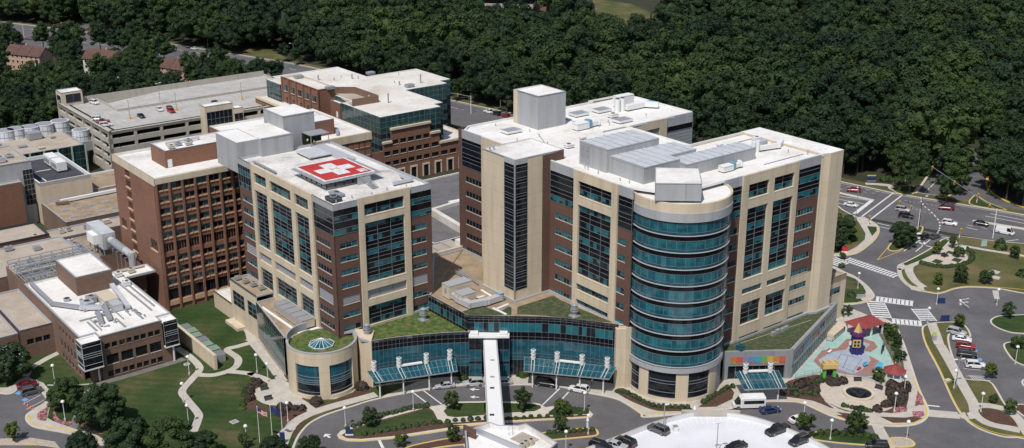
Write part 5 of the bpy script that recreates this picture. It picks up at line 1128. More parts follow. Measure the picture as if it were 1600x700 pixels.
for a in (0, 4.6):
    mb = MB(); mb.ubox(108.2, 111.2, 383.2-a*1.6, 389.6-a*1.6, 13.6, 16.4, 'white_metal'); mb.ubox(108.4, 111, 383.4-a*1.6, 389.4-a*1.6, 13.0, 13.6, 'dark_metal'); mb.ubox(108.1, 108.2, 384-a*1.6, 389-a*1.6, 14.2, 15.6, 'grey_metal'); mb.build('roof_unit', CW)
duct(CW, [(102, 368), (102, 380), (107, 380)], 13.0, .3, .2, 'white_metal', 'pipe')
gb('low_building', 'cream walled tan roof right of the sunken dark roof', 'building', 115.3, 133, 366, 384, 8.6, 'stucco_cream', 'gravel_roof', .6, rim='white_metal')
GT = thing('stair_block', 'pale grey panelled block with a tall dark window at the left edge', 'building', W(86, 370, 0), YA)
block(GT, 76, 98.8, 370, 392, 0, 20.4, 'metal_panel', 'tan_roof', .5, rim='metal_panel'); f2 = Face(GT, 1, 370)
(s0_, z1_), (s1_, _) = onp((34.6, 266), 1, 370), onp((50.3, 264.7), 1, 370); _, z0_ = onp((56, 318), 1, 370)
f2.window(s0_, s1_, z0_, z1_, 3, 'd d d d d d d', d=.03, frame='bright_trim', name='window')
unit(GT, 90, 92.5, 374, 377, 19.9, 21.6, 'duct_insul'); unit(GT, 94, 96, 378, 381, 19.9, 20.7, 'grey_metal'); vent(GT, 88, 380, 19.9, .3, 1.2, mat='brick_brown')
gb('low_building', 'plain dark red brick block at the left edge in front of the grey stair block', 'building', 76, 94.3, 366.5, 369.8, 15.2, 'brick_red', 'tan_roof', .4)
GW = thing('low_building', 'tan roofed glass walled wing with pale green columns', 'building', W(95, 415, 0), YA)
roof(GW, urect(80, 129.6, 414.6, 440), 10, 'tan_roof', 'grey_metal', .35, .3)
g = Face(GW, 1, 414.6); g.window(95, 129.6, 0, 10.2, 18, 'd d d d', d=0, name='glass_wall', frame='mullion'); gf = Face(GW, 0, 129.7)
mb = MB(); [g.box(mb, 96+i*4.8, 96.5+i*4.8, 0, 10.2, .1, .5, 'green_column') for i in range(8)]; mb.build('column', GW)
shell(GW, [W(129.6, 414.6), W(129.6, 440), W(80, 440), W(80, 414.6)], 0, 10.3, 'glass_green', 'side_wall')
for a, b, s_ in ((104, 432, 1.6), (110, 424, 2), (123, 430, 1.2), (98, 426, 2), (115, 418, 1.5), (120, 437, 1.4), (107, 438, 1.5), (101, 437, 1.5)): unit(GW, a, a+s_*1.4, b, b+s_, 10, 10.7, rr.choice(('steel', 'grey_metal', 'beige_unit')), fan=False)
unit(GW, 116, 120.5, 432, 436.5, 10, 12.6, 'grey_metal', fan=False)
# cooling towers
for k_, (x, y, r_) in enumerate(((8, 203, 3.4), (24, 200, 3.4), (46, 197, 3.4), (68, 193, 3.4), (93, 188, 3.4), (126, 202, 3.1))):
    q = ground(x, y, 13.5) if x < 120 else ground(x, y+4, 12.0); zz = 9.5 if x < 120 else 9.0
    ct = thing('cooling_tower', ['round white cooling tower cut off by the left edge', 'second round white cooling tower from the left edge', 'third round white cooling tower of the row from the left', 'fourth round white cooling tower of the row from the left', 'right end round white cooling tower of the row of five', 'lone round white cooling tower on a steel deck beside the parking garage'][k_], 'cooling tower', (q.x, q.y, 0), YA, 'round cooling towers')
    mb = MB(); mb.cyl(q.x, q.y, zz, zz+3.8, r_, r_*.93, 'tank', 28); mb.cyl(q.x, q.y, zz+3.8, zz+3.95, r_*.97, r_*.97, 'white_metal', 28); mb.cyl(q.x, q.y, zz+3.95, zz+3.97, r_*.85, r_*.85, 'grey_metal', 28)
    for t in range(14): a = t*2*math.pi/14; mb.bar((q.x+r_*math.cos(a), q.y+r_*math.sin(a), zz), (q.x+r_*.95*math.cos(a), q.y+r_*.95*math.sin(a), zz+3.8), .06, 'steel', 4)
    mb.cyl(q.x, q.y, zz+1.8, zz+1.95, r_*1.0, r_*1.0, 'steel', 28); mb.build('fan_stack', ct)
    mb = MB(); mb.box(q.x, q.y, zz-3.5, r_*2.1, r_*2.1, 3.5, 'grey_metal', YA); mb.box(q.x, q.y, zz-3.2, r_*2.14, r_*1.7, 2.2, 'dark_metal', YA); mb.build('basin', ct)
    mb = MB(); [mb.box(q.x+sx*r_*.9, q.y+sy*r_*.9, 0, .35, .35, zz-3.5, 'dark_metal', YA) for sx in (-1, 1) for sy in (-1, 1)]; mb.build('stand', ct)
mb = MB(); A = ground(-20, 215, 9.5); B2 = ground(112, 197, 9.5); n_ = 10
for k_ in range(n_): q = A+(B2-A)*k_/(n_-1); mb.box(q.x, q.y-1.2, 5.5, .5, .5, 5.0, 'green_column', YA)
strip_mb(mb, [(A.x, A.y-1), (B2.x, B2.y-1)], .6, 5.5, 9.4, 'dark_metal'); strip_mb(mb, [(A.x, A.y-1.2), (B2.x, B2.y-1.2)], .8, 9.4, 9.9, 'grey_metal')
o = mb.build('screen_wall'); tag(o, 'long dark screen with pale green posts in front of the cooling towers', 'screen')

# ---- PARKING GARAGE ---------------------------------------------------------------------------------------------
PG = thing('parking_garage', 'concrete parking garage with cars on its open roof deck behind the brick tower', 'parking garage', W(135, 404, 0), YA)
gu0, gu1, gv0, gv1, zt = 135.2, 222.0, 404.0, 458.0, 16.0
f = Face(PG, 0, gu0); g = Face(PG, 1, gv0)
def garage_face(F2, a, b, n_):
    hs = []; w_ = (b-a)/n_
    for k_ in range(4):
        for i in range(n_): hs.append((a+i*w_+.5, a+(i+1)*w_-.5, zt-2.6-3.4*k_, zt-1.0-3.4*k_))
    F2.wall(a, b, 0, zt, hs, 'concrete_wall', depth=1.2)
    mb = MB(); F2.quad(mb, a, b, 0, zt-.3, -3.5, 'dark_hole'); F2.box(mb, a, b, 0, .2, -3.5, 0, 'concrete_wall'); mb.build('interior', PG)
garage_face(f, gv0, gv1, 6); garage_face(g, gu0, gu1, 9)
mb = MB(); mb.poly([W(gu1, gv0, 0), W(gu1, gv1, 0), W(gu1, gv1, zt), W(gu1, gv0, zt)], 'concrete_wall'); mb.poly([W(gu1, gv1, 0), W(gu0, gv1, 0), W(gu0, gv1, zt+1), W(gu1, gv1, zt+1)], 'concrete_wall'); mb.build('rear_wall', PG)
mb = MB(); zd = zt-1.0
mb.poly([W(gu0, gv0, zd), W(gu1, gv0, zd), W(gu1, 435.5, zd), W(gu0, 435.5, zd)], 'deck_concrete'); mb.poly([W(gu0, 435.5, zd), W(150, 435.5, zd), W(150, gv1, zd), W(gu0, gv1, zd)], 'deck_concrete')
mb.poly([W(150, 435.5, zd-2.2), W(176, 435.5, zd), W(176, gv1, zd), W(150, gv1, zd-2.2)], 'deck_concrete'); mb.poly([W(176, 435.5, zd), W(gu1, 435.5, zd), W(gu1, gv1, zd), W(176, gv1, zd)], 'deck_concrete')
mb.poly([W(150, 435.5, zd-2.2), W(150, gv1, zd-2.2), W(150, gv1, zd), W(150, 435.5, zd)], 'concrete_wall'); mb.build('roof_deck', PG)
mb = MB(); mb.ubox(150, gu1-6, 435.2, 435.6, zd-2.2, zd+.9, 'concrete_wall'); mb.ubox(150, 150.3, 435.6, gv1, zd-.01, zd+.9, 'concrete_wall')
mb.ubox(gu0, gu0+.3, gv0, gv1, zd, zt, 'concrete_wall'); mb.ubox(gu0, gu1, gv0, gv0+.3, zd, zt-.02, 'concrete_wall'); mb.ubox(gu0, gu1, gv1-.3, gv1, zd-2.2, zt+1.2, 'concrete_wall'); mb.build('parapet', PG)
mb = MB()
for v_ in (gv0+1, 417.5, 430.0):
    for i in range(32):
        a = gu0+4+i*2.6
        if a < gu1-3: mb.ubox(a, a+.14, v_, v_+4.8, zd+.01, zd+.02, 'white_paint')
for i in range(26): a = 152+i*2.6; zq = zd-2.2*max(0, (176-a)/26)+.03; mb.poly([W(a, 452, zq), W(a+.14, 452, zq), W(a+.14, 457, zq), W(a, 457, zq)], 'white_paint'); mb.poly([W(a, 437, zq), W(a+.14, 437, zq), W(a+.14, 441.5, zq), W(a, 441.5, zq)], 'white_paint')
mb.build('stall_lines', PG)
ST2 = thing('stair_tower', 'small stone stair tower with dark glass at the far left corner of the garage roof', 'stair tower', W(136, 456, 0), YA)
block(ST2, 136, 144, 455, 461.5, 0, 20.5, 'limestone_pale', 'white_roof', .3); Face(ST2, 1, 455).window(137.5, 143.2, 16.3, 19.6, 2, 'd', d=.03, frame='grey_metal'); Face(ST2, 0, 136).window(456, 460.5, 2, 19, 1, 'd d d d', d=.03, frame='grey_metal')
ST3 = thing('stair_tower', 'glass fronted lift tower with white cap on the near side of the garage', 'stair tower', W(170, 399, 0), YA)
block(ST3, 169.5, 180.5, 399.5, 404.2, 0, 20.8, 'limestone_pale', 'white_roof', .3); Face(ST3, 1, 399.5).window(170, 180, 2, 18.6, 6, 'd d d d d d', d=.03, frame='grey_metal', name='glass_wall'); block(ST3, 180.5, 184.5, 399.5, 404, 0, 18.5, 'limestone_pale', 'white_roof', .3); Face(ST3, 1, 399.5).window(180.8, 184.2, 2, 16.5, 2, 'd d d d d d', d=.03, frame='grey_metal', name='glass_wall')

# ---- BACK OFFICE BUILDING (stepped brick and green glass) -----------------------------------------------------------
OB = thing('office_building', 'large office building of green glass and stepped red brick with flat aged white roofs', 'building', W(205, 335, 0), YA)
zo = 24.0; bO = lambda *p: [UV(ground(400+a/4.666, 90+b/4.666, zo)) for a, b in p]
(a_, b_), (c_, _), (_, d_), (e_, f_), (g_, _) = bO((905, 435), (1345, 355), (1100, 245), (1390, 185), (1405, 160)); _, h_ = bO((1140, 85))[0]; i_, j_ = bO((770, 125))[0]; k2, l2 = bO((585, 68))[0]; m2, n2 = bO((75, 130))[0]
OV0, OU0 = b_, a_       # front corner
cwq = [UV(ground(400+a/4.666, 90+b/4.666, 27.0)) for a, b in ((190, 140), (450, 235))]; cwu, cwv = cwq[1][0], cwq[0][1]
outl = [(OU0, OV0), (c_, OV0), (c_, OV0+4.5), (c_+4, OV0+4.5), (c_+4, d_+2), (e_, d_+2), (e_, d_+7), (g_+1, d_+7), (g_+1, h_), (i_, h_), (i_, l2), (m2+1, l2), (m2+1, n2-6), (m2-3, n2-6), (m2-3, cwv+1), (cwu+6.9, cwv+1), (cwu+6.9, OV0+26), (OU0, OV0+26)]
op = [W(*p).xy for p in outl]; roof(OB, op, zo-.3, 'aged_roof', 'white_metal', .3, .6)
for i in range(len(outl)):
    p, q = outl[i], outl[(i+1) % len(outl)]
    pts = subdiv([W(*p), W(*q)], 2.2); curtain(OB, pts, [(0, 4, 'glass_dark'), (4, 8, 'glass_green'), (8, 10, 'glass_dark'), (10, 12, 'glass_green'), (12, 14, 'glass_dark'), (14, 16, 'glass_green'), (16, 18, 'glass_dark'), (18, 20, 'glass_green'), (20, 22, 'glass_green'), (22, zo, 'glass_green')], mull='grey_metal')
g = Face(OB, 1, OV0)
def brickface(F2, a, b, z0, z1, rowsz, n_, off=.4, cap=True, wm='d'):
    w_ = (b-a)/n_; hs = [(a+i*w_+w_*.12, a+i*w_+w_*.88, z, z+1.6) for i in range(n_) for z in rowsz if z+1.7 < z1]
    F2.wall(a, b, z0, z1, hs, 'brick_red', d=off, depth=off+.3)
    for h in hs: F2.window(*h, 3, wm, d=off-.28, sill='limestone', frame='dark_metal', sd=.16, blind=.3)
    if cap: mb = MB(); F2.box(mb, a-.2, b+.2, z1-.15, z1+.6, -.2, off+.5, 'limestone'); mb.build('coping_band', OB)
rz = [2.6, 6.3, 10.0, 13.7, 17.4]
k = zo/18.0
brickface(g, OU0+.5, OU0+3.8, 0, 14.6, rz[1:], 1); brickface(g, OU0+3.9, c_-5, 0, 19.0, rz[1:], 5); brickface(g, c_-4.9, c_-1, 0, 15.0, rz[1:], 1); brickface(g, c_-.9, c_+14, 0, 10.9, rz[1:], 4, .45)
mb = MB()
for i in range(6):
    a = OU0+6+i*5.2; g.box(mb, a, a+.45, 0, 4.6, .4, .7, 'limestone'); g.box(mb, a+2.6, a+3.05, 0, 4.6, .4, .7, 'limestone'); g.box(mb, a, a+3.05, 4.2, 4.7, .4, .72, 'limestone'); g.box(mb, a+.45, a+2.6, .2, 4.2, .4, .45, 'glass_dark')
mb.build('arched_window', OB)
g.wall(OU0-8, OU0+.4, 0, 12, [], 'brick_red', d=.35)
roof(OB, urect(c_-.9, c_+14, OV0-.4, OV0+24), 10.6, 'aged_roof', 'limestone', .5)
# brick crosswing at the left
zb = 27.0; q = [UV(ground(400+a/4.666, 90+b/4.666, zb)) for a, b in ((190, 140), (450, 235), (655, 235), (300, 115))]
fu = q[1][0]; vv1, vv0 = q[0][1], q[1][1]; shell(OB, urect(fu, fu+7, vv0, vv1), 10, zb, 'brick_red', 'crosswing'); roof(OB, urect(fu, fu+7, vv0, vv1), zb-.6, 'aged_roof', 'brick_red', .6)
F3 = Face(OB, 0, fu)
for i in range(5):
    w_ = (vv1-vv0)/5; a = vv0+i*w_; F3.window(a+1.4, a+w_-1.4, zb-5.0, zb-2.6, 2, 'v', d=.05, sill='limestone', blind=.6); F3.window(a+1.8, a+w_-2.6, zb-9.6, zb-7.2, 1, 'd', d=.05)
mb = MB(); [F3.box(mb, vv0+i*(vv1-vv0)/5-.4, vv0+i*(vv1-vv0)/5+.4, 8, zb+.2, 0, .5, 'brick_red') for i in range(6)]; mb.build('pilaster', OB)
F4 = Face(OB, 0, fu-5); F4.wall(vv0+12, vv1+14, 4, 17, [(vv1-6+i*3.2, vv1-4.2+i*3.2, 13, 14.6) for i in range(5)], 'brick_red'); mb = MB(); F4.box(mb, vv0+12, vv1+14.2, 17, 17.7, -.5, .4, 'limestone'); mb.build('coping_band', OB)
for i in range(5): F4.window(vv1-6+i*3.2, vv1-4.2+i*3.2, 13, 14.6, 2, 'd', sill='limestone')
roof(OB, urect(fu-5, fu, vv0+12, vv1+14), 17, 'aged_roof', 'limestone', .4)
zc_ = 22.5; q = [UV(ground(400+a/4.666, 90+b/4.666, zc_)) for a, b in ((610, 335), (525, 300), (735, 310))]; block(OB, q[0][0], q[2][0], q[0][1], q[1][1], 8, zc_, 'brick_red', 'white_roof', .35, 'stair_block')
mb = MB(); Face(OB, 0, q[0][0]).box(mb, q[0][1]+1.5, q[0][1]+2.8, zc_-5.6, zc_-3.4, .01, .06, 'white_metal'); mb.build('door', OB)
# sunken brick courtyard on the roof
zz = zo-.3; q = [UV(ground(400+a/4.666, 90+b/4.666, zo+3)) for a, b in ((570, 200), (720, 200), (890, 260), (700, 290))]
mb = MB(); P4 = [W(*p, 0) for p in q]
for i in range(3): a, b = P4[i], P4[i+1]; d = (b-a).normalized()*.2; strip_mb(mb, [(a).xy, (b).xy], .4, zz, zz+2.6-.01*i, 'brick_brown')
mb.prism([p.xy for p in P4], zz, zz+.12, 'tan_roof'); mb.build('roof_well', OB)
for x, y, h_ in ((455, 160, 2.4), (700, 150, 2.2), (1200, 180, 4.0), (965, 325, 4.2), (825, 315, 2.6), (570, 160, 1.2), (745, 150, 1.4), (1045, 195, 1.6), (1040, 120, .9), (880, 290, .8), (1010, 180, .8), (620, 140, .8)):
    u_, v_ = UV(ground(400+x/4.666, 90+y/4.666, zo)); vent(OB, u_, v_, zz, .45 if h_ > 1.5 else .25, h_*.8, mat='grey_metal')
for x, y in ((835, 125), (1120, 215), (310, 150), (540, 232)):
    zq = zz if x > 600 else zb-.6; u_, v_ = UV(ground(400+x/4.666, 90+y/4.666, zq)); unit(OB, u_-1.5, u_+1.5, v_-1.2, v_+1.2, zq, zq+1.2, 'grey_metal', fan=False)
# wing between helipad tower and offices
MW = thing('hospital_wing', 'brick wing with deep stone band between the helipad tower and the green glass offices', 'building', W(160, 300, 0), YA)
zw_ = 26.0; q = [UV(ground(360+a/3.1825, 80+b/3.1825, zw_)) for a, b in ((700, 400), (505, 435), (515, 330))]; mu1, mv0 = q[0]; mu0 = mu1-30
F5 = Face(MW, 1, mv0); hs = [(mu1-17+i*2.1, mu1-15.4+i*2.1, z, z+1.8) for i in range(8) for z in (5, 8.4, 11.8, 15.2, 18.6, 21.4)][:48]
F5.wall(mu0, mu1, 0, 23.6, hs, 'brick_red')
for h in hs: F5.window(*h, 1, 'v', sill='limestone', blind=.5)
F5.wall(mu0, mu1, 23.6, zw_, [], 'limestone', d=.3, depth=.4); shell(MW, [W(mu1, mv0), W(mu1, mv0+38), W(mu0-8, mv0+38), W(mu0-8, mv0), W(mu0, mv0)], 0, zw_, 'brick_red'); roof(MW, urect(mu0-8, mu1, mv0, mv0+38), zw_-.5, 'white_roof', 'limestone', .6)
z5 = 30.5; q = UV(ground(360+515/3.1825, 80+335/3.1825, z5)); block(MW, q[0]-14, q[0], q[1], q[1]+13, zw_-.5, z5, 'brick_red', 'white_roof', .4, 'penthouse')
duct(MW, [(mu1-10, mv0+4), (mu1-8, mv0+8), (mu1-9, mv0+14)], zw_-.5, .9, .9, 'steel')
# small white roof with brick box near the garage lift tower
SB = thing('low_building', 'white roofed service building between the garage lift tower and the brick tower', 'building', W(150, 340, 0), YA)
q = [UV(ground(90+a/4.665, 100+b/4.665, 11)) for a, b in ((940, 405), (1010, 400), (1213, 470))]; block(SB, q[0][0]-1, q[0][0]+30, q[0][1]-36, q[0][1]+1, 0, 11, 'stucco_cream', 'white_roof', .5, rim='concrete_wall')
q0 = q[0]; unit(SB, q0[0]+2, q0[0]+5, q0[1]-12, q0[1]-9, 10.5, 13.5, 'brick_brown', fan=False); unit(SB, q0[0]+7, q0[0]+9, q0[1]-20, q0[1]-17, 10.5, 12.2, 'white_metal')
unit(SB, q0[0]+12, q0[0]+16, q0[1]-10, q0[1]-8, 10.5, 12.8, 'grey_metal')

# ---- grey roofs between the towers
GR1 = gb('low_building', 'dark grey flat roofed building with two long roof curbs between the towers', 'building', 176, 226, 262, 314, 7, 'brick_brown', 'grey_roof', .5, rim='aged_roof')
q3p = lambda *p: [UV(ground(640+a/2.8, 250+b/2.8, 7)) for a, b in p]
mb = MB(); A, B2 = q3p((97, 232), (243, 320)); strip_mb(mb, [W(*A).xy, W(*B2).xy], 1.5, 6.5, 8.6, 'aged_roof'); mb.build('white_curb', GR1)
mb = MB(); A, B2 = q3p((97, 222), (243, 178)); strip_mb(mb, [W(*A).xy, W(*B2).xy], 1.2, 6.5, 7.6, 'aged_roof'); mb.build('roof_curb', GR1)
mb = MB(); A, B2 = q3p((175, 185), (238, 172)); strip_mb(mb, [W(*A).xy, W(*B2).xy], 1.6, 6.5, 7.2, 'white_metal'); mb.build('roof_hatch', GR1)
GR2 = thing('low_building', 'cream ribbed metal roof stepping down beside the dark grey roof', 'building', W(166, 247, 0), YA)
for k_ in range(4): block(GR2, 163+k_*3.6, 166.5+k_*3.6, 240.5+k_*2.2, 256, 0, 9.0+.25*k_, 'limestone_pale', 'tan_roof', .12)
mb = MB(); mb.ubox(176.5, 180, 246, 252.5, 6, 11, 'white_metal'); mb.build('white_box', GR2)
mb = MB(); mb.ubox(154, 168.5, 236.8, 237.5, 10, zM+.6, 'limestone_pale'); mb.ubox(145.6, 154, 226, 237.5, 0, 9.5, 'grey_roof'); mb.build('parapet', GR2)

# ---- CHILDREN'S ENTRANCE ------------------------------------------------------------------------------------------------
KE = thing('entrance_building', "low silver framed entrance building with a strip of coloured panels and planted roof", 'building', (64, 245, 0))
kz = 7.0; K0, K1, K2 = Vector((48.2, 243.9)), Vector((64.2, 244.8)), Vector((81.6, 272.6))
def vplane(a, b, z0, z1, s0, s1, m_, mb, off=0.0, thick=.0):
    d = (b-a); L = d.length; d = d/L; n_ = Vector((d.y, -d.x)); p = a+d*s0+n_*off; q = a+d*s1+n_*off
    if thick: mb.hexa([(*x, z0) for x in (p, q, q-n_*thick, p-n_*thick)][::1], [(*x, z1) for x in (p, q, q-n_*thick, p-n_*thick)], m_)
    else: mb.poly([(*p, z0), (*q, z0), (*q, z1), (*p, z1)], m_)
mb = MB(); vplane(K0, K1, 3.6, 7.2, 0, 16, 'dark_panel', mb, 0, .6); vplane(K0, K1, 0, 3.6, 14.3, 16, 'dark_panel', mb, 0, .6); vplane(K0, K1, 0, 3.6, 0, 1.2, 'dark_panel', mb, 0, .6); vplane(K1, K2, 6.0, 7.2, 0, 32.5, 'dark_panel', mb, .03, .6); vplane(K1, K2, 2.9, 3.5, 0, 32.5, 'dark_panel', mb, .03, .6); vplane(K1, K2, 0, 6.0, 0, .8, 'dark_panel', mb, .03, .6); vplane(K1, K2, 0, 6.0, 31.7, 32.5, 'dark_panel', mb, .03, .6)
mb.build('frame', KE)
for i in range(9):
    mb = MB(); vplane(K0, K1, 4.55, 5.9, 1.6+i*1.42, 2.98+i*1.42, 'panel_colour_%d' % i, mb, .06, .05); vplane(K0, K1, 4.1, 4.53, 1.6+i*1.42, 2.98+i*1.42, 'panel_colour_%d' % ((i*4+5) % 9), mb, .06, .05); mb.build('coloured_panel', KE)
for i in range(9):
    mb = MB(); vplane(K1, K2, 3.5, 6.0, 1+i*3.4, 4.4+i*3.4, ('glass_blue', 'panel_colour_%d' % ((i*2) % 9), 'glass_dark')[(0, 0, 1, 2, 1, 0, 2, 1, 0)[i]] if i in (2, 4, 7) else 'glass_blue', mb, -.1); vplane(K1, K2, 0.3, 2.9, 1+i*3.4, 4.4+i*3.4, 'glass_blue' if i % 3 else 'glass_dark', mb, -.1)
    for s_ in (1+i*3.4, 2.7+i*3.4): vplane(K1, K2, 0, 6.0, s_, s_+.1, 'mullion', mb, 0, .1)
    mb.build('window', KE)
mb = MB(); vplane(K0, K1, 0, 3.6, 1.2, 14.3, 'glass_dark', mb, -.5); [vplane(K0, K1, 0, 3.6, s_, s_+.1, 'mullion', mb, -.4, .1) for s_ in (3, 5, 7, 8.5, 10, 12)]; mb.build('entrance_glazing', KE)
kp = [K0+Vector((0, .3)), K1+Vector((-.3, .3)), K2+Vector((-.5, 0)), W(228.3, 166).xy, W(228, 165).xy, W(223, 165).xy, W(221.2, 166).xy, W(194, 166).xy, W(190, 167).xy, W(188, 165).xy]
roof(KE, kp, 6.6, 'sedum_dry', 'metal_panel', .55, .5, name='green_roof')
mb = MB()
for x, y in ((1215, 517), (1228, 512), (1222, 515), (1208, 521)): q = ground(x, y+3, 6.6); mb.box(q.x, q.y, 6.6, 1.2, .7, .9, 'steel', YA)
A = ground(1152, 538, 6.7); B2 = ground(1268, 500, 6.7); mb.bar(A, B2, .05, 'beige_unit'); mb.build('roof_unit', KE)
mb = MB(); q = W(190, 161.5); mb.box(q.x+1.5, q.y+1, 7.1, 1.4, 1.6, 1.3, 'glass_blue', YA); mb.build('roof_unit', KE)
# annex at the right end
AX = thing('hospital_wing', 'pale stone annex with one strip window at the right foot of the main tower', 'building', W(228, 168, 0), YA)
g = Face(AX, 1, 168.3); g.wall(226, 239, 0, 12.1, [(230.7, 236.8, 7.4, 9.2)], 'limestone', d=0, depth=.4); g.window(230.7, 236.8, 7.4, 9.2, 5, 'v', sill='limestone_pale')
shell(AX, [W(239, 168.3), W(239, 180), W(228, 180)], 0, 12.1, 'limestone'); roof(AX, urect(228.3, 239, 168.3, 180), 10.6, 'sedum_dry', 'limestone_pale', 1.5, .3)

# ---- CANOPIES
def canopy(label, quad, z_hi, z_lo, n_, posts, fans, loc):
    t = thing('entrance_canopy', label, 'canopy', (loc[0], loc[1], 0))
    a, b, c, d = [Vector(p) for p in quad]     # back-left, back-right, front-right, front-left
    a3, b3, c3, d3 = Vector((*a, z_hi)), Vector((*b, z_hi)), Vector((*c, z_lo)), Vector((*d, z_lo))
    mb = MB(); n2_ = n_*2
    for i in range(n2_):
        p, q = a3+(b3-a3)*i/n2_, a3+(b3-a3)*(i+1)/n2_; r, s_ = d3+(c3-d3)*i/n2_, d3+(c3-d3)*(i+1)/n2_; up = Vector((0, 0, .06)); mb.hexa([r, s_, q, p], [r+up, s_+up, q+up, p+up], 'canopy_glass')
    mb.build('glass_roof', t); mb = MB(); up = Vector((0, 0, .1))
    for i in range(n2_+1): mb.bar(a3+(b3-a3)*i/n2_+up, d3+(c3-d3)*i/n2_+up, .03 if i % 2 else .05, 'steel', 4)
    for k_ in (0, .5, 1): mb.bar(a3+(d3-a3)*k_+up*.4, b3+(c3-b3)*k_+up*.4, .13 if k_ == 1 else .06, 'steel', 4)
    mb.build('frame', t)
    for k_ in posts:
        p = d3+(c3-d3)*k_; q = a3+(b3-a3)*k_; m_ = p+(q-p)*.18; mb = MB(); mb.cyl(m_.x, m_.y, 0.1, m_.z-.1, .17, .17, 'white_metal', 10); mb.build('post', t)
        for s_ in (-.35, .35):
            mb = MB(); dd = (c3-d3).normalized()*s_; mb.bar(p+dd+Vector((0, 0, .25)), q+dd+Vector((0, 0, .3)), .065, 'white_metal', 4); mb.build('beam', t)
    for k_ in fans:
        q = a3+(b3-a3)*k_+(d3-a3)*.12; mb = MB()
        for j in range(3): mb.cyl(q.x, q.y, q.z+.2+j*.85, q.z+.85+j*.85, .52, .6, 'white_metal', 12); mb.cyl(q.x, q.y, q.z+.85+j*.85, q.z+1.05+j*.85, .4, .4, 'grey_metal', 12)
        mb.build('vent_stack', t)
    mb = MB(); m_ = (a3+b3)/2+Vector((0, -.4, .2)); mb.box(m_.x, m_.y, m_.z, 5, .7, .3, 'white_metal', math.atan2(b.y-a.y, b.x-a.x)); mb.build('light_box', t)
    return t
canopy('blue glass entrance canopy with four white vents left of the skybridge', ((-32.3, 237.2), (-13.0, 244.0), (-12.3, 240.2), (-30.2, 234.4)), 5.7, 4.2, 9, (.07, .35, .66, .93), (.07, .35, .66, .93), (-22, 239))
canopy('blue glass entrance canopy with four white vents right of the skybridge', ((2.8, 244.6), (23.4, 239.4), (21.6, 236.2), (2.7, 240.1)), 5.6, 4.2, 9, (.1, .38, .65, .92), (.1, .36, .63, .9), (12, 240))
canopy('teal glass entrance canopy with two white vents below the coloured panels', ((49.8, 238.6), (59.8, 239.4), (60.3, 232.6), (50.8, 231.8)), 4.8, 3.9, 4, (.15, .85), (.22, .78), (55, 236))

# ---- SKYBRIDGE AND LIFT BUILDING
SBG = thing('skybridge', 'long narrow white roofed skybridge crossing the drop-off road', 'bridge', (-3.8, 225, 0))
mb = MB(); zb0, zb1 = 6.2, 10.0
mb.prism([(-6.7, 247), (-3.55, 247), (-1.3, 202), (-4.7, 202)][::-1], zb1-.25, zb1, 'white_metal'); mb.build('roof', SBG)
for sx in ((-6.55, -4.55), (-3.7, -1.45)):
    mb = MB()
    for i in range(18):
        y0, y1 = 246.5-i*2.45, 246.5-(i+1)*2.45; x0 = sx[0]+(sx[1]-sx[0])*i/18; x1 = sx[0]+(sx[1]-sx[0])*(i+1)/18
        mb.poly([(x0, y0, zb0+.4), (x1, y1, zb0+.4), (x1, y1, zb1-.25), (x0, y0, zb1-.25)], 'glass_blue'); mb.bar((x0, y0, zb0+.3), (x0, y0, zb1-.2), .06, 'white_metal', 4)
    mb.bar((sx[0], 246.5, zb1-.1), (sx[1], 202.4, zb1-.1), .16, 'coping', 4); mb.bar((sx[0], 246.5, zb0+.8), (sx[1], 202.4, zb0+.8), .1, 'white_metal', 4); mb.build('glazing', SBG)
mb = MB(); mb.prism([(-6.6, 247), (-3.6, 247), (-1.4, 202), (-4.6, 202)][::-1], zb0-.1, zb0+.4, 'white_metal'); mb.build('floor', SBG)
for y in (238.5, 214.5):
    mb = MB(); mb.cyl(-4.6, y, 0, zb0, .45, .45, 'concrete_wall', 12); mb.build('column', SBG)
mb = MB()
for y in (234, 226, 221, 209.5): mb.box(-4.3+.3*(234-y)/24, y, zb1, .9, .6, .12, 'steel' if y > 222 else 'dark_metal')
mb.build('roof_hatch', SBG)
EL = thing('lift_building', 'small red brick lift building with white sunken roof at the near end of the skybridge', 'building', (-1, 198, 0))
ez = 11.5; E0 = [(-9.1, 200.6), (-4.2, 204.0), (-2.6, 202.8), (1.2, 202.8), (2.7, 203.5), (8.6, 196.2), (4, 188), (-8, 188)]
E0 = [Vector(p) for p in E0]; shell(EL, E0, 0, ez, 'brick_dark'); roof(EL, E0, ez-1.1, 'white_roof', 'coping', 1.1, .35)
mb = MB(); a, b = Vector((-6.8, 201.6)), Vector((2.0, 194.2)); strip_mb(mb, [a, b], .4, ez-1.1, ez+.02, 'coping'); mb.box(-8.1, 200.2, ez-1.1, .3, 3.0, 2.1, 'brick_dark', .9); mb.build('parapet', EL)
mb = MB(); c_2 = Vector((2.4, 199.2)); mb.box(c_2.x, c_2.y, ez-1.05, 4.2, 3.4, .12, 'tan_roof', -.72)
for i in range(8): mb.box(c_2.x-1.5*math.cos(-.72)+i*.43*math.cos(-.72), c_2.y-1.5*math.sin(-.72)+i*.43*math.sin(-.72), ez-.93, .05, 3.4, .04, 'grey_metal', -.72)
mb.build('roof_paving', EL)
for q in ((2.6, 196.4), (3.6, 197.1), (1.9, 195.4)):
    mb = MB(); mb.box(q[0], q[1], ez-1.1, .8, .8, 1.3, 'beige_unit', -.72); mb.cyl(q[0], q[1], ez+.2, ez+.25, .33, .33, 'dark_metal', 12); mb.build('condenser', EL)
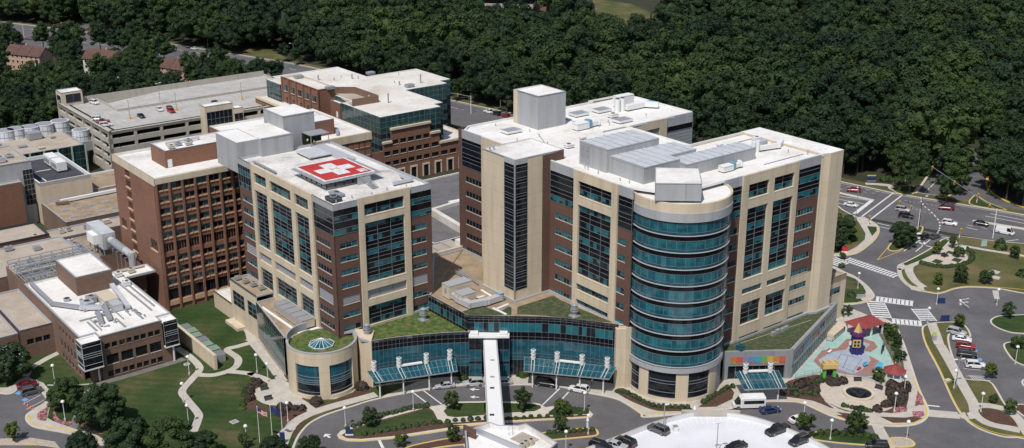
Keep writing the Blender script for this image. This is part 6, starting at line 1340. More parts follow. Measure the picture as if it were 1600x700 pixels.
mb = MB(); mb.bar((-.6, 200.8, ez-1.1), (-.6, 200.8, ez+.9), .05, 'steel'); mb.bar((.1, 200.8, ez-1.1), (.1, 200.8, ez+.9), .05, 'steel'); mb.bar((-.6, 200.8, ez+.9), (.1, 200.8, ez+.9), .05, 'steel'); mb.build('ladder_rail', EL)
mb = MB()
for y in (0,): strip_mb(mb, [Vector((-9.15, 200.55)), Vector((-3, 185))], .5, 8.2, 8.5, 'limestone')
mb.build('stone_band', EL)
# ---- near parking deck with curved wall
ND = thing('parking_deck', 'white topped open parking deck with curved concrete wall at the bottom edge', 'parking deck', (38, 205, 0))
dz = 5.6; DW = [Vector(p) for p in ((9.5, 198.5), (15.0, 203.2), (21.3, 207.6), (27.9, 212.4), (34.2, 215.9), (40.2, 217.8), (47.8, 216.0), (53.3, 212.5), (58.3, 207.5), (61.6, 203.2), (64, 198), (64, 180), (9.5, 180))]
DWs = smooth_path(DW[:11], 5) + DW[11:]
shell(ND, DWs, 0, dz+.9, 'concrete_wall'); roof(ND, DWs, dz, 'white_deck', 'concrete_wall', .95, .45, name='deck')
mb = MB(); cdk = Vector((39, 198))
for i in range(11, 38):
    p = DWs[i]; d = (cdk-p).normalized(); a, b = p+d*.6, p+d*4.2; strip_mb(mb, [a, b], .18, None, dz+.012, 'white_metal')
for i in range(5): strip_mb(mb, [Vector((22+i*2.6, 203.5+i*.9)), Vector((24+i*2.6, 199+i*.9))], .12, None, dz+.012, 'white_metal')
mb.build('stall_lines', ND)
mb = MB(); q = D_((60, 535), z=dz)[0]; mb.box(41.0, 217.0, 0, 12, .5, dz+1.35, 'concrete_wall', -.02); mb.build('raised_wall', ND)
# ================================================================== VEGETATION
def leaf_blob(rng, R0, Hh, z0, lobes, per, leaf, lobe_r, squash=1.0, flat=False, mat='leaf', core=.8, cone=False):
    """a crown: leaf-sized faces gathered in clumps through the crown's volume, with an inner mass so that it is not see-through everywhere"""
    mb = MB()
    def leafquad(p, nrm, s):
        a = nrm.orthogonal().normalized(); b = nrm.cross(a); t = rng.random()*6.28; a2 = a*math.cos(t)+b*math.sin(t); b2 = nrm.cross(a2)
        mb.poly([p-a2*s-b2*s*.6, p+a2*s-b2*s*.6, p+a2*s*.8+b2*s*.6, p-a2*s*.8+b2*s*.6], mat)
    for i in range(lobes):
        th = rng.random()*6.28; k = rng.random()
        if cone: h = k**1.3; rr = R0*(1-h)*rng.uniform(.6, 1.0); c = Vector((rr*math.cos(th), rr*math.sin(th), z0+Hh*h))
        else:
            ph = math.acos(1-1.75*k); rr = rng.uniform(.55, 1.0); c = Vector((R0*rr*math.sin(ph)*math.cos(th), R0*rr*math.sin(ph)*math.sin(th), z0+Hh*.42+Hh*.56*rr*math.cos(ph)))
        lr = lobe_r*rng.uniform(.65, 1.25)*(1 if not cone else (1.1-.6*k))
        for j in range(per):
            d = Vector((rng.gauss(0, 1), rng.gauss(0, 1), rng.gauss(.25, 1))).normalized(); p = c + Vector((d.x*lr, d.y*lr, d.z*lr*.75))*rng.uniform(.55, 1.0)
            nn = (d + Vector((rng.uniform(-.4, .4), rng.uniform(-.4, .4), rng.uniform(0, .5)))).normalized(); leafquad(p, nn, leaf*rng.uniform(.7, 1.3))
    # inner mass
    n1, n2 = 10, 6; ring = []
    for i in range(n2+1):
        v = i/n2; zz = z0+Hh*(.08+.62*v); r = R0*core*(math.sin(math.pi*(.12+.86*v))**.7 if not cone else (1-v)*.9+.02); ring.append([Vector((r*rng.uniform(.8, 1.1)*math.cos(6.283*j/n1), r*rng.uniform(.8, 1.1)*math.sin(6.283*j/n1), zz)) for j in range(n1)])
    for i in range(n2):
        for j in range(n1): q = [ring[i][j], ring[i][(j+1) % n1], ring[i+1][(j+1) % n1], ring[i+1][j]]; mb.poly(q, mat)
    mb.poly(ring[-1], mat)
    return mb
def mesh_of(mb, name):
    o = mb.build(name); me = o.data; bpy.data.objects.remove(o); return me
def trunk_mb(rng, h, r, spread, top):
    mb = MB(); mb.bar((0, 0, -.1), (rng.uniform(-.15, .15), rng.uniform(-.15, .15), h), r, 'bark', 7)
    i0 = len(mb.v)-7
    for k in range(7): v = mb.v[i0+k]; mb.v[i0+k] = (v[0]*.65, v[1]*.65, v[2])
    for i in range(5): a = i*1.26+rng.random(); mb.bar((0, 0, h*.75), (spread*math.cos(a), spread*math.sin(a), top*rng.uniform(.75, 1)), r*.4, 'bark', 5)
    return mb
rg = random.Random(21)
FORM = []      # woodland crowns: (trunk mesh, crown mesh)
for k in range(5):
    H0 = (17, 19, 15, 18, 20)[k]; R0 = (5.4, 6.0, 5.2, 4.8, 5.8)[k]
    FORM.append((mesh_of(trunk_mb(rg, H0*.5, .32, 2.2, H0*.7), 'trunk'), mesh_of(leaf_blob(rg, R0, H0*.7, H0*.3, 34, 115, .33, 2.0, core=.6), 'crown'), R0, H0))
YARD = []
for k in range(3):
    H0 = (9, 10.5, 8)[k]; R0 = (4.6, 5.2, 4.0)[k]
    YARD.append((mesh_of(trunk_mb(rg, H0*.4, .25, 1.8, H0*.6), 'trunk'), mesh_of(leaf_blob(rg, R0, H0*.8, H0*.17, 75, 110, .24, 1.25, core=.72), 'crown'), R0, H0))
SMALL = []
for k in range(3):
    H0 = (4.6, 5.2, 4.0)[k]; R0 = (1.7, 1.9, 1.5)[k]
    SMALL.append((mesh_of(trunk_mb(rg, H0*.4, .09, .6, H0*.6), 'trunk'), mesh_of(leaf_blob(rg, R0, H0*.78, H0*.2, 34, 45, .15, .55, core=.5, mat='leaf_bright'), 'crown'), R0, H0))
CON = (mesh_of(trunk_mb(rg, 8, .25, 1, 9), 'trunk'), mesh_of(leaf_blob(rg, 3.4, 14, 1.5, 60, 50, .4, 1.3, cone=True, core=.75), 'crown'), 3.4, 16)
def tree(form, x, y, z=0, s=1.0, sz=None, label='', cat='tree', group=None, name='broadleaf_tree', rot=None):
    t = thing(name, label, cat, (x, y, z), rg.random()*6.28 if rot is None else rot, group); t.scale = (s, s, sz or s)
    for me, nm in ((form[0], 'trunk'), (form[1], 'crown')):
        o = bpy.data.objects.new(nm, me); COL.objects.link(o); o.parent = t
    return t
# where no tree may stand
def project(x, y, z=0):
    dz = z-CAM_H; zc = y*cP - dz*sP; yc = -y*sP - dz*cP; return 800+FOC*x/zc, 350+FOC*yc/zc
hwp = [Vector((p.x, p.y)) for p in HWc]
def near_line(p, line, d):
    for i in range(len(line)-1):
        a, b = line[i], line[i+1]; ab = b-a; t = max(0, min(1, (p-a).dot(ab)/max(ab.length_squared, 1e-9)))
        if (a+ab*t-p).length < d: return True
    return False
keep = [( [v.xy for v in full((20, 60), (80, 72), (150, 80), (240, 88))], 9), ([v.xy for v in full((95, 66), (120, 44), (150, 34))], 6),
        ([v.xy for v in F_((660, 400), (700, 290), (745, 210), (750, 150))], 5), ([v.xy for v in F_((930, 400), (975, 300), (985, 200), (955, 150), (930, 120))], 6.5), ([v.xy for v in F_((1000, 400), (1200, 480), (1350, 520))], 5),
        ([v.xy for v in full((935, 2), (985, 12), (1010, 32), (960, 40))], 16), ([v.xy for v in full((1020, 40), (1060, 44))], 9), ([v.xy for v in full((400, 88), (430, 90))], 12), ([v.xy for v in F_((110, 320), (300, 340), (600, 380))], 5)]
def side(p):      # distance beyond the far kerb of the highway, positive in the wood
    best = 1e9; sg = 1
    for i in range(len(hwp)-1):
        a, b = hwp[i], hwp[i+1]; ab = b-a; t = max(0, min(1, (p-a).dot(ab)/max(ab.length_squared, 1e-9))); q = a+ab*t; d = (p-q).length
        if d < best: best = d; sg = 1 if (p-q).y > 0 else -1
    return best*sg
houses_px = [((30, 84), (84, 97)), ((120, 88), (190, 100)), ((240, 104), (297, 120)), ((65, 108), (92, 116))]
def wood_ok(p):
    for ln, d in keep:
        if near_line(p, ln, d): return False
    return True
cand = []; step = 9.0; y = 380.0
row = 0
while y < 960:
    hw = y*.47+40; x = -hw + (row % 2)*step*.5
    while x < hw:
        p = Vector((x+rg.uniform(-2.6, 2.6), y+rg.uniform(-2.6, 2.6))); x += step
        sd_ = side(p)
        if sd_ < 13: continue
        px, py = project(p.x, p.y, 0)
        if py > 345: continue
        if 735 < px < 915 and py < 62: continue
        if 918 < px < 1042 and py < 84: continue
        if 1085 < px < 1150 and 40 < py < 95 and rg.random() < .5: continue
        if not wood_ok(p): continue
        cand.append((p, sd_))
    y += step*.87; row += 1
cand.sort(key=lambda c: c[0].length)
NIND = 200
mids = []
for i, (p, sd_) in enumerate(cand):
    s = rg.choice((.6, .75, .9, 1.0, 1.1, 1.25, 1.45))*rg.uniform(.92, 1.08)*(.9 if sd_ < 30 else 1.0)
    if i < NIND:
        px_, py_ = project(p.x, p.y)
        if not (-60 < px_ < 1660): mids.append((p, s)); continue
        con = rg.random() < .04
        edge = sd_ < 34
        tree(CON if con else FORM[rg.randrange(5)], p.x, p.y, 0, s, None, ('dark conifer standing among broadleaf trees of the wood' if con else ('tall broadleaf tree at the edge of the wood along the highway' if edge else 'dense broadleaf tree deep in the wood behind its roadside edge')), 'tree', ('conifers in the wood' if con else ('edge trees of the wood' if edge else 'broadleaf trees of the wood')), 'conifer' if con else 'broadleaf_tree')
    else: mids.append((p, s))
# the rest of the wood: one mass scattered with geometry nodes
def scatter(name, pts, forms, label):
    me = bpy.data.meshes.new(name); me.from_pydata([(p.x, p.y, 0) for p, s in pts], [], []); a = me.attributes.new('size', 'FLOAT', 'POINT'); a.data.foreach_set('value', [s for p, s in pts])
    o = bpy.data.objects.new(name, me); COL.objects.link(o); o['kind'] = 'stuff'; o['label'] = label; o['category'] = 'wood'
    ng = bpy.data.node_groups.new(name, 'GeometryNodeTree'); ng.interface.new_socket('Geometry', in_out='INPUT', socket_type='NodeSocketGeometry'); ng.interface.new_socket('Geometry', in_out='OUTPUT', socket_type='NodeSocketGeometry')
    N = ng.nodes; L = ng.links; gi = N.new('NodeGroupInput'); go = N.new('NodeGroupOutput')
    gti = N.new('GeometryNodeGeometryToInstance')
    objs = []
    for k, fm in enumerate(forms):
        ob = bpy.data.objects.new('crown_form', fm[1]); objs.append(ob)
        oi = N.new('GeometryNodeObjectInfo'); oi.inputs['Object'].default_value = ob; oi.inputs['As Instance'].default_value = True; L.new(oi.outputs['Geometry'], gti.inputs[0])
    iop = N.new('GeometryNodeInstanceOnPoints'); mp = N.new('GeometryNodeMeshToPoints'); L.new(gi.outputs[0], iop.inputs['Points']); L.new(gti.outputs[0], iop.inputs['Instance']); iop.inputs['Pick Instance'].default_value = True
    N.remove(mp)
    ri = N.new('FunctionNodeRandomValue'); ri.data_type = 'INT'; ri.inputs[4].default_value = 0; ri.inputs[5].default_value = len(forms)-1; L.new(ri.outputs[2], iop.inputs['Instance Index'])
    rr_ = N.new('FunctionNodeRandomValue'); rr_.data_type = 'FLOAT'; rr_.inputs[2].default_value = 0; rr_.inputs[3].default_value = 6.283; rr_.inputs['Seed'].default_value = 5
    cx = N.new('ShaderNodeCombineXYZ'); L.new(rr_.outputs[1], cx.inputs[2]); L.new(cx.outputs[0], iop.inputs['Rotation'])
    na = N.new('GeometryNodeInputNamedAttribute'); na.data_type = 'FLOAT'; na.inputs[0].default_value = 'size'; L.new(na.outputs[0], iop.inputs['Scale'])
    L.new(iop.outputs[0], go.inputs[0])
    m_ = o.modifiers.new('scatter', 'NODES'); m_.node_group = ng
    return o
scatter('woodland', mids, FORM, 'dark green broadleaf wood filling the background to the top edge')
# trees between the highway, the houses and the garage
TL = []
yy = 455.0; row = 0
hb = [v.xy for v in full((57, 95), (155, 97), (268, 116), (78, 114))]
roofs_avoid = []
while yy < 760:
    hw = yy*.46+30; x = -hw + (row % 2)*4.5
    while x < 10:
        p = Vector((x+rg.uniform(-2.4, 2.4), yy+rg.uniform(-2.4, 2.4))); x += 9.0
        if side(p) > -32.5: continue
        u_, v_ = UV(p)
        if u_ > gu0-5 and u_ < gu1+60 and v_ < gv1+5.5: continue
        if v_ < 444 and u_ < gu0: continue
        if v_ < 452 : continue
        if near_line(p, keep[0][0], 13) : continue
        if any((p-h).length < 14 for h in hb): continue
        # keep the sight lines to the house fronts open
        px, py = project(p.x, p.y, 0)
        if any(a < px < b and c < py < d for a, b, c, d in ((8, 62, 82, 140), (128, 150, 88, 150), (150, 196, 86, 118), (256, 298, 100, 160), (66, 92, 104, 130))): continue
        TL.append(p)
    yy += 8.0; row += 1
for p in TL:
    con = rg.random() < .12
    px, py = project(p.x, p.y)
    if px < -60: continue
    tree(CON if con else FORM[rg.randrange(5)], p.x, p.y, 0, rg.uniform(.62, .9), None, 'pointed conifer among the trees round the brick houses' if con else 'broadleaf tree in the grove between the houses and the parking garage', 'tree', 'conifers round the houses' if con else 'broadleaf trees round the houses', 'conifer' if con else 'broadleaf_tree')
# single trees that the photo shows by themselves
def at(px, py, z=0): return ground(px, py, z)
NEAR = [(52, 585, 2, 1.0, 'YM'), ]
q = at(18, 594); t = tree(YARD[0], q.x, q.y, 0, 1.0, None, 'large magnolia dotted with white flowers in front of the tan roofed annex', 'tree'); 
mb = MB(); fr_ = random.Random(2)
for k in range(130):
    d = Vector((fr_.gauss(0, 1), fr_.gauss(0, 1), abs(fr_.gauss(0, 1)))).normalized(); c = Vector((q.x+d.x*4.6, q.y+d.y*4.6, 3.9+d.z*4.4)); s = .07
    mb.poly([c+Vector((-s, -s, 0)), c+Vector((s, -s, .03)), c+Vector((s, s, 0)), c+Vector((-s, s, .05))], 'cloth_white')
mb.build('blossom', t)
for (x, y, k, s, lab) in ((105, 640, 1, .72, 'round tree beside the lower left parking bays and lamp'), (160, 670, 1, .98, 'big dark round tree over the asphalt path at lower left'), (205, 712, 0, .95, 'broad tree at the bottom edge right of the asphalt path'), (270, 722, 1, .9, 'broad tree at the bottom edge left of the flagpoles'), (318, 716, 2, .75, 'smaller tree crown at the bottom edge below the lawn'), (130, 714, 2, .7, 'tree crown at the bottom edge beside the yellow kerb'), (430, 722, 2, .7, 'bushy tree at the bottom edge by the flagpoles'), (485, 716, 0, .55, 'low tree at the bottom edge beside the drop-off road'),
                           (1316, 378, 1, .72, 'tall bushy tree behind the right pier of the main tower'), (1306, 392, 0, .7, 'bushy tree low beside the right pier of the main tower'), (1409, 385, 0, .85, 'round tree on the yellow kerbed island near the turning lanes'), (60, 340, 2, .8, 'green tree in the gap left of the tan skylight roof'), (196, 250, 2, .5, 'shrubby tree in the courtyard beside the glass walled wing')):
    q = at(x, y); tree(YARD[k], q.x, q.y, .1, s, None, lab, 'tree')
for (x, y, k, s, lab) in ((430, 128, 2, .75, 'dark tree right of the parking garage near the highway'), (408, 132, 1, .7, 'dark tree behind the right end of the garage roof'), (345, 128, 1, .95, 'big dark tree behind the garage roof beside the highway'), (1492, 305, 0, .8, 'tree on the tongue between the two forest roads'), (1478, 318, 2, .68, 'lower tree at the tip between the two forest roads'), (1500, 285, 3, .8, 'rear tree between the two forest roads'), (1546, 298, 1, .85, 'tree overhanging the right side of the right forest road'), (1572, 312, 4, .95, 'big tree at the wood edge near the right border'), (1538, 272, 0, .8, 'tree farther up the right side of the forest road'), (1598, 322, 2, 1.0, 'tree at the right border beside the highway'), (1455, 262, 0, .8, 'tree on the left bend of the left forest road'), (258, 105, 1, .95, 'big tree between two brick houses at upper left'), (108, 118, 3, 1.0, 'tall dark tree left of the white house'), (98, 92, 1, .95, 'tree behind the gap between the pinkish and the white house'), (118, 86, 4, .95, 'tree standing behind the left end of the white house'), (158, 83, 0, 1.0, 'tree standing behind the middle of the white house'), (186, 86, 2, 1.0, 'tree standing behind the right end of the white house'), (208, 92, 1, 1.0, 'tree right of the white house toward the highway'), (228, 97, 4, .9, 'tree between the white house and the right brick house')):
    q = at(x, y); tree(FORM[k], q.x, q.y, 0, s, None, lab, 'tree')
for i, (x, y, s, lab) in enumerate(((707, 641, 1.0, 'young tree on the lawn island left of the skybridge'), (816, 642, 1.1, 'young tree on the lawn island right of the skybridge'), (877, 650, 1.15, 'young tree at the right tip of the front island'), (578, 667, 1.0, 'young tree at the left end of the front island'), (875, 676, .8, 'small tree on the small island under the deck wall'), (627, 698, .85, 'young tree on the bottom island left of the lift building'), (707, 690, .85, 'young tree beside the left corner of the lift building'),
     (1337, 682, 1.2, 'young tree on the island below the fountain'), (1258, 672, 1.15, 'young tree beside the curved deck wall'), (1463, 398, .9, 'left tree on the oval plaza'), (1488, 388, .8, 'rear tree on the oval plaza'), (1497, 403, 1.05, 'right tree on the oval plaza'), (1500+1, 444, 1.15, 'young tree in the middle of the dry lawn'), (1527, 466, .0, ''), (1541, 444, 1.2, 'young tree on the right part of the dry lawn'), (1465, 446, .8, 'thin tree beside the dark blue sign on the dry lawn'), (1574, 497, .9, 'young tree at the tip of the upper right island'), (1590, 545, 1.0, 'young tree on the lower right island'), (1499, 512, .8, 'young tree at the end of the parking island'),
     (1547, 592, .8, 'young tree beside the last parking bay'), (1552, 630, .6, 'small tree on the grass behind the parking bays'), (1577, 648, .8, 'low bright tree at the lower right path'), (22, 690, .9, 'young tree on the gravel strip at lower left'), (210, 686, .6, 'small tree by the gravel strip bottom left'), (266, 672, .7, 'small flowering tree on the west lawn'), (382, 700, .7, 'small tree left of the flagpoles'),
     (1380, 520, .8, 'small tree at the back of the playground beside the pavilion'), (1400, 545, .85, 'small tree between the playground and the road, third from the back'), (1391, 532, .9, 'small tree between the playground and the road, second from the back'), (1405, 565, .9, 'small tree between the playground and the road, nearest the gazebo'), (1372, 600, .9, 'small bushy tree left of the red gazebo'), (1325, 494, .6, 'small tree behind the red pavilion roof'), (1562, 388, .9, 'small tree by the highway on the dry lawn'), (1585, 405, .9, 'bright shrubby tree at the right edge'), (1315, 495, .5, 'tiny tree behind the annex corner'), (1316, 405, .6, 'small tree at the crosswalk by the annex'))):
    if s: q = at(x, y); tree(SMALL[i % 3], q.x, q.y, .15, s, None, lab, 'tree', None, 'young_tree')
# shrubs
def shrub_mesh(rng, r, h, mat, leaf=.11):
    mb = MB()
    for i in range(150):
        d = Vector((rng.gauss(0, 1), rng.gauss(0, 1), abs(rng.gauss(0, .8)))).normalized(); p = Vector((d.x*r, d.y*r, .1+d.z*h))*rng.uniform(.75, 1.08); n_ = (d+Vector((rng.uniform(-.5, .5),)*3)).normalized(); a = n_.orthogonal().normalized(); b = n_.cross(a); s = leaf*rng.uniform(.8, 1.5)
        mb.poly([p-a*s-b*s, p+a*s-b*s, p+a*s+b*s, p-a*s+b*s], mat)
    mb.cyl(0, 0, 0, h*.75, r*.8, r*.5, mat, 9); return mesh_of(mb, 'shrub')
SHR = [shrub_mesh(rg, .62, .75, 'shrub_leaf') for k in range(3)]; SHP = [shrub_mesh(rg, .8, 1.1, 'shrub_purple', .14) for k in range(2)]; SHB = [shrub_mesh(rg, .9, 1.0, 'leaf_bright', .15) for k in range(2)]
SHR_N = [0]
def shrub(p, s, forms, label, group):
    o = bpy.data.objects.new('shrub', rg.choice(forms)); COL.objects.link(o); o.location = (p[0], p[1], .15); o.rotation_euler = (0, 0, rg.random()*6); o.scale = (s*rg.uniform(.85, 1.2), s*rg.uniform(.85, 1.2), s*rg.uniform(.8, 1.2)); tag(o, label, 'shrub', group); SHR_N[0] += 1
def shrub_row(pts, n_, s, forms, label, group, jit=.15):
    P = [v.xy for v in pts]; L = [0]
    for i in range(len(P)-1): L.append(L[-1]+(P[i+1]-P[i]).length)
    for k in range(n_):
        d = L[-1]*k/(n_-1)
        for i in range(len(P)-1):
            if L[i] <= d <= L[i+1]+1e-6: q = P[i]+(P[i+1]-P[i])*((d-L[i])/max(1e-6, L[i+1]-L[i])); break
        shrub((q.x+rg.uniform(-jit, jit), q.y+rg.uniform(-jit, jit)), s, forms, label, group)
def shrub_area(pts, n_, s, forms, label, group):
    P = [(v.x, v.y) for v in pts]; xs = [p[0] for p in P]; ys = [p[1] for p in P]; c = 0; tries = 0
    while c < n_ and tries < 4000:
        tries += 1; x, y = rg.uniform(min(xs), max(xs)), rg.uniform(min(ys), max(ys)); ins = False
        for i in range(len(P)):
            a, b = P[i], P[i-1]
            if (a[1] > y) != (b[1] > y) and x < (b[0]-a[0])*(y-a[1])/(b[1]-a[1])+a[0]: ins = not ins
        if ins: shrub((x, y), s, forms, label, group); c += 1
g1 = 'clipped round shrub in the row along the upper edge of the front island'; shrub_row(K_((290, 400), (380, 365), (520, 335), (640, 300), (790, 285)), 13, 1.05, SHR, g1, 'upper shrub row of the front island')
g1 = 'clipped round shrub in the row along the lower yellow kerb of the front island'; shrub_row(K_((180, 560), (380, 525), (600, 485), (800, 455), (950, 435), (1350, 400)), 17, 1.0, SHR, g1, 'lower shrub row of the front island'); shrub_row(K_((20, 500), (120, 465), (190, 445)), 4, .9, SHR, g1, 'lower shrub row of the front island')
shrub_row(C_((295, 560), (450, 550), (600, 545), (690, 530)), 11, .8, SHR, 'dark shrub in the mulch strip right of the skybridge', 'shrubs right of the skybridge'); shrub_row(C_((610, 510), (690, 520)), 5, .9, SHR, 'dark shrub in the mulch strip right of the skybridge', 'shrubs right of the skybridge')
shrub_row(C_((500, 630), (600, 625), (720, 615)), 8, .9, SHR, 'shrub on the small island under the deck wall', 'shrubs under the deck wall')
shrub_row(C_((840, 425), (890, 430), (960, 470), (1030, 500), (1190, 505)), 15, 1.0, SHR, 'low shrub in the bed curving round the foot of the glass drum', 'shrubs round the drum'); shrub_row(D_((0, 480), (60, 440), (120, 405), (145, 400)), 9, 1.0, SHR, 'low shrub in the bed curving round the foot of the glass drum', 'shrubs round the drum')
shrub_area(D_((370, 430), (430, 380), (520, 355), (590, 370), (570, 400), (600, 460), (520, 450), (420, 440)), 16, 1.3, SHP + SHR, 'dark reddish shrub between the children\'s entrance and the fountain path', 'shrubs beside the fountain path')
shrub_area(P_((230, 470), (330, 470), (260, 510), (225, 560), (290, 620), (240, 590)), 8, 1.2, SHP, 'dark shrub left of the round fountain plaza', 'shrubs left of the fountain'); shrub_area(P_((580, 490), (690, 500), (690, 560), (660, 630), (500, 640), (590, 590)), 16, 1.4, SHP, 'dark purple shrub right of the round fountain plaza', 'shrubs right of the fountain'); shrub_row(P_((320, 610), (400, 630), (480, 640)), 7, .9, SHR+SHB, 'bright low shrub in front of the round fountain plaza', 'shrubs before the fountain')
shrub_area(B_((90, 480), (80, 420), (110, 370), (180, 362), (120, 410), (120, 460)), 10, 1.0, SHP, 'reddish shrub in the bed round the small round patio', 'shrubs round the patio'); shrub_area(B_((190, 505), (330, 490), (390, 525), (300, 570), (250, 560)), 12, 1.0, SHP, 'reddish shrub between the patio and the flagpoles', 'shrubs by the flagpoles'); shrub_row(B_((60, 510), (70, 430), (110, 380)), 7, .8, SHB, 'yellow green shrub edging the patio bed', 'yellow green shrubs of the patio')
for p in B_((430, 480), (655, 410)): shrub(p, 1.7, SHP, 'big round dark shrub near the foot of the rotunda', 'big shrubs by the rotunda')
shrub_row(I_((215, 290), (340, 318), (430, 322), (540, 310), (620, 285), (655, 245), (650, 200), (600, 165), (555, 150)), 34, 1.15, SHR, 'clipped hedge shrub ringing the oval plaza', 'hedge of the oval plaza', .1)
shrub_area(H_((0, 400), (150, 400), (260, 450), (310, 500), (345, 570), (250, 650), (100, 690), (-20, 680)), 34, 1.5, SHR+SHB, 'bushy shrub in the planting behind the right pier of the main tower', 'shrubs behind the pier')
shrub_area(D_((885, 95), (925, 95), (945, 150), (985, 270), (990, 320), (940, 270), (905, 200)), 16, .9, SHB+SHR, 'green shrub in the curved bed between playground and road', 'shrubs between playground and road')
shrub_row(D_((540, 640), (620, 632), (700, 640), (780, 642), (850, 660)), 9, .9, SHB, 'low green shrub on the island below the fountain', 'shrubs below the fountain')
for (a, b) in ((170, 190), ): pass
shrub_area(F_((380, 320), (420, 330), (560, 335), (480, 325)), 8, 1.6, SHB, 'shrub in front of the wood beside the yellow and blue sign', 'shrubs by the forest sign')
for p in M_((235, 490), (145, 220)): shrub(p, 1.6, SHR, 'round dark shrub on the grass beside the annex', 'shrubs beside the annex')
shrub_area(A_((165, 575), (190, 520), (235, 510), (210, 560)), 0, .5, SHR, '', '')
shrub_row(C_((340, 330), (375, 345)), 3, 1.3, SHB, 'leafy shrub against the lobby glass right of the skybridge', 'shrubs against the lobby'); shrub_row(B_((1140, 320), (1155, 360)), 2, 1.4, SHB, 'leafy shrub against the lobby glass left of the skybridge', 'shrubs against the lobby left')
for p in full((1563, 390), (1600, 432)): shrub(p, 2.0, SHB, 'bright shrub near the right edge on the dry lawn', 'bright shrubs at the right edge')
# ================================================================== OBJECTS
# ---- vehicles: every body is lofted from cross sections along its length
def loft(secs, mat):
    mb = MB(); n_ = len(secs[0])
    for i in range(len(secs)-1):
        a, b = secs[i], secs[i+1]
        for j in range(n_-1): mb.poly([a[j], b[j], b[j+1], a[j+1]], mat)
    mb.poly(secs[0][::-1], mat); mb.poly(secs[-1], mat); return mb
def sec(x, w, z0, z1, rnd=.12): return [(x, -w/2, z0), (x, -w/2, z1-rnd), (x, -w/2+rnd*.8, z1), (x, w/2-rnd*.8, z1), (x, w/2, z1-rnd), (x, w/2, z0)]
KINDS = {      # length, width, height, body profile (x, top), cabin (x front base, front top, rear top, rear base), wheel radius, wheel positions
 'suv': (4.7, 1.9, 1.72, ((-2.35, .55), (-2.3, 1.0), (-1.2, 1.08), (1.0, 1.05), (2.0, .95), (2.3, .78), (2.35, .5)), (1.15, .45, -1.95, -2.25), .36, 1.38),
 'sedan': (4.6, 1.82, 1.42, ((-2.3, .5), (-2.25, .9), (-1.5, .95), (.9, .9), (1.9, .8), (2.25, .68), (2.3, .45)), (1.0, .3, -1.1, -1.75), .32, 1.35),
 'van': (5.0, 1.95, 1.85, ((-2.5, .55), (-2.47, 1.0), (-1.2, 1.05), (1.2, 1.02), (2.1, .92), (2.45, .75), (2.5, .5)), (1.75, .8, -2.2, -2.45), .35, 1.5),
 'pickup': (5.6, 1.95, 1.85, ((-2.8, .6), (-2.78, 1.08), (-.9, 1.1), (1.2, 1.1), (2.3, 1.05), (2.72, .95), (2.8, .55)), (1.1, .55, -.7, -.95), .4, 1.7),
 'cargo_van': (5.4, 2.0, 2.3, ((-2.7, .5), (-2.68, 1.1), (-1.2, 1.1), (1.2, 1.1), (2.2, 1.05), (2.6, .8), (2.7, .5)), (2.3, 1.5, -2.55, -2.68), .36, 1.65)}
PROTO = {}
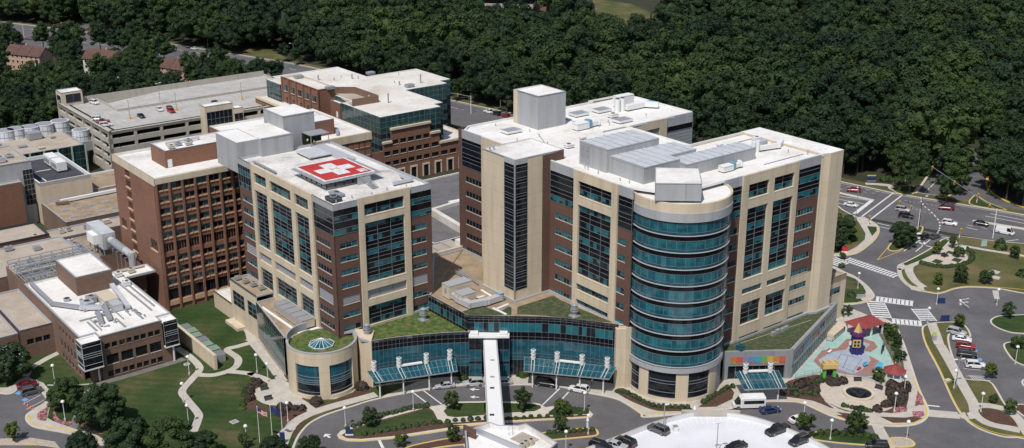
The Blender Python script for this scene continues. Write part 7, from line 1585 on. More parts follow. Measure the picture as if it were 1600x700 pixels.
def make_car(kind, paint):
    L_, W_, H_t, prof, cab, wr, wx = KINDS[kind]; ms = {}
    secs = [sec(x, W_*(.86 if abs(x) > L_/2-.12 else (.95 if abs(x) > L_/2-.4 else 1.0)), .28 if abs(x) < L_/2-.3 else .36, t) for x, t in prof]; ms['body'] = mesh_of(loft(secs, paint), 'body')
    base = .98 if kind != 'sedan' else .88; mb = MB(); fb, ft, rt, rb_ = cab; hw0, hw1 = W_/2*.93, W_/2*.74
    b = [(fb, -hw0, base), (fb, hw0, base), (rb_, hw0, base), (rb_, -hw0, base)]; t = [(ft, -hw1, H_t-.07), (ft, hw1, H_t-.07), (rt, hw1, H_t-.07), (rt, -hw1, H_t-.07)]
    mb.hexa(b, t, 'car_glass'); 
    ms['window_glass'] = mesh_of(mb, 'window_glass')
    mb = MB(); t1 = [(ft+.03, -hw1, H_t-.07), (ft+.03, hw1, H_t-.07), (rt-.03, hw1, H_t-.07), (rt-.03, -hw1, H_t-.07)]; t2 = [(ft-.12, -hw1+.1, H_t), (ft-.12, hw1-.1, H_t), (rt+.12, hw1-.1, H_t), (rt+.12, -hw1+.1, H_t)]; mb.hexa(t1, t2, paint)
    for sy in (-1, 1):
        mb.bar((fb, sy*hw0, base), (ft, sy*hw1, H_t-.06), .05, paint, 4); mb.bar((rb_, sy*hw0, base), (rt, sy*hw1, H_t-.06), .07, paint, 4); m_ = (fb+rb_)/2; mb.bar((m_, sy*hw0, base), ((ft+rt)/2, sy*hw1, H_t-.06), .045, paint, 4)
        if kind == 'cargo_van':
            mb.poly([(.6, sy*(hw0+.02), base), (rb_, sy*(hw0+.02), base), (rt, sy*(hw1+.02), H_t-.05), (.6, sy*(hw1+.02), H_t-.05)], paint)
    if kind in ('suv', 'van'): [mb.bar((ft-.2, sy*(hw1-.08), H_t+.03), (rt+.2, sy*(hw1-.08), H_t+.03), .03, 'grey_metal', 4) for sy in (-1, 1)]
    ms['roof'] = mesh_of(mb, 'roof')
    mb = MB(); n_ = 14
    a = [2*math.pi*i/n_ for i in range(n_)]; mb.hexa([(wr*math.cos(q), -.11, wr*math.sin(q)) for q in a], [(wr*math.cos(q), .11, wr*math.sin(q)) for q in a], 'black_rubber'); ms['wheel'] = mesh_of(mb, 'wheel')
    mb = MB(); mb.hexa([(wr*.62*math.cos(q), -.125, wr*.62*math.sin(q)) for q in a], [(wr*.62*math.cos(q), .125, wr*.62*math.sin(q)) for q in a], 'rim'); ms['rim'] = mesh_of(mb, 'rim')
    mb = MB(); mb.box(0, 0, -.08, .1, .36, .16, 'headlight'); ms['headlight'] = mesh_of(mb, 'headlight'); mb = MB(); mb.box(0, 0, -.1, .06, .26, .2, 'taillight'); ms['taillight'] = mesh_of(mb, 'taillight')
    if kind == 'pickup': mb = MB(); mb.box(-1.85, 0, .75, 1.7, 1.6, .37, 'dark_metal'); ms['bed'] = mesh_of(mb, 'bed')
    return ms
def car(kind, paint, p, q, label, z=0.03, group='parked and moving cars'):
    """p, q: sightings of the rear and the nose"""
    if (kind, paint) not in PROTO: PROTO[(kind, paint)] = make_car(kind, paint)
    ms = PROTO[(kind, paint)]; L_, W_, H_t, prof, cab, wr, wx = KINDS[kind]
    c = (p+q)/2; t = thing('car' if kind in ('suv', 'sedan', 'van') else ('pickup_truck' if kind == 'pickup' else 'van'), label, {'suv': 'car', 'sedan': 'car', 'van': 'van', 'pickup': 'pickup truck', 'cargo_van': 'van'}[kind], (c.x, c.y, z), math.atan2(q.y-p.y, q.x-p.x), None)
    def part(nm, loc=(0, 0, 0), par=None):
        o = bpy.data.objects.new(nm, ms[nm]); COL.objects.link(o); o.parent = par or t; o.location = loc; return o
    part('body'); part('window_glass'); part('roof')
    if 'bed' in ms: part('bed')
    for sx in (-1, 1):
        for sy in (-1, 1): w_ = part('wheel', (sx*wx, sy*(W_/2-.1), wr)); part('rim', (0, 0, 0), w_)
    for sy in (-1, 1): part('headlight', (L_/2-.1, sy*W_*.34, .72)); part('taillight', (-L_/2+.02, sy*W_*.4, .85))
    return t
def cc_(cr, a, b, kind, paint, label, z=0.03, rev=False):
    p, q = cr(a, b, z=z); 
    if rev: p, q = q, p
    car(kind, paint, p, q, label, z)
cc_(L_, (145, 235), (285, 205), 'sedan', 'car_maroon', 'dark red car in the upper bay of the lower left lot'); cc_(L_, (180, 290), (322, 255), 'suv', 'car_grey', 'dark grey hatchback below the dark red car at lower left')
cc_(K_, (1045, 88), (865, 102), 'sedan', 'car_silver', 'silver sedan stopped at the left end of the drop-off kerb'); cc_(K_, (1320, 68), (1145, 80), 'suv', 'car_silver', 'silver wagon with dark glass left of the skybridge'); cc_(C_, (312, 380), (230, 385), 'sedan', 'car_silver', 'silver car half hidden by the skybridge')
cc_(C_, (435, 382), (538, 395), 'van', 'car_black', 'black minivan under the right canopy'); cc_(C_, (702, 428), (598, 408), 'suv', 'car_white', 'white crossover beside the right canopy')
cc_(D_, (278, 530), (378, 515), 'sedan', 'car_blue', 'dark blue sedan behind the white shuttle bus'); cc_(D_, (440, 575), (500, 560), 'sedan', 'car_white', 'white car half hidden behind the curved deck wall'); cc_(D_, (905, 703), (815, 698), 'suv', 'car_black', 'black car at the bottom edge near the gravel island')
dz_ = dz+.02
cc_(C_, (1092, 638), (998, 600), 'suv', 'car_grey', 'grey off-road car alone on the white deck', dz_); cc_(C_, (720, 690), (800, 715), 'suv', 'car_black', 'black car leftmost on the near deck', dz_); cc_(C_, (790, 685), (880, 710), 'sedan', 'car_silver', 'silver car between two black ones on the deck', dz_); cc_(C_, (925, 700), (838, 662), 'suv', 'car_black', 'black suv right of the silver car on the deck', dz_)
cc_(D_, (425, 600), (302, 645), 'pickup', 'car_black', 'black pickup truck on the right side of the white deck', dz_); cc_(D_, (522, 655), (422, 695), 'suv', 'car_black', 'big black suv by the right wall of the white deck', dz_); cc_(D_, (205, 690), (110, 715), 'sedan', 'car_black', 'black car cut by the bottom edge on the white deck', dz_)
for i, (a, b, k_, m_, lb) in enumerate((((375, 328), (425, 340), 'suv', 'car_silver', 'silver car nearest the crossing in the right parking bays'), ((390, 352), (445, 360), 'sedan', 'car_white', 'white sedan between the silver and the red car in the right bays'), ((400, 375), (460, 383), 'suv', 'car_red', 'red car in the right parking bays'), ((403, 402), (464, 409), 'suv', 'car_black', 'black suv below the red car in the right bays'), ((425, 438), (498, 443), 'suv', 'car_white', 'white crossover last in the right parking bays'))): cc_(E_, a, b, k_, m_, lb, .05)
cc_(I_, (185, 72), (140, 45), 'van', 'car_white', 'white van first in the left turning lane'); 
for (a, b, k_, m_, lb) in (((85, 122), (145, 95), 'sedan', 'car_black', 'black car behind the white van in the turning lane'), ((215, 82), (268, 52), 'suv', 'car_black', 'black car waiting in the middle turning lane'), ((295, 78), (370, 50), 'sedan', 'car_grey', 'dark grey sedan waiting in the right turning lane')): cc_(I_, a, b, k_, m_, lb)
cc_(F_, (168, 383), (252, 390), 'suv', 'car_red', 'red car on the far highway lanes beside the tower pier', rev=True); cc_(F_, (148, 468), (238, 482), 'sedan', 'car_white', 'white car waiting behind the thick stop line'); cc_(F_, (465, 498), (548, 512), 'suv', 'car_silver', 'silver suv crossing the junction'); cc_(F_, (484, 535), (572, 552), 'suv', 'car_black', 'black suv beside the silver suv in the junction')
cc_(F_, (820, 500), (722, 490), 'van', 'car_maroon', 'dark red minivan on the far side of the junction'); cc_(F_, (742, 580), (840, 595), 'suv', 'car_white', 'white suv just past the dashed turning curve'); cc_(F_, (932, 582), (1035, 597), 'sedan', 'car_black', 'black sedan behind the signal mast on the highway'); cc_(F_, (1078, 632), (1178, 652), 'cargo_van', 'car_white', 'white panel van on the near highway lanes at right')
c_p = crop(700, 100, 3.1825); cc_(c_p, (235, 250), (178, 238), 'pickup', 'car_white', 'white pickup cab on the highway behind the main tower'); cc_(c_p, (270, 262), (212, 243), 'suv', 'car_black', 'dark trailer load behind the white pickup on the highway'); cc_(c_p, (302, 268), (270, 258), 'suv', 'car_red', 'small red vehicle behind the white pickup')
cc_(crop(0, 0, 4), (1230, 312), (1200, 306), 'sedan', 'car_white', 'tiny white car on the highway at the upper left')
zg = zt_g = 15.02
c9 = crop(90, 100, 4.665)
for (a, b, k_, m_, lb) in (((240, 282), (298, 298), 'suv', 'car_white', 'white suv alone in the far corner of the garage roof'), ((258, 412), (335, 410), 'suv', 'car_white', 'white car left of the red pickup on the garage roof'), ((280, 435), (370, 428), 'pickup', 'car_red', 'red pickup between two white cars on the garage roof'), ((310, 458), (394, 450), 'suv', 'car_white', 'white car nearest the garage front corner'), ((585, 375), (635, 402), 'sedan', 'car_black', 'black car in the middle of the garage roof'), ((722, 325), (765, 352), 'sedan', 'car_white', 'white car beside the two red ones on the garage roof'), ((800, 318), (840, 342), 'sedan', 'car_red', 'red car farther of the two red ones on the garage roof'), ((805, 338), (852, 365), 'suv', 'car_red', 'red suv nearer of the two red ones on the garage roof'), ((1125, 280), (1178, 302), 'sedan', 'car_black', 'black car behind the garage lift tower')): cc_(c9, a, b, k_, m_, lb, zg)
# shuttle bus
a, b = D_((300, 495), (138, 500)); c = (a+b)/2; bus = thing('shuttle_bus', 'white shuttle minibus waiting beside the teal glass canopy', 'bus', (c.x, c.y, .03), math.atan2(b.y-a.y, b.x-a.x))
def lb(mb, x0, x1, y0, y1, z0, z1, m_): mb.hexa([(x0, y0, z0), (x1, y0, z0), (x1, y1, z0), (x0, y1, z0)], [(x0, y0, z1), (x1, y0, z1), (x1, y1, z1), (x0, y1, z1)], m_)
def local(mb, nm, par): o = bpy.data.objects.new(nm, mesh_of(mb, nm)); COL.objects.link(o); o.parent = par; return o
mb = loft([sec(-3.6, 2.2, .45, 2.75, .2), sec(-3.5, 2.3, .4, 2.85, .2), sec(1.6, 2.3, .4, 2.85, .2), sec(2.0, 2.2, .4, 2.5, .2)], 'car_white'); lb(mb, 1.9, 3.5, -.95, .95, .45, 1.15, 'car_white'); local(mb, 'body', bus)
mb = MB(); lb(mb, -3.2, 1.3, -1.165, 1.165, 1.35, 2.15, 'car_glass'); lb(mb, -3.62, -3.58, -.8, .8, 1.4, 2.1, 'car_glass'); local(mb, 'window_glass', bus)
mb = MB(); mb.hexa([(1.9, -.95, 1.15), (3.0, -.85, 1.15), (3.0, .85, 1.15), (1.9, .95, 1.15)], [(1.9, -.95, 2.2), (2.25, -.8, 2.2), (2.25, .8, 2.2), (1.9, .95, 2.2)], 'car_glass'); local(mb, 'windscreen', bus)
mb = MB(); lb(mb, -3.3, 1.2, -1.0, 1.0, 2.85, 2.9, 'white_metal'); lb(mb, -1.4, -.2, -.5, .5, 2.9, 3.1, 'white_metal'); local(mb, 'roof', bus)
for sx in (-2.4, 2.4):
    for sy in (-1, 1):
        o = bpy.data.objects.new('wheel', PROTO[('pickup', 'car_black')]['wheel']); COL.objects.link(o); o.parent = bus; o.location = (sx, sy*1.05, .4); r_ = bpy.data.objects.new('rim', PROTO[('pickup', 'car_black')]['rim']); COL.objects.link(r_); r_.parent = o

# ---- lamps
def lamp_proto():
    t = thing('street_lamp', 'lamp', 'street lamp', (0, 0, 0)); mb = MB(); mb.cyl(0, 0, 0, .5, .22, .22, 'concrete', 10); mb.cyl(0, 0, .5, 4.3, .075, .06, 'white_metal', 8); local(mb, 'pole', t)
    mb = MB(); mb.cyl(0, 0, 4.3, 4.5, .12, .2, 'white_metal', 12); mb.cyl(0, 0, 4.5, 4.75, .42, .36, 'white_metal', 14); mb.cyl(0, 0, 4.75, 4.95, .36, .1, 'white_metal', 14); local(mb, 'lamp_head', t); return t
LP0 = lamp_proto(); reg(LP0); lfirst = [True]
def lamp(x, y, label, z=.12, s=1.0):
    q = at(x, y, 0); t = LP0 if lfirst[0] else copy_tree(LP0); lfirst[0] = False; t.location = (q.x, q.y, z); t.scale = (s, s, s); t['label'] = label
for x, y, lbs in ((86, 600, 'white lamp post beside the corner of the brown brick block'), (102, 658, 'white lamp post beside the flower bed at lower left'), (296, 586, 'white lamp post on the lawn at the path junction'), (287, 629, 'white lamp post beside the middle of the winding path'), (295, 664, 'white lamp post near the lower end of the winding path'), (386, 697, 'white lamp post at the bottom of the west lawn'), (402, 583, 'white lamp post on the lawn beside the glass wing'), (419, 597, 'white lamp post at the walk just left of the rotunda'), (540, 668, 'white lamp post at the left tip of the front island'), (646, 642, 'white lamp post among the shrubs on the front island'), (913, 644, 'white lamp post at the right tip of the front island'), (919, 680, 'white lamp post on the small island under the deck wall'), (450, 660, 'white lamp post behind the flagpoles'), (884, 706, 'lamp post at the bottom edge right of the lift building'),
                 (1297, 688, 'white lamp post on the island below the fountain'), (1416, 690, 'white lamp post on the small gravel island'), (1255, 660, 'tall lamp behind the curved wall of the white deck'), (1490, 608, 'double lamp post between the road and the parking bays'), (1532, 645, 'white lamp post on the mulch island at lower right'), (1586, 570, 'white lamp post on the right hand island'), (1340, 452, 'lamp post on the grass beside the annex'), (1463, 477, 'white lamp post beside the dark sign on the dry lawn'), (1412, 618, 'white lamp post right of the gazebo'), (1397, 645, 'low white lamp by the pink flowers'), (1557, 478, 'white lamp post at the right crossing'), (1449, 508, 'lamp post at the corner of the parking island'), (305, 568, 'lamp')):
    if lbs != 'lamp': lamp(x, y, lbs)
def tall_lamp(x, y, h, label, z=0, arm=1.6, rot=0, base='grey_metal', double=False, ybase=False):
    q = at(x, y, z); t = thing('lamp_mast', label, 'street lamp', (q.x, q.y, z), rot); mb = MB(); mb.cyl(0, 0, 0, h, .13, .08, base, 8); local(mb, 'pole', t)
    if ybase: mb = MB(); mb.cyl(0, 0, 0, 1.0, .42, .42, 'yellow_paint', 12); local(mb, 'base', t)
    for s_ in ((-1, 1) if double else (1,)):
        mb = MB(); mb.bar((0, 0, h), (s_*arm, 0, h+.2), .05, base, 4); mb.box(s_*arm, 0, h+.12, .9, .35, .15, 'white_metal'); local(mb, 'lamp_arm', t)
tall_lamp(460, 102, 11, 'tall grey street lamp beside the highway behind the offices', rot=3.14); tall_lamp(782, 170, 11, 'tall street lamp on the highway left of the metal lift house', rot=3.14); tall_lamp(325, 72, 11, 'street lamp on the far side of the highway at upper left', rot=3.14); tall_lamp(1336, 348, 11, 'tall lamp beside the trees at the junction', rot=1.5)
tall_lamp(1435, 361, 11, 'tall thin dark lamp mast on the small kerbed island', rot=.4, base='dark_metal')
for x, y, lb_ in ((203, 186, 'lamp with yellow base in the middle of the garage roof'), (276, 173, 'lamp with yellow base near the red cars on the garage roof'), (378, 156, 'lamp with yellow base at the right end of the garage roof'), (250, 158, 'lamp on the ramp wall of the garage roof')): tall_lamp(x, y, 7, lb_, 15.0, .8, 1.0, double=True, ybase='yellow' in lb_)
tall_lamp(1119, 712, 7, 'double headed lamp on the white parking deck', dz, .9, .3, double=True); tall_lamp(1037, 668, 5, 'lamp on the curved wall of the white deck', dz, .5, .3)
tall_lamp(1493, 606, 7.0, 'double headed lamp mast beside the right parking bays', .1, .9, .2, double=True)
# ---- traffic signals
def signal(x, y, h, arm_px, heads, label, z=0):
    q = at(x, y); t = thing('traffic_signal', label, 'traffic signal', (q.x, q.y, 0)); mb = MB(); mb.cyl(q.x, q.y, 0, h, .16, .11, 'white_metal', 8); mb.build('pole', t)
    if arm_px:
        e = at(*arm_px); e = Vector((e.x, e.y, h-.3)); mb = MB(); mb.bar((q.x, q.y, h-.4), e, .09, 'grey_metal', 5); mb.build('mast_arm', t)
    for k_, hz in heads:
        if arm_px: p = Vector((q.x, q.y, h-.4))+(e-Vector((q.x, q.y, h-.4)))*k_
        else: p = Vector((q.x, q.y, hz))+Vector((0, -.3, 0))
        mb = MB(); mb.box(p.x, p.y-.15, p.z-1.0, .5, .35, 1.35, 'signal_yellow'); 
        for j, m_ in enumerate(('dark_hole', 'dark_hole', 'play_green')): mb.box(p.x, p.y-.36, p.z-.85+j*.42, .28, .08, .28, m_)
        mb.build('signal_head', t)
signal(1414, 287, 8, (1400, 296), ((.9, 0), (.35, 0)), 'traffic signal with yellow heads at the far side of the junction', 0)
signal(1551, 372+0, 9.5, (1450, 300), ((.98, 0), (.62, 0), (.1, 0)), 'tall white signal mast with long arm at the right of the junction')
signal(1434, 360, 7, (1399, 345), ((.9, 0), (.4, 0)), 'traffic signal with two yellow heads hanging over the junction')
signal(1357, 352, 3.2, None, ((0, 3.0),), 'pedestrian signal on the corner left of the junction'); signal(1499, 372, 3.2, None, ((0, 3.0),), 'pedestrian signal at the top of the dry lawn'); signal(1526, 317, 3.4, None, ((0, 3.1),), 'pedestrian signal on the far right grass triangle'); signal(1395, 292, 3.0, None, ((0, 2.8),), 'pedestrian signal on the far left grass triangle')
signal(736, 178, 8, (702, 172), ((.98, 0), (.6, 0)), 'traffic signal with arm beyond the green glass offices'); signal(38, 60, 8, (-30, 66), ((.9, 0), (.3, 0)), 'traffic signal arm over the junction in the upper left corner'); signal(112, 50, 7, (84, 58), ((.9, 0), (.5, 0)), 'signal arm on the far side of the upper left junction')
# ---- signs
def sign(x, y, w_, h_, m1, m2, text, label, rot=0, z=.15, zb=.3, size=None, tcol='white_paint'):
    q = at(x, y); t = thing('sign', label, 'sign', (q.x, q.y, z), rot); mb = MB(); lb(mb, -w_/2, w_/2, -.1, .1, zb, zb+h_, m1); local(mb, 'panel', t); mb = MB(); lb(mb, -w_/2-.1, w_/2+.1, -.2, .2, 0, zb, m2); local(mb, 'base', t)
    if text:
        cu_ = bpy.data.curves.new('lettering', 'FONT'); cu_.body = text; cu_.size = size or h_*.42; cu_.align_x = 'CENTER'; cu_.align_y = 'CENTER'; cu_.extrude = .01; o = bpy.data.objects.new('lettering', cu_); dg = bpy.context.evaluated_depsgraph_get(); COL.objects.link(o); me = bpy.data.meshes.new_from_object(o); bpy.data.objects.remove(o); me.materials.clear(); me.materials.append(MATS[tcol])
        ob = bpy.data.objects.new('lettering', me); COL.objects.link(ob); ob.parent = t; ob.rotation_euler = (R(90), 0, 0); ob.location = (0, -.12, zb+h_/2)
    return t
sign(546, 681, 1.5, 1.1, 'sign_blue', 'white_metal', '', 'small dark blue sign at the left tip of the front island'); sign(1470, 474, 2.0, 1.1, 'sign_blue', 'sign_blue', '', 'dark blue sign on the dry lawn near the crossing'); sign(1476, 502, 2.2, 1.2, 'sign_blue', 'sign_blue', '', 'dark blue sign at the head of the parking island'); sign(1320, 395, 1.8, 1.6, 'flag_red', 'white_metal', '', 'small red sign on the grass behind the tower pier'); sign(1361, 284, 3.0, 1.5, 'sign_blue', 'grey_metal', '', 'blue sign with yellow green top bar at the edge of the wood'); q = at(1361, 284)
mb = MB(); mb.box(q.x, q.y, 1.95, 3.0, .22, .35, 'sign_green'); o = mb.build('top_bar'); pt = [x for x in bpy.data.objects if x.get('label', '').startswith('blue sign with yellow')][0]; o.parent = pt; o.location = (-pt.location.x, -pt.location.y, 0)
sign(1459, 533, .9, .9, 'sign_green', 'grey_metal', '', 'small yellow green diamond warning sign beside the road', zb=1.4); sign(1345, 467, 2.4, .9, 'grey_metal', 'concrete', '', 'low grey sign on the grass beside the annex'); sign(442, 694, 1.0, 2.4, 'sign_blue', 'grey_metal', '', 'tall narrow sign beside the flagpoles', zb=.2)
sign(1503, 392, 2.2, 1.2, 'white_metal', 'sign_blue', '', 'low white sign behind the oval plaza'); sign(1537, 385, 1.6, 1.4, 'aqua_ground', 'concrete', '', 'pale green cabinet beside the highway path')
# gate arms at the car park entrance
for (a, b, lb_) in (((545, 625), (620, 612), 'white barrier arm of the upper gate in the right car park'), ((550, 635), (620, 690), 'white barrier arm of the lower gate in the right car park')):
    p, q = I_(a, b); t = thing('barrier_gate', lb_, 'barrier', (p.x, p.y, 0)); mb = MB(); mb.box(p.x, p.y, 0, .5, .5, 1.1, 'white_metal'); mb.box(p.x, p.y, .7, .52, .52, .2, 'flag_red'); mb.build('post', t); mb = MB(); mb.bar((p.x, p.y, 1.0), (q.x, q.y, 1.05), .08, 'white_metal', 4); mb.build('arm', t)
# ---- flagpoles
def flagpole(x, y, ytop, lab, flag):
    q = at(x, y); b = (ytop-350)/FOC; h = CAM_H + q.y*(b*cP+sP)/(-cP+b*sP); t = thing('flagpole', lab, 'flagpole', (q.x, q.y, .1)); mb = MB(); mb.cyl(q.x, q.y, 0, h, .08, .05, 'white_metal', 8); mb.cyl(q.x, q.y, h, h+.15, .1, .1, 'white_metal', 8); mb.build('pole', t)
    if flag:
        mb = MB(); n_ = 8
        for i in range(n_):
            x0, x1 = .1+i*.23, .1+(i+1)*.23; d0, d1 = -i*.13, -(i+1)*.13; y0, y1 = .15*math.sin(i), .15*math.sin(i+1)
            rows_ = 7 if flag == 'us' else 1
            for j in range(rows_):
                hh = 1.25; za = h-.15-hh*j/rows_; zb_ = h-.15-hh*(j+1)/rows_
                m_ = ('flag_blue' if (flag != 'us' or (i < 3 and j < 4)) else ('flag_red' if j % 2 == 0 else 'cloth_white'))
                mb.poly([(q.x+x0, q.y+y0, za+d0), (q.x+x1, q.y+y1, za+d1), (q.x+x1, q.y+y1, zb_+d1), (q.x+x0, q.y+y0, zb_+d0)], m_)
        mb.build('flag', t)
flagpole(406, 692, 636, 'flagpole with red and white striped flag in front of the patio', 'us'); flagpole(426, 690, 634, 'flagpole with dark blue flag right of the striped flag', 'blue'); flagpole(441, 672, 622, 'bare flagpole right of the dark blue flag', None)
# ---- houses at upper left
def house(pts, zw, zr, wall, label):
    """front eave sighted at two points; the house runs back from it"""
    a, b = ground(*pts[0], zw), ground(*pts[1], zw); a2, b2 = a.xy, b.xy; d = (b2-a2); L = d.length; d.normalize(); n_ = Vector((-d.y, d.x)); D = 9.0
    t = thing('house', label, 'house', (a2.x, a2.y, 0)); c, e = b2+n_*D, a2+n_*D
    shell(t, [a2, b2, c, e], 0, zw, wall); mb = MB(); m1, m2 = a2+n_*D/2, b2+n_*D/2; ov = .5; A2, B2, C2, E2 = a2-n_*ov-d*ov, b2-n_*ov+d*ov, c+n_*ov+d*ov, e+n_*ov-d*ov; M1, M2 = m1-d*ov, m2+d*ov
    mb.poly([(*A2, zw-.1), (*B2, zw-.1), (*M2, zr), (*M1, zr)], 'shingle'); mb.poly([(*C2, zw-.1), (*E2, zw-.1), (*M1, zr), (*M2, zr)], 'shingle'); mb.poly([(*a2, zw), (*m1, zr-.2), (*e, zw)], wall); mb.poly([(*b2, zw), (*c, zw), (*m2, zr-.2)], wall)
    k_ = L/3
    for s_ in (k_, 2*k_):
        p = a2+d*s_; mb.bar((*(p-n_*ov), zw+.02), (*(p+n_*D/2), zr+.05), .12, 'shingle', 4)
    mb.build('roof', t)
    nw = int(L/3)
    for i in range(nw):
        for z in (1.0, 3.9, 6.6):
            if z+1.4 > zw: continue
            p = a2+d*(1+i*3)-n_*.06; q = p+d*1.2; mb = MB(); mb.poly([(*p, z), (*q, z), (*q, z+1.4), (*p, z+1.4)], 'glass_dark'); mb.bar((*p, z), (*q, z), .07, 'white_paint', 4); mb.bar((*p, z+1.4), (*q, z+1.4), .07, 'white_paint', 4); mb.bar((*p, z), (*p, z+1.4), .06, 'white_paint', 4); mb.bar((*q, z), (*q, z+1.4), .06, 'white_paint', 4); mb.build('window', t)
    mb = MB(); p = m1+d*L*.4+n_*1.5; mb.box(p.x, p.y, zr-2.0, .9, .9, 2.6, 'brick_house'); mb.build('chimney', t)
    return t
house(((8, 83.5), (61, 89)), 8, 12, 'brick_house', 'pinkish brick house with brown roof nearest the upper left corner'); house(((129, 91), (197, 96)), 8.5, 12.5, 'white_house', 'white walled house with long tan brown roof'); house(((250, 104.5), (297, 112)), 8, 12, 'brick_house', 'brick house with brown roof left of the highway trees'); house(((70, 112), (92, 117)), 5, 8, 'brick_house', 'low brown roof almost hidden among trees below the pinkish house')
# distant office building at the top edge
DO = thing('office_building', 'dark banded office building among the trees at the top edge', 'building', (0, 700, 0)); a, b = ground(742, 44, 0), ground(838, 48, 0)
mb = MB(); mb.box((a.x+b.x)/2, a.y+16, 0, 36, 30, 26, 'concrete_wall', -.12); mb.build('wall', DO)
for k_ in range(4): mb = MB(); mb.box((a.x+b.x)/2, a.y+16, 2.5+k_*6, 36.4, 30.4, 3.2, 'glass_black', -.12); mb.build('window', DO)
mb = MB(); mb.box(b.x+11, a.y+24, 0, 20, 22, 19, 'brick_brown', -.12); mb.box(b.x+11, a.y+24, 13, 20.4, 22.4, 4, 'glass_black', -.12); mb.build('wing', DO)
# ---- playground pieces
q = P_((395, 300))[0]; CT = thing('play_castle', 'purple and navy play castle tower with golden cone roof', 'play tower', (q.x, q.y, .2))
mb = MB(); mb.cyl(q.x, q.y, .2, 4.6, 1.55, 1.45, 'navy', 12); mb.build('wall', CT); mb = MB(); mb.cyl(q.x, q.y, 4.6, 5.0, 1.5, 1.9, 'purple', 12); mb.cyl(q.x, q.y, 5.0, 5.6, 1.9, 1.9, 'purple', 12)
for i in range(12): a = i*6.283/12; mb.box(q.x+1.75*math.cos(a), q.y+1.75*math.sin(a), 5.6, .35, .35, .4, 'purple', a)
mb.build('battlement', CT); mb = MB(); mb.cyl(q.x, q.y, 5.4, 7.9, 1.1, .03, 'gold', 4); mb.build('cone_roof', CT)
mb = MB(); mb.box(q.x-.5, q.y-1.5, 2.2, 1.9, .25, 1.9, 'gold'); [mb.box(q.x-.9+i*.8, q.y-1.64, 2.45+j*.85, .55, .05, .6, 'glass_dark') for i in (0, 1) for j in (0, 1)]; mb.build('window', CT)
for i in range(5): a = -2.4+i*.7; mb = MB(); mb.cyl(q.x+1.5*math.cos(a), q.y+1.5*math.sin(a), .2, 2.0, .4, .35, 'navy', 8); mb.build('buttress', CT)
p2 = P_((372, 300))[0]; t = thing('basketball_hoop', 'white backboard hoop in front of the purple play castle', 'hoop', (p2.x, p2.y, .2)); mb = MB(); mb.cyl(p2.x, p2.y, .2, 3.0, .09, .09, 'dark_metal', 8); mb.build('pole', t); mb = MB(); mb.box(p2.x, p2.y-.3, 2.2, 2.0, .08, 1.1, 'cloth_white'); mb.build('backboard', t); mb = MB(); mb.box(p2.x, p2.y-.6, 2.3, .5, .5, .04, 'flag_red'); mb.build('rim', t)
# pavilion
cpx = P_((345, 215), (470, 215), (525, 185), (420, 150)); c = sum(cpx, Vector())/4; PV = thing('pavilion', 'open pavilion with dark red hipped roof behind the play castle', 'pavilion', (c.x, c.y, .2), YA-.15)
mb = MB(); X_, Y_ = 4.3, 3.0; zz = 2.9; bs = [(-X_, -Y_, zz), (X_, -Y_, zz), (X_, Y_, zz), (-X_, Y_, zz)]; r1, r2 = (-X_+2.0, 0, zz+1.6), (X_-2.0, 0, zz+1.6)
mb.poly([bs[0], bs[1], r2, r1], 'red_roof'); mb.poly([bs[1], bs[2], r2], 'red_roof'); mb.poly([bs[2], bs[3], r1, r2], 'red_roof'); mb.poly([bs[3], bs[0], r1], 'red_roof'); mb.poly(bs[::-1], 'white_paint'); local(mb, 'roof', PV)
for sx in (-3.7, 0, 3.7):
    for sy in (-2.4, 2.4): mb = MB(); lb(mb, sx-.18, sx+.18, sy-.18, sy+.18, 0, 3.0, 'white_metal'); local(mb, 'post', PV)
# gazebo
c = P_((612, 460))[0]; GZ = thing('gazebo', 'small round white gazebo with red roof at the playground corner', 'gazebo', (c.x, c.y, .2)); mb = MB(); mb.cyl(c.x, c.y, 2.7, 4.0, 2.7, .4, 'red_roof', 8); mb.cyl(c.x, c.y, 4.0, 4.5, .4, .3, 'red_roof', 8); mb.cyl(c.x, c.y, 4.5, 5.0, .08, .02, 'white_metal', 6); mb.build('roof', GZ); mb = MB(); mb.cyl(c.x, c.y, .15, .5, 2.4, 2.4, 'concrete', 8); mb.build('floor', GZ)
for i in range(8): a = (i+.5)*6.283/8; mb = MB(); mb.cyl(c.x+2.15*math.cos(a), c.y+2.15*math.sin(a), .5, 2.75, .12, .12, 'white_metal', 6); mb.build('post', GZ)
mb = MB(); mb.cyl(c.x, c.y, .5, 1.3, 2.1, 2.1, 'white_metal', 8); mb.cyl(c.x, c.y, 2.35, 2.7, 2.3, 2.3, 'white_metal', 8); mb.build('railing', GZ)
# gate
a, b = P_((208, 465), (265, 462)); c = (a+b)/2; GT2 = thing('play_gate', 'green and yellow toy gate at the playground entrance', 'gate', (c.x, c.y, .2)); d = (b-a); ang = math.atan2(d.y, d.x); L = d.length
for p in (a, b): mb = MB(); mb.box(p.x, p.y, .15, .7, .7, 3.4, 'play_green', ang); mb.build('post', GT2)
mb = MB(); mb.box(c.x, c.y, 3.5, L+1.3, 1.6, 1.1, 'gold', ang); mb.box(c.x, c.y, 4.6, L+.6, 1.2, .3, 'gold', ang); [mb.box(c.x+math.cos(ang)*s_, c.y+math.sin(ang)*s_, 4.9, .5, 1.0, .4, 'gold', ang) for s_ in (-1.4, 0, 1.4)]; mb.build('lintel', GT2)
mb = MB(); mb.box(c.x, c.y+.5, .2, L-.6, .2, 2.6, 'purple', ang); mb.build('door', GT2)
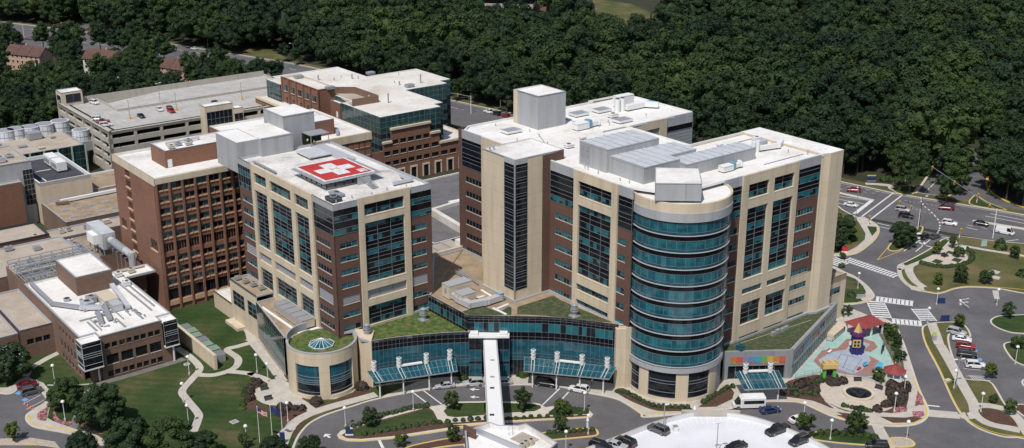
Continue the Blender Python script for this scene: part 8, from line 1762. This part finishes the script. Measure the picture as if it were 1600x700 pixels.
# fountain
c = P_((410, 542))[0]; FT = thing('fountain', 'round fountain with dark stone basins in the pale plaza', 'fountain', (c.x, c.y, .2)); mb = MB(); band(mb, 2.8, 3.4, .2, .65, 'limestone_pale', 0, 360, 40, c); mb.build('rim', FT); mb = MB(); mb.cyl(c.x, c.y, .2, .45, 2.8, 2.8, 'glass_black', 32); mb.build('basin', FT)
for sx, sy, r_ in ((-.7, .6, .95), (.8, .2, 1.0), (-.1, -.9, .9)): mb = MB(); band(mb, r_-.25, r_, .4, 1.0, 'dark_metal', 0, 360, 20, c+Vector((sx, sy, 0))); mb.cyl(c.x+sx, c.y+sy, .4, .8, r_-.3, r_-.3, 'glass_dark', 16); mb.build('bowl', FT)
def bench(p, rot, label, m_='dark_metal', z=.22):
    t = thing('bench', label, 'bench', (p.x, p.y, z), rot); mb = MB(); lb(mb, -.9, .9, -.25, .25, .4, .48, m_); local(mb, 'seat', t); mb = MB(); lb(mb, -.9, .9, .25, .32, .5, 1.0, m_); local(mb, 'backrest', t)
    for sx in (-.75, .75): mb = MB(); lb(mb, sx-.05, sx+.05, -.22, .22, 0, .4, m_); local(mb, 'leg', t)
for (pt, r_, l_) in (((330, 478), .4, 'grey bench at the upper left rim of the fountain plaza'), ((405, 468), 0, 'grey bench at the top rim of the fountain plaza'), ((525, 513), -.7, 'grey bench at the right rim of the fountain plaza')): bench(P_(pt)[0], r_, l_)
for (pt, r_, l_) in (((170, 415), .5, 'upper picnic table bench on the round patio'), ((190, 465), .5, 'lower picnic table bench on the round patio')):
    bench(B_(pt)[0], r_, l_)
for (pt, r_, l_) in (((405, 225), .5, 'dark bench on the oval plaza left of centre'), ((425, 232), .5, 'dark bench on the oval plaza right of centre')): bench(I_(pt)[0], r_, l_)
# playground fence (glass and rail)
def fence(pts, h, label, step=2.0, m_='grey_metal', z=.2, fill=True):
    P = subdiv(pts, step); t = thing('fence', label, 'fence', (P[0].x, P[0].y, z)); mb = MB()
    for p in P: mb.bar((p.x, p.y, z), (p.x, p.y, z+h), .05, m_, 4)
    mb.build('post', t); mb = MB()
    for i in range(len(P)-1):
        for hh in ((.15, h*.55, h-.03) if fill else (h-.03,)): mb.bar((P[i].x, P[i].y, z+hh), (P[i+1].x, P[i+1].y, z+hh), .035, m_, 4)
    mb.build('rail', t)
fence(P_((45, 450), (100, 440), (190, 420), (210, 440)), 1.2, 'grey rail fence along the left front of the playground'); fence(P_((285, 430), (380, 440), (500, 455), (555, 470)), 1.2, 'grey rail fence behind the fountain plaza'); fence(P_((660, 470), (640, 350), (600, 320), (570, 280), (540, 200), (535, 170)), 1.2, 'curved rail fence along the road side of the playground'); fence(P_((225, 235), (260, 240), (330, 180)), 1.2, 'dark rail fence beside the pale ramp at the back of the playground', m_='dark_metal')
strip_mb_w = MB(); strip_mb(strip_mb_w, smooth_path(P_((190, 430), (250, 425)) + P_((300, 440), (400, 450), (480, 468), (560, 490), (670, 480)), 4), .35, .2, .7, 'concrete'); o = strip_mb_w.build('low_wall'); tag(o, 'low pale seat wall between the fountain plaza and the playground', 'wall')
mb = MB(); strip_mb(mb, [v.xy for v in P_((240, 215), (320, 150))], 2.6, .2, 1.2, 'limestone_pale'); o = mb.build('ramp'); tag(o, 'pale raised ramp beside the glass wall at the back of the playground', 'ramp')
def mini(p, sx, sy, sz, m_, label, cat, rot=0, top=None):
    t = thing('play_bench', label, cat, (p.x, p.y, .22), rot); mb = MB(); lb(mb, -sx/2, sx/2, -sy/2, sy/2, .3, .3+sz, m_); local(mb, 'seat', t); mb = MB(); lb(mb, -sx/2, sx/2, sy/2-.08, sy/2, .3+sz, .9, top or m_); local(mb, 'backrest', t)
    for s_ in (-1, 1): mb = MB(); lb(mb, s_*sx*.4-.05, s_*sx*.4+.05, -sy/2+.05, sy/2-.05, 0, .3, 'dark_metal'); local(mb, 'leg', t)
mini(P_((243, 302))[0], 1.6, .7, .15, 'cloth_white', 'white and red play bench left of the ball court', 'bench', .9, 'flag_red'); mini(P_((412, 400))[0], 1.4, .6, .15, 'flag_red', 'red play bench in front of the ball court', 'bench', .9, 'cloth_white'); mini(P_((450, 380))[0], 1.3, .6, .15, 'pool_blue', 'blue play bench beside the pool coloured ground', 'bench', .6)
for (pt, l_) in (((545, 300), 'tall dark sculpture screen on the right side of the playground'),):
    q = P_(pt)[0]; t = thing('sculpture', l_, 'sculpture', (q.x, q.y, .2)); mb = MB()
    pr = [(-1.2, 0), (1.2, 0), (1.4, 1.2), (.9, 2.2), (.5, 1.7), (0, 2.6), (-.6, 1.9), (-1.0, 2.3), (-1.4, 1.1)]; pr3 = [(q.x+a*.5, q.y+a*.9, .2+b) for a, b in pr]; mb.hexa(pr3, [(x+.2, y-.1, z) for x, y, z in pr3], 'dark_metal'); mb.build('panel', t)
# ---- people
def person(x, y, z, top, legs, label, rot=0, pose=0, skinm='skin'):
    q = at(x, y, z); t = thing('person', label, 'person', (q.x, q.y, z), rot)
    V = [(0, 0, .95), (0, 0, 1.2), (0, 0, 1.42), (0, 0, 1.52), (0, 0, 1.66), (.2, 0, 1.4), (.27, .05, 1.12), (.26, .18, .9), (-.2, 0, 1.4), (-.27, .02, 1.12), (-.28, .1, .88), (.1, 0, .9), (.12, .12+pose*.1, .5), (.12, .02+pose*.25, .08), (.12, .16+pose*.25, .04), (-.1, 0, .9), (-.12, .04-pose*.1, .5), (-.12, -.08-pose*.2, .08), (-.12, .06-pose*.2, .04), (0, .02, 1.76)]
    E = [(0, 1), (1, 2), (2, 3), (3, 4), (4, 19), (2, 5), (5, 6), (6, 7), (2, 8), (8, 9), (9, 10), (0, 11), (11, 12), (12, 13), (13, 14), (0, 15), (15, 16), (16, 17), (17, 18)]
    Rd = [.16, .15, .17, .06, .11, .08, .05, .04, .08, .05, .04, .1, .07, .05, .05, .1, .07, .05, .05, .08]
    me = bpy.data.meshes.new('body'); me.from_pydata(V, E, []); o = bpy.data.objects.new('body', me); COL.objects.link(o); o.modifiers.new('skin', 'SKIN'); 
    for i, v in enumerate(me.skin_vertices[0].data if me.skin_vertices else []): v.radius = (Rd[i], Rd[i]*.85); v.use_root = (i == 0)
    if not me.skin_vertices:
        bm = bmesh.new(); bm.from_mesh(me); sl_ = bm.verts.layers.skin.verify()
        for i, v in enumerate(bm.verts): v[sl_].radius = (Rd[i], Rd[i]*.85); v[sl_].use_root = (i == 0)
        bm.to_mesh(me); bm.free()
    sb = o.modifiers.new('sub', 'SUBSURF'); sb.levels = 1; sb.render_levels = 1
    dg = bpy.context.evaluated_depsgraph_get(); dg.update(); m2 = bpy.data.meshes.new_from_object(o.evaluated_get(dg)); bpy.data.objects.remove(o)
    m2.materials.clear(); [m2.materials.append(MATS[k]) for k in (skinm, top, legs, 'cloth_dark')]
    for f_ in m2.polygons:
        c = f_.center; f_.material_index = 2 if c.z < .97 and c.z > .1 and abs(c.x) < .22 else (3 if c.z <= .1 or c.z > 1.72 else (1 if (c.z < 1.47 and c.z > .97) and not (abs(c.x) > .23 and c.z < 1.15) else 0)); f_.use_smooth = True
    ob = bpy.data.objects.new('body', m2); COL.objects.link(ob); ob.parent = t
    return t
person(80, 633, .16, 'cloth_dark', 'cloth_dark', 'person in dark clothes on the walk by the lower left parking bays', 1, 1); person(925, 602, .16, 'cloth_white', 'cloth_dark', 'person in light top under the right end of the right canopy', .5, 1); person(716, 600, .16, 'cloth_dark', 'cloth_blue', 'person in dark top under the left canopy', 2)
person(672, 597, .16, 'cloth_dark', 'cloth_dark', 'dark clothed person by the posts of the left canopy', 1.2, 1)
person(481, 226, 41.7, 'hivis', 'cloth_dark', 'left worker in bright yellow vest under the roof canopy of the helipad tower', .3); person(491, 228, 41.7, 'hivis', 'cloth_blue', 'right worker in bright yellow vest beside the helipad walkway', 2, 1); person(1239, 530+75, .2, 'cloth_dark', 'cloth_blue', 'person beside the playground fence near the silver corner', 1)
# ---- traffic cones, manholes, boxes
for i, (a, b) in enumerate(((195, 360), (218, 374), (243, 390), (262, 404))):
    q = L_((a, b))[0]; t = thing('traffic_cone', 'orange traffic cone in the row closing the empty bay at lower left', 'traffic cone', (q.x, q.y, .03), 0, 'orange cones in the parking bay'); mb = MB(); mb.box(q.x, q.y, .03, .4, .4, .05, 'orange'); mb.cyl(q.x, q.y, .08, .75, .16, .04, 'orange', 10); mb.cyl(q.x, q.y, .4, .5, .12, .1, 'cloth_white', 10); mb.build('cone', t)
for (x, y, w_, l_) in ((366, 660, 1.6, 'square pale drain cover on the west lawn'), (129, 615, .9, 'small pale cover on the grass near the dark round tree'), (292, 570, 1.1, 'round tree grate ring beside the path junction')):
    q = at(x, y); mb = MB(); mb.cyl(q.x, q.y, .1, .2, w_*.7, w_*.7, 'concrete', 4 if w_ > 1.2 else 16); mb.cyl(q.x, q.y, .2, .22, w_*.5, w_*.5, 'grey_metal', 4 if w_ > 1.2 else 16); o = mb.build('drain_cover'); tag(o, l_, 'drain cover')
q = C_((1130, 615), z=dz)[0]; mb = MB(); mb.box(q.x, q.y, dz, .9, .8, 1.1, 'white_metal', .3); mb.box(q.x, q.y, dz+1.1, 1.0, .9, .06, 'grey_metal', .3); o = mb.build('utility_box'); tag(o, 'white utility box on the deck right of the grey off-road car', 'utility box')
for (x, y, l_) in ((918, 668, 'white bollard sign at the left end of the deck wall'), (1085, 650, 'grey post sculpture on the middle of the curved deck wall')):
    q = at(x, y, dz); t = thing('bollard', l_, 'bollard', (q.x, q.y, dz)); mb = MB(); mb.cyl(q.x, q.y, dz, dz+1.6, .25, .2, 'white_metal', 8); mb.cyl(q.x, q.y, dz+1.6, dz+2.3, .35, .12, 'white_metal', 8); mb.build('post', t)
for (a, l_) in (((265, 250), 'pale utility box on the strip beside the road'), ((60, 310), '')):
    if l_: q = J_(a)[0]; mb = MB(); mb.box(q.x, q.y, .1, 1.4, .9, .5, 'beige_unit', .5); mb.box(q.x, q.y, .6, 1.5, 1.0, .05, 'limestone_pale', .5); o = mb.build('utility_box'); tag(o, l_, 'utility box')
